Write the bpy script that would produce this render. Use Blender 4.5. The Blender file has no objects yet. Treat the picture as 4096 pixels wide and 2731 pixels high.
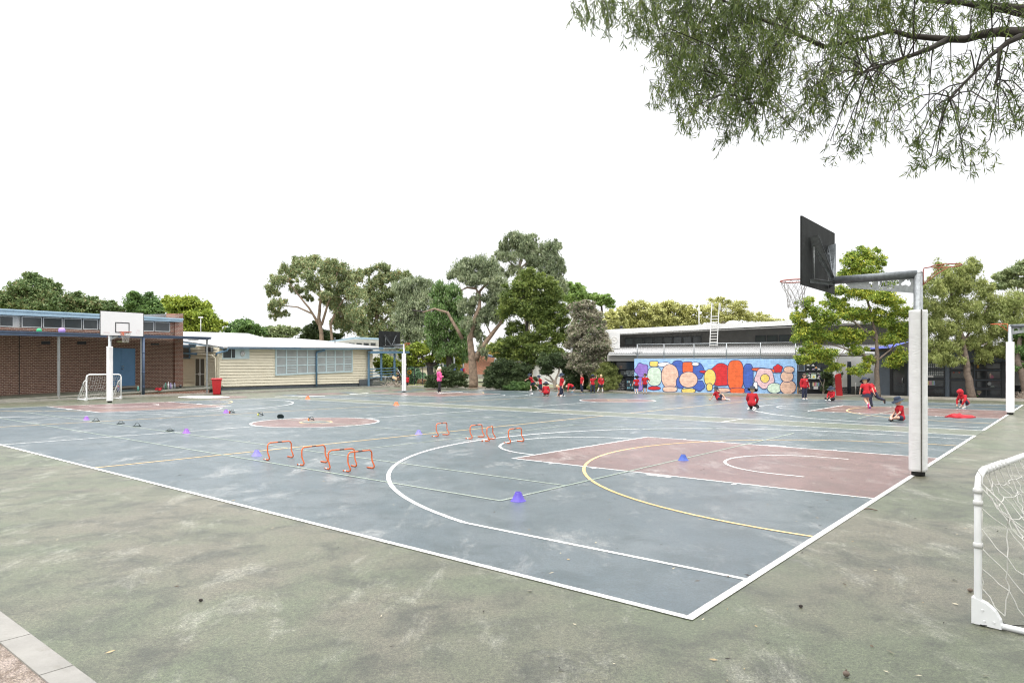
import bpy, bmesh, math, random
import numpy as np
from mathutils import Vector, Matrix
R = math.radians
S = bpy.context.scene
C = S.collection
# ---------------------------------------------------------------- camera, sky, sun, exposure
CAMH = 1.62; F = 2736.5; CX = 2048.0; HY = 1467.7       # eye height, focal length and horizon in photo pixels (4096 wide)
cam = bpy.data.cameras.new('camera'); co = bpy.data.objects.new('camera', cam); C.objects.link(co)
co.location = (0, 0, CAMH); co.rotation_euler = (R(90), 0, 0)
cam.sensor_width = 36; cam.lens = F * 36 / 4096; cam.shift_y = (HY - 1365.5) / 4096
cam.clip_start = 0.05; cam.clip_end = 3000
S.camera = co
SUN_EL, SUN_AZ = 52, 200
w = bpy.data.worlds.new('World'); S.world = w; w.use_nodes = True
nt = w.node_tree; bg = nt.nodes['Background']
sky = nt.nodes.new('ShaderNodeTexSky'); sky.sky_type = 'NISHITA'; sky.sun_disc = False
sky.sun_elevation = R(SUN_EL); sky.sun_rotation = R(SUN_AZ)
tc = nt.nodes.new('ShaderNodeTexCoord'); sx = nt.nodes.new('ShaderNodeSeparateXYZ')
nt.links.new(tc.outputs['Generated'], sx.inputs[0])
mr = nt.nodes.new('ShaderNodeValToRGB')                 # overcast: brighter towards the zenith
for i_, (p_, v_) in enumerate(((0, 9.7), (.42, 10.6), (.75, 31.0), (1, 47.0))):
    e_ = mr.color_ramp.elements[0] if i_ == 0 else mr.color_ramp.elements[-1] if i_ == 3 else mr.color_ramp.elements.new(p_)
    e_.position = p_; e_.color = (v_, v_, v_, 1)
nt.links.new(sx.outputs['Z'], mr.inputs[0])
cn = nt.nodes.new('ShaderNodeTexNoise'); cn.inputs['Scale'].default_value = 1.6; cn.inputs['Detail'].default_value = 5
nt.links.new(tc.outputs['Generated'], cn.inputs['Vector'])
cm = nt.nodes.new('ShaderNodeMapRange'); cm.inputs['From Min'].default_value = .3; cm.inputs['From Max'].default_value = .7
cm.inputs['To Min'].default_value = .95; cm.inputs['To Max'].default_value = 1.08
nt.links.new(cn.outputs['Fac'], cm.inputs['Value'])
mul = nt.nodes.new('ShaderNodeMath'); mul.operation = 'MULTIPLY'
nt.links.new(mr.outputs[0], mul.inputs[0]); nt.links.new(cm.outputs[0], mul.inputs[1])
cl = nt.nodes.new('ShaderNodeVectorMath'); cl.operation = 'SCALE'; cl.inputs[0].default_value = (1.0, 1.0, 1.01)
nt.links.new(mul.outputs[0], cl.inputs['Scale'])
mx = nt.nodes.new('ShaderNodeMix'); mx.data_type = 'RGBA'; mx.inputs[0].default_value = .93
nt.links.new(sky.outputs[0], mx.inputs[6]); nt.links.new(cl.outputs[0], mx.inputs[7])
nt.links.new(mx.outputs[2], bg.inputs['Color']); bg.inputs['Strength'].default_value = 0.1
sl = bpy.data.lights.new('sun', 'SUN'); sl.energy = 1.5; sl.angle = R(10); sl.color = (1, .95, .88)
so = bpy.data.objects.new('sun', sl); C.objects.link(so)
so.rotation_euler = (R(90 - SUN_EL), 0, R(180 - SUN_AZ)); so.location = (0, 0, 40)
S.view_settings.view_transform = 'Standard'; S.view_settings.look = 'None'
S.view_settings.exposure = 0.16; S.view_settings.gamma = 1
try:
    S.cycles.pixel_filter_type = 'BLACKMAN_HARRIS'; S.cycles.filter_width = 1.15
    S.cycles.max_bounces = 6; S.cycles.diffuse_bounces = 3; S.cycles.glossy_bounces = 2
    S.cycles.transmission_bounces = 4; S.cycles.transparent_max_bounces = 6
except Exception: pass

# ---------------------------------------------------------------- helpers
rnd = random.Random(7)
def gnd(x, y, z=0.0):
    Y = F * (CAMH - z) / (y - HY); return Vector(((x - CX) / F * Y, Y, z))
def at(x, y, Y): return Vector(((x - CX) / F * Y, Y, CAMH + (HY - y) / F * Y))
YAW, CU, CV = 0.6948, -4.1251, -1.9445                  # the courts: u runs away along the baselines, v runs left along the sidelines
cy_, sy_ = math.cos(YAW), math.sin(YAW)
def uv(u, v, z=0.0):
    a, b = u - CU, v - CV; return Vector((a * sy_ - b * cy_, a * cy_ + b * sy_, z))
UD = Vector((sy_, cy_, 0)); VD = Vector((-cy_, sy_, 0))
org = {}
def tag(o, label=None, cat=None, group=None, kind=None):
    if label: o['label'] = label
    if cat: o['category'] = cat
    if group: o['group'] = group
    if kind: o['kind'] = kind
    return o
def thing(name, label, cat, loc=(0, 0, 0), group=None):
    o = bpy.data.objects.new(name, None); C.objects.link(o); o.location = loc; o.empty_display_size = .2
    org[o.name] = Vector(loc); return tag(o, label, cat, group)
def copy_tree(o, parent=None):
    c = o.copy(); C.objects.link(c)
    if parent: c.parent = parent
    for ch in list(o.children): copy_tree(ch, c)
    return c
def link(name, me, mats, parent=None):
    o = bpy.data.objects.new(name, me)
    for m in (mats if isinstance(mats, (list, tuple)) else [mats]): me.materials.append(m)
    C.objects.link(o)
    if parent: o.parent = parent; org[o.name] = org[parent.name]
    else: org[o.name] = Vector((0, 0, 0))
    return o
class MB:
    def __init__(s): s.v = []; s.f = []; s.mi = []; s.uv = {}; s.sm = []
    def face(s, idx, mi=0, smooth=False): s.f.append(idx); s.mi.append(mi); s.sm.append(smooth)
    def poly(s, pts, mi=0, uvs=None):
        b = len(s.v); s.v += [tuple(p) for p in pts]; s.face(list(range(b, b + len(pts))), mi)
        if uvs:
            for i, t in enumerate(uvs): s.uv[b + i] = t
    def prism(s, pts, d, mi=0, uvs=None):
        d = Vector(d); b = len(s.v); n = len(pts)
        s.v += [tuple(p) for p in pts] + [tuple(Vector(p) + d) for p in pts]
        s.face(list(range(b, b + n)), mi); s.face(list(range(b + 2 * n - 1, b + n - 1, -1)), mi)
        for i in range(n):
            j = (i + 1) % n; s.face([b + i, b + n + i, b + n + j, b + j], mi)
        if uvs:
            for i, t in enumerate(uvs): s.uv[b + i] = t; s.uv[b + n + i] = t
    def box(s, c, h, ax=(1, 0, 0), ay=None, az=(0, 0, 1), mi=0):
        c = Vector(c); ax = Vector(ax).normalized(); az = Vector(az).normalized()
        ay = Vector(ay).normalized() if ay else az.cross(ax)
        p = [c + ax * h[0] * i - az * h[2] + ay * h[1] * j for i, j in ((-1, -1), (1, -1), (1, 1), (-1, 1))]
        s.prism(p, az * 2 * h[2], mi)
    def bar(s, a, b, wd, ht=None, up=(0, 0, 1), mi=0):
        a = Vector(a); b = Vector(b); d = (b - a); L = d.length; d.normalize(); up = Vector(up)
        if abs(d.dot(up)) > .98: up = Vector((1, 0, 0))
        sd = d.cross(up).normalized(); u2 = sd.cross(d).normalized(); ht = ht or wd
        p = [a + sd * wd / 2 * i + u2 * ht / 2 * j for i, j in ((-1, -1), (1, -1), (1, 1), (-1, 1))]
        s.prism(p, d * L, mi)
    def tube(s, pts, r, n=8, mi=0, closed=False, cap=True, smooth=True):
        pts = [Vector(p) for p in pts]; m = len(pts); b = len(s.v)
        rs = r if isinstance(r, (list, tuple)) else [r] * m
        ref = Vector((0, 0, 1)); prev = None
        for i, p in enumerate(pts):
            if closed: t = pts[(i + 1) % m] - pts[i - 1]
            else: t = pts[min(i + 1, m - 1)] - pts[max(i - 1, 0)]
            if t.length < 1e-9: t = Vector((0, 0, 1))
            t.normalize()
            if prev is None:
                q = Vector((1, 0, 0)) if abs(t.z) > .9 else ref
                a = t.cross(q).normalized()
            else:
                a = (prev - t * prev.dot(t))
                a = a.normalized() if a.length > 1e-6 else t.cross(Vector((1, 0, 0))).normalized()
            prev = a; c2 = t.cross(a)
            for k in range(n):
                th = 2 * math.pi * k / n
                s.v.append(tuple(p + (a * math.cos(th) + c2 * math.sin(th)) * rs[i]))
        for i in range(m if closed else m - 1):
            i2 = (i + 1) % m
            for k in range(n):
                k2 = (k + 1) % n
                s.face([b + i * n + k, b + i * n + k2, b + i2 * n + k2, b + i2 * n + k], mi, smooth)
        if cap and not closed:
            s.face([b + k for k in range(n)][::-1], mi); s.face([b + (m - 1) * n + k for k in range(n)], mi)
    def lathe(s, prof, c=(0, 0, 0), n=16, mi=0, smooth=True, ax=None):
        c = Vector(c); b = len(s.v); m = len(prof)
        M = Matrix.Identity(3) if ax is None else Vector((0, 0, 1)).rotation_difference(Vector(ax)).to_matrix()
        for r, z in prof:
            for k in range(n):
                th = 2 * math.pi * k / n; s.v.append(tuple(c + M @ Vector((r * math.cos(th), r * math.sin(th), z))))
        for i in range(m - 1):
            for k in range(n):
                k2 = (k + 1) % n; s.face([b + i * n + k, b + i * n + k2, b + (i + 1) * n + k2, b + (i + 1) * n + k], mi, smooth)
        if prof[0][0] > 1e-5: s.face([b + k for k in range(n)][::-1], mi)
        if prof[-1][0] > 1e-5: s.face([b + (m - 1) * n + k for k in range(n)], mi)
    def ball(s, c, r, n=10, mi=0, sc=(1, 1, 1), M=None):
        c = Vector(c); b = len(s.v); m = n // 2 + 1
        for i in range(m + 1):
            ph = math.pi * i / m
            for k in range(n):
                th = 2 * math.pi * k / n
                q = Vector((r * sc[0] * math.sin(ph) * math.cos(th), r * sc[1] * math.sin(ph) * math.sin(th), r * sc[2] * math.cos(ph)))
                s.v.append(tuple(c + (M @ q if M else q)))
        for i in range(m):
            for k in range(n):
                k2 = (k + 1) % n; s.face([b + i * n + k, b + (i + 1) * n + k, b + (i + 1) * n + k2, b + i * n + k2], mi, True)
    def capsule(s, a, ra, b2, rb, n=10, mi=0):
        a = Vector(a); b2 = Vector(b2); d = b2 - a; L = max(d.length, 1e-5)
        pr = [(ra * math.sin(t), -ra * math.cos(t)) for t in (0.001, .5, 1.0, 1.5)] + [(rb * math.sin(t), L - rb * math.cos(t)) for t in (1.64, 2.1, 2.6, 3.14)]
        s.lathe(pr, a, n, mi, True, d if d.length > 1e-5 else None)
    def build(s, name, mats, parent=None, me_only=False):
        me = bpy.data.meshes.new(name)
        o0 = org[parent.name] if parent else Vector((0, 0, 0))
        me.from_pydata([tuple(Vector(p) - o0) for p in s.v] if o0.length > 0 else s.v, [], s.f)
        me.polygons.foreach_set('material_index', s.mi); me.polygons.foreach_set('use_smooth', s.sm)
        if s.uv:
            ul = me.uv_layers.new(name='UVMap')
            for lp in me.loops:
                t = s.uv.get(lp.vertex_index)
                if t: ul.data[lp.index].uv = t
        me.update()
        if me_only: return me
        return link(name, me, mats, parent)
def struct(name, mb, m): return tag(mb.build(name, m), kind='structure')

# ---------------------------------------------------------------- materials
def nodes(name):
    m = bpy.data.materials.new(name); m.use_nodes = True; t = m.node_tree
    return m, t, t.nodes['Principled BSDF']
def N(t, ty, **k):
    n = t.nodes.new(ty)
    for a, b in k.items():
        if a in n.inputs: n.inputs[a].default_value = b
        else: setattr(n, a, b)
    return n
def c4(c): return (c[0], c[1], c[2], 1)
def ramp(t, fac, stops):
    r = t.nodes.new('ShaderNodeValToRGB'); e = r.color_ramp.elements
    e[0].position, e[0].color = stops[0][0], c4(stops[0][1]); e[1].position, e[1].color = stops[-1][0], c4(stops[-1][1])
    for p, c in stops[1:-1]: q = e.new(p); q.color = c4(c)
    t.links.new(fac, r.inputs[0]); return r.outputs[0]
def mixc(t, fac, a, b, mode='MIX'):
    n = t.nodes.new('ShaderNodeMix'); n.data_type = 'RGBA'; n.blend_type = mode
    for i, x in ((0, fac), (6, a), (7, b)):
        if hasattr(x, 'links') or hasattr(x, 'is_linked'): t.links.new(x, n.inputs[i])
        else: n.inputs[i].default_value = x if i == 0 else c4(x)
    return n.outputs[2]
def noise(t, vec, sc, det=4, rough=.6, dist=0):
    n = N(t, 'ShaderNodeTexNoise', Scale=sc, Detail=det, Roughness=rough, Distortion=dist); t.links.new(vec, n.inputs['Vector']); return n.outputs['Fac']
def bump(t, b, h, st=.3, d=.01):
    n = N(t, 'ShaderNodeBump', Strength=st, Distance=d); t.links.new(h, n.inputs['Height']); t.links.new(n.outputs[0], b.inputs['Normal'])
def mat(name, col, rough=.6, var=.12, sc=6, metal=0, bmp=0, bsc=40, spec=.5, dirt=None, dsc=2):
    m, t, b = nodes(name); g = N(t, 'ShaderNodeTexCoord'); v = g.outputs['Object']
    f = noise(t, v, sc, 5)
    lo = [x * (1 - var) for x in col]; hi = [min(1, x * (1 + var)) for x in col]
    c = ramp(t, f, [(.3, lo), (.7, hi)])
    if dirt:
        d = ramp(t, noise(t, v, dsc, 6, .7), [(.55, (0, 0, 0)), (.75, (1, 1, 1))]); c = mixc(t, d, c, dirt)
    t.links.new(c, b.inputs['Base Color']); b.inputs['Roughness'].default_value = rough; b.inputs['Metallic'].default_value = metal
    b.inputs['Specular IOR Level'].default_value = spec
    if bmp: bump(t, b, noise(t, v, bsc, 4), bmp, .01)
    return m
def ground_mat(name, base, alt, worn, wornamt=.62, scale=1.0, rough=.62, spec=.6, dark=None, patchy=None, strong=0):
    m, t, b = nodes(name); g = N(t, 'ShaderNodeTexCoord'); v = g.outputs['Object']
    big = noise(t, v, .45 * scale, 6, .65, .4)
    c = ramp(t, big, [(.42, base), (.58, alt)])
    mid = noise(t, v, 2.2 * scale, 6, .7, .6)
    if dark: c = mixc(t, ramp(t, mid, [(.46, (0, 0, 0)), (.66, (.9, .9, .9))]), c, dark)
    mp = N(t, 'ShaderNodeMapping'); mp.inputs['Rotation'].default_value = (0, 0, 1.1); mp.inputs['Scale'].default_value = (1, .5, 1)
    t.links.new(v, mp.inputs[0])
    wn = noise(t, mp.outputs[0], 1.7 * scale, 10, .78, .35)
    wf = ramp(t, wn, [(wornamt - .045, (0, 0, 0)), (wornamt + .10, (.8, .8, .8))])
    if patchy:
        pn = noise(t, v, .16, 2, .5); pf = ramp(t, pn, [(patchy - .05, (0, 0, 0)), (patchy + .07, (1, 1, 1))]); wf = mixc(t, 1.0, wf, pf, 'MULTIPLY')
    grain = noise(t, v, 70, 4, .85)
    wf2 = mixc(t, 1.0, wf, ramp(t, grain, [(.34, (.25, .25, .25)), (.6, (1, 1, 1))]), 'MULTIPLY')
    c = mixc(t, wf2, c, worn)
    sp = ramp(t, noise(t, v, 90, 3, .95), [(.36, (.40, .40, .40)), (.5, (1, 1, 1)), (.64, (1.7, 1.7, 1.65))])
    if strong: sp = mixc(t, 1.0, sp, ramp(t, noise(t, v, 34, 5, .9), [(.38, (.55, .55, .55)), (.5, (1, 1, 1)), (.62, (1.5, 1.5, 1.45))]), 'MULTIPLY')
    c = mixc(t, 1.0, c, sp, 'MULTIPLY')
    t.links.new(c, b.inputs['Base Color'])
    b.inputs['Roughness'].default_value = rough; b.inputs['Specular IOR Level'].default_value = spec
    bump(t, b, grain, .6, .008)
    return m
def brick_mat(name, c1, c2, mort, bw=.235, rh=.086, ms=.011, rough=.8, paint=None):
    m, t, b = nodes(name); g = N(t, 'ShaderNodeUVMap'); g.uv_map = 'UVMap'
    k = N(t, 'ShaderNodeTexBrick', Scale=1.0); k.inputs['Brick Width'].default_value = bw; k.inputs['Row Height'].default_value = rh
    k.inputs['Mortar Size'].default_value = ms; k.inputs['Mortar Smooth'].default_value = .1; k.inputs['Bias'].default_value = 0
    k.inputs['Color1'].default_value = c4(c1); k.inputs['Color2'].default_value = c4(c2); k.inputs['Mortar'].default_value = c4(mort)
    t.links.new(g.outputs[0], k.inputs['Vector'])
    f = noise(t, g.outputs[0], 5, 5); c = mixc(t, 1.0, k.outputs['Color'], ramp(t, f, [(.3, (.78, .78, .78)), (.7, (1.2, 1.2, 1.2))]), 'MULTIPLY')
    t.links.new(c, b.inputs['Base Color']); b.inputs['Roughness'].default_value = rough
    n = N(t, 'ShaderNodeBump', Strength=.5, Distance=.01); n.invert = True; t.links.new(k.outputs['Fac'], n.inputs['Height']); t.links.new(n.outputs[0], b.inputs['Normal'])
    return m
def leaf_mat(name, cols, trans=.3, nsc=.7):
    m, t, b = nodes(name); t.nodes.remove(b); out = t.nodes['Material Output']
    g = N(t, 'ShaderNodeNewGeometry'); o = N(t, 'ShaderNodeTexCoord')
    isl = g.outputs['Random Per Island']; n = noise(t, o.outputs['Object'], nsc, 3)
    a = N(t, 'ShaderNodeMath'); a.operation = 'MULTIPLY_ADD'; t.links.new(n, a.inputs[0]); a.inputs[1].default_value = .9; a.inputs[2].default_value = -.2
    s = N(t, 'ShaderNodeMath'); s.operation = 'MULTIPLY_ADD'; t.links.new(isl, s.inputs[0]); s.inputs[1].default_value = .5; t.links.new(a.outputs[0], s.inputs[2])
    st = [(i / (len(cols) - 1) * .8 + .1, c) for i, c in enumerate(cols)]
    st = [(p_, tuple(min(.8, x * 2.5) for x in c_)) for p_, c_ in st]
    c = ramp(t, s.outputs[0], st)
    d = N(t, 'ShaderNodeBsdfPrincipled'); d.inputs['Roughness'].default_value = .5; d.inputs['Specular IOR Level'].default_value = .35
    tr = N(t, 'ShaderNodeBsdfTranslucent'); t.links.new(c, d.inputs['Base Color']); t.links.new(c, tr.inputs[0])
    mxs = N(t, 'ShaderNodeMixShader'); mxs.inputs[0].default_value = trans
    t.links.new(d.outputs[0], mxs.inputs[1]); t.links.new(tr.outputs[0], mxs.inputs[2]); t.links.new(mxs.outputs[0], out.inputs[0])
    return m
def glass_mat(name, col=(.02, .025, .03), rough=.12, spec=.7):
    return mat(name, col, rough, .4, 1.2, spec=spec)

M = {}
M['grass'] = ground_mat('grass_ground', (.10, .12, .05), (.17, .16, .08), (.25, .22, .12), .6)
M['apron'] = ground_mat('green_asphalt', (.092, .110, .062), (.122, .116, .080), (.36, .355, .30), .578, dark=(.036, .042, .026), rough=.36, spec=.9, strong=1)
M['strip'] = ground_mat('pale_green_asphalt', (.098, .118, .085), (.128, .140, .108), (.34, .34, .30), .60, rough=.34, spec=.9)
M['court'] = ground_mat('blue_court_paint', (.066, .097, .114), (.100, .128, .142), (.38, .385, .38), .585, dark=(.042, .068, .077), rough=.30, spec=1.0)
M['key'] = ground_mat('red_court_paint', (.145, .076, .070), (.19, .108, .099), (.42, .37, .35), .575, dark=(.115, .068, .062), rough=.32, spec=1.0)
M['white_line'] = ground_mat('white_line_paint', (.60, .60, .58), (.72, .72, .70), (.40, .41, .40), .60, rough=.6)
M['yellow_line'] = ground_mat('yellow_line_paint', (.62, .42, .18), (.68, .50, .25), (.6, .5, .36), .62, rough=.7)
M['green_line'] = ground_mat('pale_green_line_paint', (.24, .29, .24), (.29, .33, .28), (.24, .27, .24), .62, rough=.7)
M['orange_line'] = ground_mat('orange_patch_paint', (.5, .25, .1), (.5, .3, .2), (.6, .5, .4), .62)
M['concrete'] = mat('concrete', (.27, .26, .24), .85, .12, 4, bmp=.3, bsc=60, dirt=(.20, .185, .16), dsc=5)
M['kerbm'] = mat('weathered_kerb_concrete', (.33, .31, .27), .9, .2, 3, bmp=.4, bsc=30, dirt=(.17, .15, .11), dsc=1.5)
M['soil'] = ground_mat('bare_soil', (.22, .18, .15), (.32, .27, .24), (.40, .36, .33), .58, scale=4, rough=.95, spec=.1, dark=(.13, .10, .08))
M['litter'] = ground_mat('bark_mulch', (.16, .10, .065), (.26, .17, .11), (.36, .28, .2), .56, scale=3, rough=.95, spec=.1, dark=(.07, .05, .035))
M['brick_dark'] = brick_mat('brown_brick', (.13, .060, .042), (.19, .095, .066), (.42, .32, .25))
M['brick_lit'] = brick_mat('lit_brown_brick', (.22, .085, .055), (.30, .13, .085), (.42, .36, .3))  # lighter copy of the hall brick: open daylight put into the colour
M['brick_red'] = brick_mat('red_brick', (.36, .105, .055), (.46, .16, .085), (.5, .4, .33))
M['brick_black'] = brick_mat('black_brick', (.018, .02, .022), (.04, .042, .046), (.28, .28, .28), bw=.3, rh=.12, ms=.012)
M['brick_blue'] = brick_mat('blue_painted_brick', (.30, .50, .78), (.34, .54, .82), (.22, .40, .68), bw=.4, rh=.1, ms=.008, rough=.6)
M['cream'] = mat('cream_weatherboard', (.69, .63, .49), .6, .05, 3, dirt=(.66, .59, .45), dsc=1)
M['slate_board'] = mat('dark_grey_boards', (.09, .10, .11), .7, .2, 4)
M['lightblue'] = mat('pale_blue_fascia_paint', (.36, .50, .60), .5, .08, 3)
M['midblue'] = mat('slate_blue_paint', (.10, .19, .28), .5, .12, 4)
M['navyblue'] = mat('dark_blue_gutter_paint', (.06, .09, .15), .45, .15, 3)
M['doorblue'] = mat('blue_door_paint', (.105, .24, .42), .5, .06, 2)
M['winblue'] = mat('pale_blue_window_paint', (.46, .56, .58), .5, .06, 3)
M['roofwhite'] = mat('pale_metal_roof', (.36, .36, .36), .5, .05, 2)
M['white'] = mat('white_paint', (.62, .62, .61), .5, .05, 3)
M['offwhite'] = mat('off_white_sheet', (.62, .61, .58), .6, .07, 2)
M['render_white'] = mat('white_rendered_wall', (.66, .66, .64), .8, .07, 1.2, dirt=(.52, .52, .5), dsc=.8)
M['grey_dark'] = mat('dark_grey_cladding', (.11, .107, .10), .8, .12, 3)
M['grey_mid'] = mat('mid_grey_cladding', (.30, .29, .27), .7, .08, 2)
M['blue_grey'] = mat('blue_grey_panel', (.13, .16, .20), .6, .1, 2)
M['charcoal'] = mat('charcoal_frame', (.018, .021, .026), .5, .2, 5)
M['glass'] = glass_mat('dark_window_glass')
M['glass2'] = mat('grey_window_glass', (.05, .058, .062), .15, .35, .8, spec=.6)
M['blind'] = mat('window_blind_behind_glass', (.34, .36, .36), .25, .14, 1.5, spec=.5)
M['galv'] = mat('galvanised_steel', (.36, .38, .39), .45, .22, 18, metal=.6, dirt=(.2, .21, .22), dsc=12)
M['galvdark'] = mat('dark_weathered_steel', (.14, .155, .165), .5, .3, 14, metal=.4)
M['blackboard'] = mat('black_backboard_sheet', (.014, .016, .016), .7, .4, 5, dirt=(.04, .042, .042), dsc=4, spec=.25)
M['whiteboard'] = mat('white_backboard_face', (.70, .70, .70), .35, .02, 3)
M['blackpaint'] = mat('black_paint', (.02, .02, .022), .5, .1, 5)
M['rimred'] = mat('faded_red_rim', (.36, .075, .045), .5, .2, 12)
M['rimorange'] = mat('orange_rim_paint', (.70, .13, .05), .5, .1, 12)
M['cord'] = mat('white_net_cord', (.62, .61, .58), .8, .1, 30)
M['cordgrey'] = mat('grey_net_cord', (.34, .33, .31), .8, .15, 30)
M['tubewhite'] = mat('white_enamel_tube', (.80, .81, .82), .35, .04, 6)
M['hurdle'] = mat('orange_plastic', (.64, .13, .03), .4, .08, 8)
M['binred'] = mat('red_bin_plastic', (.42, .010, .015), .45, .06, 4)
M['tyre'] = mat('black_rubber', (.02, .02, .02), .8, .2, 9)
M['bark'] = mat('grey_brown_bark', (.16, .125, .10), .9, .35, 9, bmp=.8, bsc=14)
M['barkpale'] = mat('pale_peeling_bark', (.24, .175, .125), .85, .45, 4, bmp=.9, bsc=9, dirt=(.045, .030, .022), dsc=2.2)
M['barkdark'] = mat('dark_bark', (.045, .038, .034), .9, .3, 9, bmp=.6, bsc=20)
M['twigpale'] = mat('pale_bare_twig', (.34, .29, .24), .9, .2, 9)
def pad_mat():
    m, t, b = nodes('white_vinyl_padding'); g = N(t, 'ShaderNodeTexCoord'); v = g.outputs['Object']
    mp = N(t, 'ShaderNodeMapping'); mp.inputs['Rotation'].default_value = (.65, .5, 0); mp.inputs['Scale'].default_value = (1, 1, 5.5); t.links.new(v, mp.inputs[0])
    n = noise(t, mp.outputs[0], 1.7, 3, .5, 1.2)
    cr = ramp(t, n, [(.44, (1, 1, 1)), (.5, (0, 0, 0)), (.56, (1, 1, 1))])
    t.links.new(ramp(t, noise(t, v, 5, 5), [(.3, (.76, .76, .76)), (.7, (.86, .86, .855))]), b.inputs['Base Color'])
    b.inputs['Roughness'].default_value = .42
    bump(t, b, cr, .22, .012); return m
M['pad'] = pad_mat()

# ---------------------------------------------------------------- ground, courts, markings
g = MB(); g.poly([(-600, -200, -.012), (600, -200, -.012), (600, 1200, -.012), (-600, 1200, -.012)]); struct('ground', g, M['grass'])
KERB = [(-500, 1641), (0, 1613), (235, 1602), (486, 1590), (700, 1583), (861, 1578), (1100, 1567), (1350, 1556.5), (1500, 1549), (1560, 1547.5),
        (1626, 1546.5), (1750, 1547.5), (1850, 1551.5), (2105, 1559), (2320, 1564.5), (2449, 1566.5), (2537, 1573.5), (2800, 1577.5), (3186, 1583),
        (3370, 1585.5), (3500, 1588), (3700, 1595), (4060, 1604), (4400, 1614), (5600, 1660)]
KP = [gnd(x, y) for x, y in KERB]
kc = [gnd(0, 2449), gnd(378, 2731)]; kd = (kc[1] - kc[0]).normalized(); kn = Vector((-kd.y, kd.x, 0)); kn = kn if kn.x < 0 else -kn
g = MB(); g.poly([tuple(p) for p in KP] + [(30, -12, 0), (kc[1] + kd * 12)[:3], (kc[0] - kd * 34)[:3]])
struct('playground_asphalt', g, M['apron'])
W, L, GAP = 15.25, 30.69, 1.71
SH = {}
def sheet(key, pts, z, org_u=0): SH.setdefault(key, MB()).poly([uv(u + org_u, v, z) for u, v in pts])
def ribbon(key, path, wd, z, ou=0, closed=False):
    mb = SH.setdefault(key, MB()); n = len(path); P = [Vector((a, b)) for a, b in path]; Lf = []; Rt = []
    for i in range(n):
        if closed: t = P[(i + 1) % n] - P[i - 1]
        else: t = P[min(i + 1, n - 1)] - P[max(i - 1, 0)]
        t.normalize(); nn = Vector((-t.y, t.x)) * wd / 2; Lf.append(P[i] + nn); Rt.append(P[i] - nn)
    for i in range(n if closed else n - 1):
        j = (i + 1) % n
        mb.poly([uv(q.x + ou, q.y, z) for q in (Lf[i], Rt[i], Rt[j], Lf[j])])
def arc(cu, cv, r, a0, a1, n=48): return [(cu + r * math.cos(R(a0 + (a1 - a0) * i / n)), cv + r * math.sin(R(a0 + (a1 - a0) * i / n))) for i in range(n + 1)]
m_ = W / 2; KW, FT = 2.43, 5.80
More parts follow.
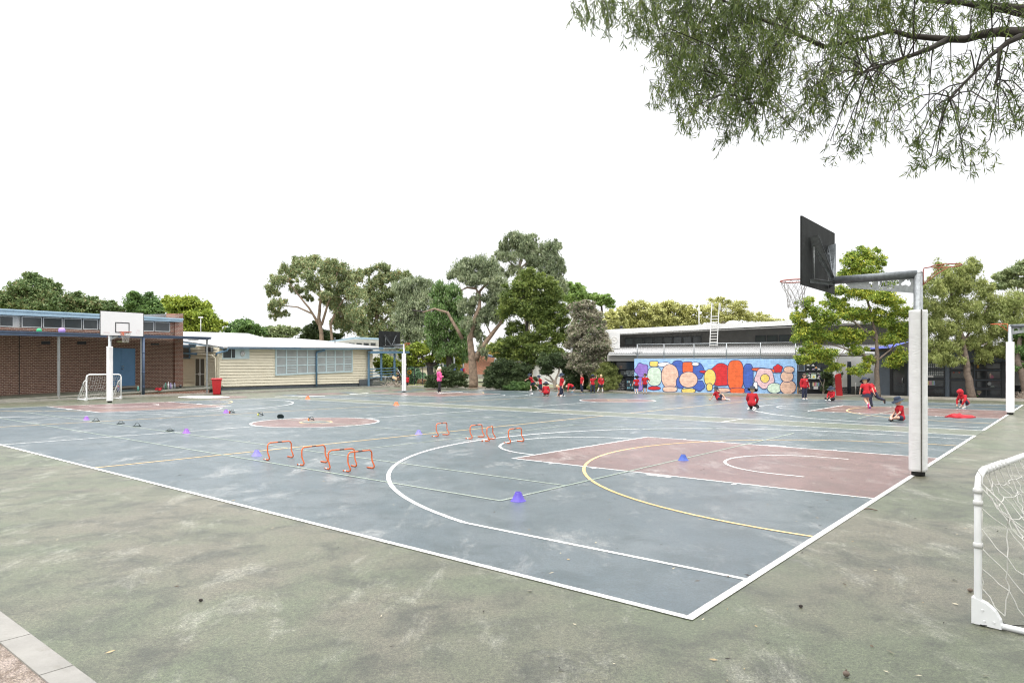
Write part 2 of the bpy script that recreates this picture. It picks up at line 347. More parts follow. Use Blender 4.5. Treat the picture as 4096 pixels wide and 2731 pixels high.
for k, ou in enumerate((0, W + GAP)):
    sheet('court%d' % k, [(0, 0), (W, 0), (W, L), (0, L)], .003, ou)
    # outline with butted corners
    e = .03; Z = .0058
    for a, b in (((0, -e), (0, L + e)), ((W, -e), (W, L + e))): ribbon('white', [a, b], .06, Z, ou)
    for vv in (0, L): ribbon('white', [(e, vv), (W - e, vv)], .06, Z, ou)
    ribbon('white', [(e, L / 2), (m_ - 1.8, L / 2)], .05, Z, ou); ribbon('white', [(m_ + 1.8, L / 2), (W - e, L / 2)], .05, Z, ou)
    for vv in (L / 3, 2 * L / 3): ribbon('yellow', [(e, vv), (W - e, vv)], .05, .0070, ou)
    sheet('red', arc(m_, L / 2, 1.8, 0, 360)[:-1], .0045, ou)
    ribbon('white', arc(m_, L / 2, 1.8, 0, 360, 64)[:-1], .06, Z, ou, True)
    sheet('blue', arc(m_, L / 2, .45, 0, 360)[:-1], .0058, ou); ribbon('yellow', arc(m_, L / 2, .45, 0, 360, 32)[:-1], .05, .0070, ou, True)
    for s in (0, 1):
        q = lambda pts: [(u, L - v) if s else (u, v) for u, v in pts]
        sheet('red', q([(m_ - KW, 0), (m_ + KW, 0), (m_ + KW, FT), (m_ - KW, FT)]), .0045, ou)
        for sg in (-1, 1):
            ribbon('white', q([(m_ + sg * KW, e), (m_ + sg * KW, FT + .025)]), .05, Z, ou)
            for vv, ww in ((1.75, .05), (2.9, .4), (4.05, .05), (4.9, .05)): ribbon('white', q([(m_ + sg * (KW + .025), vv), (m_ + sg * (KW + .15), vv)]), ww, Z, ou)
            ribbon('white', q([(m_ + sg * 6.6, e), (m_ + sg * 6.6, 2.99)]), .05, Z, ou)
            ribbon('white', q([(m_ + sg * 1.25, 1.2), (m_ + sg * 1.25, 1.575)]), .05, .0070, ou)
        ribbon('white', q([(m_ - KW + .025, FT), (m_ + KW - .025, FT)]), .05, Z, ou)
        a3 = math.degrees(math.acos(6.6 / 6.75))
        ribbon('white', q(arc(m_, 1.575, 6.75, a3, 180 - a3, 60)), .06, Z, ou)
        ribbon('white', q(arc(m_, FT + .03, 1.8, 0, 180, 40)), .05, Z + .0006, ou)
        ribbon('white', q(arc(m_, 1.575, 1.25, 0, 180, 40)), .05, .0070, ou)
        ribbon('yellow', q(arc(m_, 0.03, 4.9, 0, 180, 60)), .05, .0072, ou)
    if k < 2:
        tl, tw, ts, sv = 23.77 / 2, 10.97 / 2, 8.23 / 2, 6.4; c = L / 2
        for uu in (tw, -tw): ribbon('green', [(m_ + uu, c - tl), (m_ + uu, c + tl)], .045, .0075, ou)
        for uu in (ts, -ts): ribbon('green', [(m_ + uu, c - tl), (m_ + uu, c + tl)], .045, .0075, ou)
        for vv in (-tl, tl): ribbon('green', [(m_ - tw, c + vv), (m_ + tw, c + vv)], .045, .0080, ou)
        for vv in (-sv, sv): ribbon('green', [(m_ - ts, c + vv), (m_ + ts, c + vv)], .045, .0080, ou)
        ribbon('green', [(m_, c - sv), (m_, c + sv)], .045, .00705, ou)
sheet('strip', [(W + .03, -.03), (W + GAP - .03, -.03), (W + GAP - .03, L + .03), (W + .03, L + .03)], .004)
ribbon('white', [(W + .03, 13.2), (W + GAP - .03, 13.2)], .05, .008); ribbon('white', [(W + .03, 6.2), (W + GAP - .03, 6.2)], .05, .008)
struct('court', SH['court0'], M['court']); struct('court', SH['court1'], M['court'])
struct('court_key', SH['red'], M['key']); struct('court_centre_spot', SH['blue'], M['court']); struct('painted_strip', SH['strip'], M['strip'])
struct('white_court_lines', SH['white'], M['white_line']); struct('yellow_court_lines', SH['yellow'], M['yellow_line']); struct('green_court_lines', SH['green'], M['green_line'])
# playground games painted on the far asphalt
def paint(name, polys, m, z=.006):
    g = MB()
    for p in polys: g.poly([gnd(x, y, 0) + Vector((0, 0, z)) for x, y in p])
    return struct(name, g, m)
def ell(x, y, rx, ry, n=28): return [(x + rx * math.cos(2 * math.pi * i / n), y - ry * math.sin(2 * math.pi * i / n)) for i in range(n)]
paint('painted_circle', [ell(850, 1588, 140, 5.2)], M['key'], .006)
paint('painted_circle', [ell(815, 1588, 104, 4.1)], M['white_line'], .011)
paint('painted_game', [[(1180, 1577), (1330, 1571), (1400, 1574), (1250, 1581)], [(1560, 1559), (1620, 1557), (1640, 1561), (1570, 1563)], [(1700, 1556), (1750, 1555), (1765, 1559), (1705, 1560)], [(1480, 1562), (1550, 1559), (1560, 1564), (1500, 1567)]], M['key'])
paint('painted_game', [[(1120, 1580), (1175, 1577.5), (1240, 1581.5), (1170, 1585)], [(1340, 1570), (1390, 1567), (1440, 1571), (1400, 1573.6)], [(1640, 1556), (1690, 1555.2), (1700, 1560), (1650, 1561)], [(1570, 1566), (1640, 1562), (1680, 1566), (1600, 1570)], [(1800, 1562), (1900, 1560), (1910, 1566), (1815, 1568)]], M['court'])
paint('painted_game', [[(1395, 1576), (1470, 1572), (1478, 1573), (1402, 1577.2)], [(1100, 1586), (1300, 1583), (1300, 1584), (1100, 1587.2)], [(1770, 1571), (1850, 1568), (1852, 1569), (1772, 1572)]], M['white_line'], .008)
# near kerb, bottom left, and the soil beyond it
kl = (gnd(0, 2449) - gnd(0, 2559)); kwid = .155
a0 = kc[0] - kd * 34; jo = 0; g = MB(); tot = 48.0; seg = (gnd(128, 2540) - gnd(306, 2663)).length
s0 = (gnd(128, 2540) - a0).dot(kd); s0 = s0 % seg; p = s0 - seg
while p < tot:
    q0, q1 = p + .004, p + seg - .004
    g.prism([a0 + kd * q0, a0 + kd * q1, a0 + kd * q1 + kn * kwid, a0 + kd * q0 + kn * kwid], (0, 0, .012)); p += seg
struct('kerb', g, M['concrete'])
g = MB(); g.poly([a0 + kn * kwid, a0 + kd * 50 + kn * kwid, a0 + kd * 50 + kn * 7, a0 + kn * 7]); g.v = [(x, y, .002) for x, y, z in g.v]; struct('soil', g, M['soil'])
# far kerb and garden bed behind it
g = MB(); g2 = MB()
for i in range(len(KP) - 1):
    a, b = KP[i], KP[i + 1]
    g.prism([a, b, b + Vector((0, .28, 0)), a + Vector((0, .28, 0))], (0, 0, .11))
struct('kerb', g, M['kerbm'])
bed = [i for i in range(len(KERB)) if 1600 <= KERB[i][0] <= 2540]
g2.poly([KP[i] + Vector((0, .3, .03)) for i in bed] + [KP[i] + Vector((0, 5.5, .03)) for i in reversed(bed)]); struct('garden_bed', g2, M['litter'])
gb2 = [i for i in range(len(KERB)) if 3186 <= KERB[i][0] <= 5600]
g2 = MB(); g2.poly([KP[i] + Vector((0, .3, .03)) for i in gb2] + [KP[i] + Vector((0, 3.2, .03)) for i in reversed(gb2)]); struct('garden_bed', g2, M['litter'])
pt = [i for i in range(len(KERB)) if 861 <= KERB[i][0] <= 1500]
g2 = MB(); g2.poly([KP[i] + Vector((0, .3, .04)) for i in pt] + [KP[i] + Vector((-3.5, 6.2, .04)) for i in reversed(pt)]); struct('path', g2, M['strip'])
# ---------------------------------------------------------------- buildings
class Plane:                                           # a vertical wall plane through two points given by photo column and distance
    def __init__(s, xa, Ya, xb, Yb):
        s.A = Vector(((xa - CX) / F * Ya, Ya, 0)); B = Vector(((xb - CX) / F * Yb, Yb, 0))
        s.d = (B - s.A).normalized(); s.n = Vector((s.d.y, -s.d.x, 0)); s.len = (B - s.A).length
        if s.n.dot(-s.A) < 0: s.n = -s.n                # n points towards the courts
    def pt(s, x, y, off=0.0):
        r = Vector(((x - CX) / F, 1, (HY - y) / F)); o = Vector((0, 0, CAMH)); a = s.A + s.n * off
        t = (a - o).dot(s.n) / r.dot(s.n); return o + r * t
    def su(s, p): return ((p - s.A).dot(s.d), p.z)
    def slab(s, mb, pts, off=0.0, th=.05, mi=0):        # polygon in photo pixels, front face `off` proud of the wall, thickness th behind it
        P = [s.pt(x, y, 0) for x, y in pts]; mb.prism([p + s.n * off for p in P], s.n * -th, mi, [s.su(p) for p in P])
    def rect(s, mb, x0, y0, x1, y1, off=0.0, th=.05, mi=0, y0b=None, y1b=None):
        s.slab(mb, [(x0, y0), (x1, y0 if y0b is None else y0b), (x1, y1 if y1b is None else y1b), (x0, y1)], off, th, mi)
    def frame(s, mb, pts, wpx, off, th, mi=0):           # a ring of four bars round a quad
        P = [s.pt(x, y, 0) + s.n * off for x, y in pts]
        cen = sum(P, Vector()) / 4; Q = []
        for p in P:
            dx = (cen - p).dot(s.d); dz = cen.z - p.z
            Q.append(p + s.d * math.copysign(wpx, dx) + Vector((0, 0, math.copysign(wpx, dz))))
        for i in range(4):
            j = (i + 1) % 4; mb.prism([P[i], P[j], Q[j], Q[i]], s.n * -th, mi)
def slab_part(pl, name, m, parent, *rects, off=0.0, th=.05):
    mb = MB()
    for r in rects: pl.slab(mb, r if isinstance(r[0], (tuple, list)) else [(r[0], r[1]), (r[2], r[1]), (r[2], r[3]), (r[0], r[3])], off, th)
    return mb.build(name, m, parent)
def weatherboards(mb, pl, x0, x1, ztop0, ztop1, zbot, pitch=.2, off=0.0):
    a = pl.pt(x0, HY, 0); b = pl.pt(x1, HY, 0); a.z = b.z = 0; n = pl.n
    k = 0; z = zbot
    while z < max(ztop0, ztop1):
        za0, za1 = min(z + pitch, ztop0), min(z + pitch, ztop1)
        if z < za0 or z < za1:
            za0 = max(za0, z); za1 = max(za1, z)
            p = [a + n * (off + .045) + Vector((0, 0, z + .022)), b + n * (off + .045) + Vector((0, 0, z + .022)), b + n * (off + .01) + Vector((0, 0, max(z + .03, za1))), a + n * (off + .01) + Vector((0, 0, max(z + .03, za0)))]
            mb.prism(p, n * -.05)
        z += pitch
    mb.prism([a + n * (off - .045) + Vector((0, 0, zbot)), b + n * (off - .045) + Vector((0, 0, zbot)), b + n * (off - .045) + Vector((0, 0, ztop1)), a + n * (off - .045) + Vector((0, 0, ztop0))], n * -.05)
def window(pl, parent, pts, fw, fm, gm, off=.04, name='window', mull=(), trans=()):
    f = MB(); pl.frame(f, pts, fw, off, off + .01)
    (xa, ya), (xb, yb), (xc, yc), (xd, yd) = pts          # tl, tr, br, bl
    for t in mull:
        x = xa + (xb - xa) * t; y0 = ya + (yb - ya) * t; y1 = yd + (yc - yd) * t
        p0, p1 = pl.pt(x, y0), pl.pt(x, y1); p0.z -= fw; p1.z += fw; h = fw * .45
        f.prism([p0 - pl.d * h + pl.n * (off - .004), p0 + pl.d * h + pl.n * (off - .004), p1 + pl.d * h + pl.n * (off - .004), p1 - pl.d * h + pl.n * (off - .004)], pl.n * -off)
    for t in trans:
        yl = ya + (yd - ya) * t; yr = yb + (yc - yb) * t; p0, p1 = pl.pt(xa, yl), pl.pt(xb, yr); sg = math.copysign(fw, (p1 - p0).dot(pl.d)); p0 += pl.d * sg; p1 -= pl.d * sg; h = fw * .4
        f.prism([p0 + Vector((0, 0, h)) + pl.n * (off - .008), p1 + Vector((0, 0, h)) + pl.n * (off - .008), p1 - Vector((0, 0, h)) + pl.n * (off - .008), p0 - Vector((0, 0, h)) + pl.n * (off - .008)], pl.n * -off)
    o = f.build(name, fm, parent)
    gb = MB(); pl.slab(gb, pts, .006 if off < .09 else .058, .03); gb.build('pane', gm, o); return o
def lerp(a, b, t): return a + (b - a) * t
# --- brick hall on the left
B1 = Plane(0, 34.0, 727, 45.7)
hall = thing('brick_hall', 'long brown brick building at the left edge with a blue canopy along its front', 'building', tuple(B1.pt(400, HY)[:2]) + (0,))
def bl(x): return lerp(1582, 1543.7, x / 727)
def tl_(x): return lerp(1262, 1291, x / 727)            # top of the high windows
def sl_(x): return lerp(1308, 1331, x / 727)            # sill of the high windows
XL = -420
g = MB()
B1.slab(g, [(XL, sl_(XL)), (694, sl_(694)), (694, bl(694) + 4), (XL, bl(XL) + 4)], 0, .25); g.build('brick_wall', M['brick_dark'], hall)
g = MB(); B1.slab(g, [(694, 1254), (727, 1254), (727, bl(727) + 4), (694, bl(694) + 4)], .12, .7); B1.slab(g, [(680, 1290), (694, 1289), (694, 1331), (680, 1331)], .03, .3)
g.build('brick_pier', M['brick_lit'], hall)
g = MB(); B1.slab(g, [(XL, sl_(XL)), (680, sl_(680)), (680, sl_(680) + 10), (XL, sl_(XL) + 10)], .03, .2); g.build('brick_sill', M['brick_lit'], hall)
g = MB(); B1.slab(g, [(XL, tl_(XL) - 4), (680, tl_(680) - 4), (680, sl_(680)), (XL, sl_(XL))], -.10, .15); g.build('upper_wall', M['render_white'], hall)
g = MB()
def ft(x): return lerp(1236, 1274, x / 714)
B1.slab(g, [(XL, ft(XL)), (713, ft(713)), (713, ft(713) + 6), (XL, ft(XL) + 6)], .42, 1.2)
B1.slab(g, [(XL, ft(XL) + 6), (713, ft(713) + 6), (713, 1288), (XL, tl_(XL) - 3)], .36, .6)
rf = g.build('roof_fascia', M['lightblue'], hall)
g = MB(); B1.slab(g, [(XL, ft(XL) - 1), (713, ft(713) - 1), (713, ft(713) + 1), (XL, ft(XL) + 1)], -.6, 12); g.build('roof', M['roofwhite'], hall)
slab_part(B1, 'parapet_flashing', M['galv'], hall, [(575, 1258), (713, 1254), (713, 1275), (575, 1270)], off=-.9, th=.1)
WN = [(-330, -215), (-205, -110), (-100, -10), (-4, 53), (86, 167), (172, 249), (254, 327), (332, 390), (395, 465), (470, 538), (543, 614), (618, 679)]
for a, b in WN: window(B1, hall, [(a, tl_(a)), (b, tl_(b)), (b, sl_(b) - 2), (a, sl_(a) - 2)], .04, M['white'], M['glass2'], off=.02)
# double door
dr = MB(); dt = lambda x: lerp(1393, 1396, (x - 450) / 88); db = lambda x: lerp(1545, 1541.5, (x - 450) / 88)
B1.slab(dr, [(450, dt(450)), (482, dt(482)), (482, db(482)), (450, db(450))], .03, .03); B1.slab(dr, [(483, dt(483)), (537, dt(537)), (537, db(537)), (483, db(483))], .03, .03)
B1.frame(dr, [(448, dt(448) - 2), (539, dt(539) - 2), (539, db(539)), (448, db(448))], .05, .04, .05)
d_ = dr.build('door', M['doorblue'], hall)
for y in (1465, 1475):
    g = MB(); p = B1.pt(487, y, .03); g.tube([p, p + B1.n * .09], .03, 8); g.ball(p + B1.n * .1, .04, 8); g.build('handle', M['galv'], d_)
slab_part(B1, 'door_step', M['kerbm'], hall, [(450, 1546), (534, 1542), (534, 1549), (450, 1553)], off=.35, th=.35)
slab_part(B1, 'vent', M['charcoal'], hall, (165, 1364, 201, 1377), off=.012, th=.03)
slab_part(B1, 'vent', M['charcoal'], hall, (309, 1365, 345, 1377), off=.012, th=.03)
slab_part(B1, 'vent', M['charcoal'], hall, (604, 1373, 636, 1380), off=.012, th=.03)
slab_part(B1, 'conduit', M['barkdark'], hall, [(75, 1330), (77, 1330), (77, 1575), (75, 1575)], off=.03, th=.03)
slab_part(B1, 'light_fitting', mat('fluorescent_fitting', (.62, .62, .38), .4), hall, [(463, 1363), (507, 1364), (507, 1371), (463, 1370)], off=.14, th=.12)
# platform
PP = Plane(235, 34.2, 828.5, 42.4)
g = MB(); pts = []
def ptp(x): return lerp(1597.5, 1549.4, (x) / 827)
a, b = PP.pt(XL, ptp(XL)), PP.pt(838, ptp(838)); a2, b2 = B1.pt(XL, bl(XL)), B1.pt(727, bl(727)); b3 = Vector(((900 - CX) / F * 47.4, 47.4, b.z))
g.prism([a, b, b3, b2 - B1.n * .3, a2 - B1.n * .3], (0, 0, -.12)); plat = g.build('platform', M['strip'], hall)
g = MB(); up = Vector((0, 0, 1))
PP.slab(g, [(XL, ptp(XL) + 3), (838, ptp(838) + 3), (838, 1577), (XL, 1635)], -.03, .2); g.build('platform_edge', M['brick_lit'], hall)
g = MB(); PP.slab(g, [(XL, ptp(XL) - .2), (838, ptp(838) - .2), (838, ptp(838) + 4.5), (XL, ptp(XL) + 6)], .02, .35); g.build('platform_kerb', M['kerbm'], hall)
# canopy
def ct(x): return lerp(1322, 1348, x / 838)
def cb(x): return lerp(1341, 1357, x / 838)
g = MB(); PP.slab(g, [(XL, ct(XL)), (838, ct(838)), (838, cb(838)), (XL, cb(XL))], .12, .10); PP.slab(g, [(XL, ct(XL)), (839, ct(838)), (839, ct(838) + 4), (XL, ct(XL) + 5)], .17, .05)
canopy = g.build('canopy_fascia', M['navyblue'], hall)
g = MB(); a, b = PP.pt(XL, ct(XL) + 5), PP.pt(838, ct(838) + 4); a2, b2 = B1.pt(XL, ct(XL)) + B1.n * .02, B1.pt(727, ct(727) - 2) + B1.n * .14
a2.z = a.z + .12; b2.z = b.z + .12; b3 = b + (b2 - PP.pt(727, 1350)) ; b3.z = b.z + .12
g.prism([a, b, b3, b2, a2], (0, 0, -.05)); g.build('canopy_roof', M['blue_grey'], hall)
for x, y in ((-210, 1620), (235, 1598), (566, 1583), (828, 1572)):
    g = MB(); p = PP.pt(x, y, -.02); q = PP.pt(x, cb(x) - 4, -.02); q.x, q.y = p.x, p.y; g.bar(p, q, .085, .085); g.build('post', M['galv'], hall)
g = MB(); p = PP.pt(574, 1584, .1); q = PP.pt(574, cb(574), .1); g.tube([p, Vector((p.x, p.y, q.z))], .07, 10)
for z in (.5, 1.3, 2.4): g.tube([p + up * z, p + up * (z + .06)], .085, 10)
g.build('downpipe', M['navyblue'], hall)
slab_part(PP, 'light_fitting', M['white'], hall, [(774, 1358), (806, 1358.5), (806, 1361), (774, 1360.5)], off=-.25, th=.2)
# body of the hall behind its front wall
g = MB(); a, b = B1.pt(XL, HY) - B1.n * .25, B1.pt(720, HY) - B1.n * .6; a.z = b.z = 0
g.prism([a - B1.n * 11, b - B1.n * 11, b, a], (0, 0, 4.1)); g.build('rear_wall', M['brick_dark'], hall)
# --- cream weatherboard classroom
B2 = Plane(874, 46.5, 1472, 57.5)
room = thing('cream_classroom', 'cream weatherboard building with a white roof and a wide grid window', 'building', tuple(B2.pt(1150, HY)[:2]) + (0,))
g = MB(); zt0 = B2.pt(874, 1390).z; zt1 = B2.pt(1488, 1395).z
weatherboards(g, B2, 874, 1488, zt0, zt1, .28)
B2L = Plane(727, 47.3, 868, 46.55)
weatherboards(g, B2L, 700, 873, 3.15, zt0, .38, off=-.02)
g.build('weatherboard_wall', M['cream'], room)
for px_, zz_, ww_ in ((874, zt0, .16), (1488, zt1, .1)):
    g = MB(); pa = B2.pt(px_, HY); g.bar((pa.x, pa.y, .25), (pa.x, pa.y, zz_), ww_); g.build('corner_trim', M['cream'], room)
g = MB(); B2.slab(g, [(874, 1551), (1488, 1527), (1488, 1549), (874, 1562)], -.04, .1); g.build('plinth', M['slate_board'], room)
g = MB(); B2.slab(g, [(893, 1387), (1516, 1391), (1516, 1398), (893, 1395)], .55, .14)
pq = [B2.pt(893, 1387, .55), B2.pt(893, 1395, .55)]
e1 = at(700, 1358, 50.5); g.prism([pq[0], pq[1], Vector(e1) - up * .16, e1], (0, .12, 0)); g.build('gutter', M['midblue'], room)
rt = [B2.pt(893, 1387, .55), B2.pt(1204, 1389, .55), B2.pt(1516, 1391, .55)]
rtop = [at(700, 1323, 58), at(728, 1325.5, 58), at(991, 1333, 62), at(1053, 1349, 62), at(1185, 1353, 66), at(1304, 1362.5, 69), at(1516, 1388, 66)]
g = MB(); A_ = rt[0]; g.prism([A_, rtop[2], rtop[1], rtop[0], e1], (0, 0, -.08)); g.prism([A_, rt[1], rtop[4], rtop[3], rtop[2]], (0, 0, -.08)); g.prism([rt[1], rt[2], rtop[6], rtop[5], rtop[4]], (0, 0, -.08))
roof2 = g.build('roof', M['roofwhite'], room)
g = MB(); p = at(803, 1331, 52); g.tube([p, p + up * 1.15], .03, 6); g.box(p + up * 1.18, (.16, .06, .05)); g.build('floodlight', M['white'], roof2)
g = MB(); p = B2.pt(1340, 1372, -3); g.tube([p, p + up * .35], .04, 6); g.lathe([(.09, 0), (.02, .12)], p + up * .35, 8); g.build('vent_pipe', M['galvdark'], roof2)
# windows of the classroom
wp = lambda x, a, b: lerp(a, b, (x - 1101) / 306)
WT, WB = (1394, 1398), (1500, 1486)
def wq(x, t): return lerp(wp(x, *WT), wp(x, *WB), t)
cols = [1101, 1143, 1186, 1227, 1267, 1302, 1338, 1373, 1407]
g = MB(); B2.frame(g, [(1099, 1392), (1408, 1397), (1408, 1488), (1099, 1502)], .12, .10, .11)
for i in range(1, 8):
    x = cols[i]; B2.slab(g, [(x - 2.2, wq(x, 0)), (x + 2.2, wq(x, 0)), (x + 2.2, wq(x, 1)), (x - 2.2, wq(x, 1))], .092, .06)
for t in (.325, .65): B2.slab(g, [(1104, wq(1104, t) - 2), (1405, wq(1405, t) - 2), (1405, wq(1405, t) + 2), (1104, wq(1104, t) + 2)], .088, .05)
for i in (1, 3, 5, 7):
    for t in (.44, .54, .76, .87) if i != 3 else (.44, .54):
        x0, x1 = cols[i] + 3, cols[i + 1] - 3; B2.slab(g, [(x0, wq(x0, t) - .9), (x1, wq(x1, t) - .9), (x1, wq(x1, t) + .9), (x0, wq(x0, t) + .9)], .080, .02)
wf = g.build('window', M['winblue'], room)
g = MB(); B2.slab(g, [(1101, 1394), (1407, 1398), (1407, 1486), (1101, 1500)], .062, .05); g.build('pane', M['blind'], wf)
g = MB(); B2.slab(g, [(888, 1391), (996, 1393), (996, 1435), (888, 1436)], .062, .06); sw = g.build('window', M['winblue'], room)
g = MB(); B2.slab(g, [(891, 1396), (922, 1396), (922, 1431), (891, 1431)], .072, .02); B2.slab(g, [(925, 1396), (938, 1396), (938, 1431), (925, 1431)], .072, .02); g.build('pane', M['glass2'], sw)
g = MB(); p = B2.pt(971, 1414, .08); g.lathe([(.17, 0), (.19, .03), (.15, .06)], p, 16, ax=B2.n); g.lathe([(.12, .061), (.02, .075)], p, 12, ax=B2.n); g.build('exhaust_fan', M['white'], sw)
# doors, lamp, pipes on the short wall
B2R = B2L
g = MB(); B2R.frame(g, [(781, 1431), (824, 1431), (824, 1546), (781, 1546)], .07, .09, .07)
sd = g.build('screen_door', M['cream'], room)
g = MB(); B2R.slab(g, [(784, 1435), (821, 1435), (821, 1545), (784, 1545)], .058, .03); g.build('mesh_panel', mat('brown_security_mesh', (.10, .09, .07), .7, .35, 40), sd)
g = MB()
for x in (801, 803.5): B2R.slab(g, [(x - .9, 1435), (x + .9, 1435), (x + .9, 1545), (x - .9, 1545)], .068, .02)
B2R.slab(g, [(784, 1495), (821, 1495), (821, 1497.5), (784, 1497.5)], .074, .02); B2R.slab(g, [(798, 1491), (806, 1491), (806, 1501), (798, 1501)], .1, .06); g.build('lock_rail', M['offwhite'], sd)
window(B2R, room, [(727, 1390), (762, 1390), (762, 1434), (727, 1434)], .06, M['midblue'], M['glass'], off=.1)
g = MB(); B2R.slab(g, [(700, 1379), (790, 1380), (786, 1389), (700, 1389)], .6, .5); g.build('porch_gutter', M['midblue'], room)
g = MB(); B2R.slab(g, [(833, 1387), (855, 1387), (855, 1408), (833, 1408)], .3, .25); sp_ = g.build('loudspeaker', M['galvdark'], room)
g = MB(); p = B2R.pt(839, 1397, .31); g.lathe([(.10, 0), (.11, .02), (.03, .03)], p, 12, ax=B2R.n); g.build('cone', M['barkdark'], sp_)
g = MB(); z = B2R.pt(760, 1414).z; P_ = [B2R.pt(727, 1412, .35), B2R.pt(790, 1416, .3), B2R.pt(848, 1421, .25), B2R.pt(861, 1432, .2), B2R.pt(861, 1560, .2)]; g.tube(P_[:2], .07, 8); g.build('pipe', M['midblue'], room)
g = MB(); g.tube(P_[1:], .06, 8); B2R.slab(g, [(868, 1425), (871, 1425), (871, 1560), (868, 1560)], .1, .06); g.build('downpipe', M['cream'], room)
g = MB(); g.tube([B2.pt(912, 1392, .5), B2.pt(908, 1402, .45), B2.pt(868, 1412, .2), B2.pt(864, 1420, .15)], .07, 8); g.build('downpipe', M['midblue'], room)
g = MB(); g.tube([B2.pt(1300, 1394, .5), B2.pt(1299, 1400, .4), B2.pt(1268, 1408, .16), B2.pt(1266, 1416, .14), B2.pt(1266, 1545, .14)], .075, 8); g.build('downpipe', M['midblue'], room)
# veranda of the classroom
BV = Plane(1471, 57.2, 1640, 61.0)
g = MB(); BV.slab(g, [(1472, 1404), (1629, 1404.5), (1629, 1413), (1472, 1414)], .3, .12); a, b = BV.pt(1472, 1404.5, .2), BV.pt(1629, 1405, .2); g.prism([a, b, b + Vector((-1.2, 3.4, .1)), a + Vector((-1.2, 3.4, .1))], (0, 0, -.1)); g.build('veranda_roof', M['midblue'], room)
for x in (1475, 1525, 1578):
    g = MB(); p = BV.pt(x, 1540, 0 if x < 1500 else .0); q = BV.pt(x, 1412); g.bar((p.x, p.y, 0 if x < 1500 else .45), (p.x, p.y, q.z), .16); g.build('post', M['midblue'], room)
g = MB()
for yl, yr in ((1476, 1471), (1488, 1481), (1499, 1492), (1511, 1502)): BV.slab(g, [(1476, yl - 2), (1588, yr - 2), (1588, yr + 1.5), (1476, yl + 1.5)], .1, .06)
g.build('railing', M['midblue'], room)
g = MB()
for k in range(7):
    y = 1517 + k * 4.6; BV.slab(g, [(1440, y), (1590, y - 5 + k * .9), (1590, y - 1.2 + k * .9), (1440, y + 4)], -.05 - .01 * (k % 2), .06)
a, b = BV.pt(1474, 1516, 0), BV.pt(1592, 1510, 0); g.prism([a, b, b + Vector((-1.2, 3, 0)), a + Vector((-1.2, 3, 0))], (0, 0, -.1)); g.build('deck', M['slate_board'], room)
g = MB()
for i in range(3): p = BV.pt(1596 + i * 10, 1545, 0); g.box((p.x, p.y + .6, .12 + .14 * (2 - i)), (.28, .7, .07))
g.build('step', M['slate_board'], room)
g = MB(); p = BV.pt(1541, 1546, .8); q = BV.pt(1541, 1508, .8); r_ = BV.pt(1546, 1505, .7); g.tube([(p.x, p.y, 0), (p.x, p.y, q.z - .05), r_, BV.pt(1572, 1530, .5)], .03, 6); g.build('handrail', M['galv'], room)
g = MB(); g.tube([BV.pt(1590, 1475, .1), BV.pt(1612, 1515, .3), BV.pt(1612, 1545, .3)], .03, 6); g.build('handrail', M['galv'], room)
# back body of the classroom
g = MB(); a, b = B2.pt(880, HY) - B2.n * .15, B2.pt(1470, HY) - B2.n * .15; a.z = b.z = .1; g.prism([a - B2.n * 7, b - B2.n * 6.5, b, a], (0, 0, 2.7)); g.build('rear_wall', M['cream'], room)
# --- clerestory block behind the classroom
B3 = Plane(1300, 74, 1518, 78)
blk = thing('clerestory_block', 'low building with a blue edged sloping roof showing behind the classroom', 'building', tuple(B3.pt(1400, HY)[:2]) + (0,))
slab_part(B3, 'wall', M['offwhite'], blk, [(1300, 1372), (1414, 1357), (1518, 1360), (1518, 1545), (1300, 1545)], off=0, th=4)
slab_part(B3, 'roof_fascia', M['lightblue'], blk, [(1296, 1366), (1414, 1348), (1414, 1356), (1296, 1371)], [(1414, 1348), (1522, 1353), (1522, 1360), (1414, 1356)], off=.5, th=.2)
for a, b in ((1393, 1420), (1423, 1449), (1452, 1477), (1480, 1504)): window(B3, blk, [(a, 1369), (b, 1370), (b, 1384), (a, 1384)], .06, M['white'], M['glass2'])
# --- glazed block beyond the garden (behind the far left hoop)
B4 = Plane(1500, 92, 1760, 92)
gz = thing('glazed_block', 'pale building with a wide grid of windows and a blue edged roof beyond the garden', 'building', tuple(B4.pt(1580, HY)[:2]) + (0,))
slab_part(B4, 'wall', M['offwhite'], gz, [(1505, 1389), (1612, 1389), (1612, 1530), (1505, 1530)], off=0, th=5)
slab_part(B4, 'roof_fascia', M['lightblue'], gz, [(1495, 1384), (1616, 1385), (1616, 1393), (1495, 1392)], off=.5, th=5.5)
for i in range(4): window(B4, gz, [(1535 + i * 18, 1395), (1551 + i * 18, 1395), (1551 + i * 18, 1449), (1535 + i * 18, 1449)], .1, M['white'], M['blind'], trans=(.33, .66))
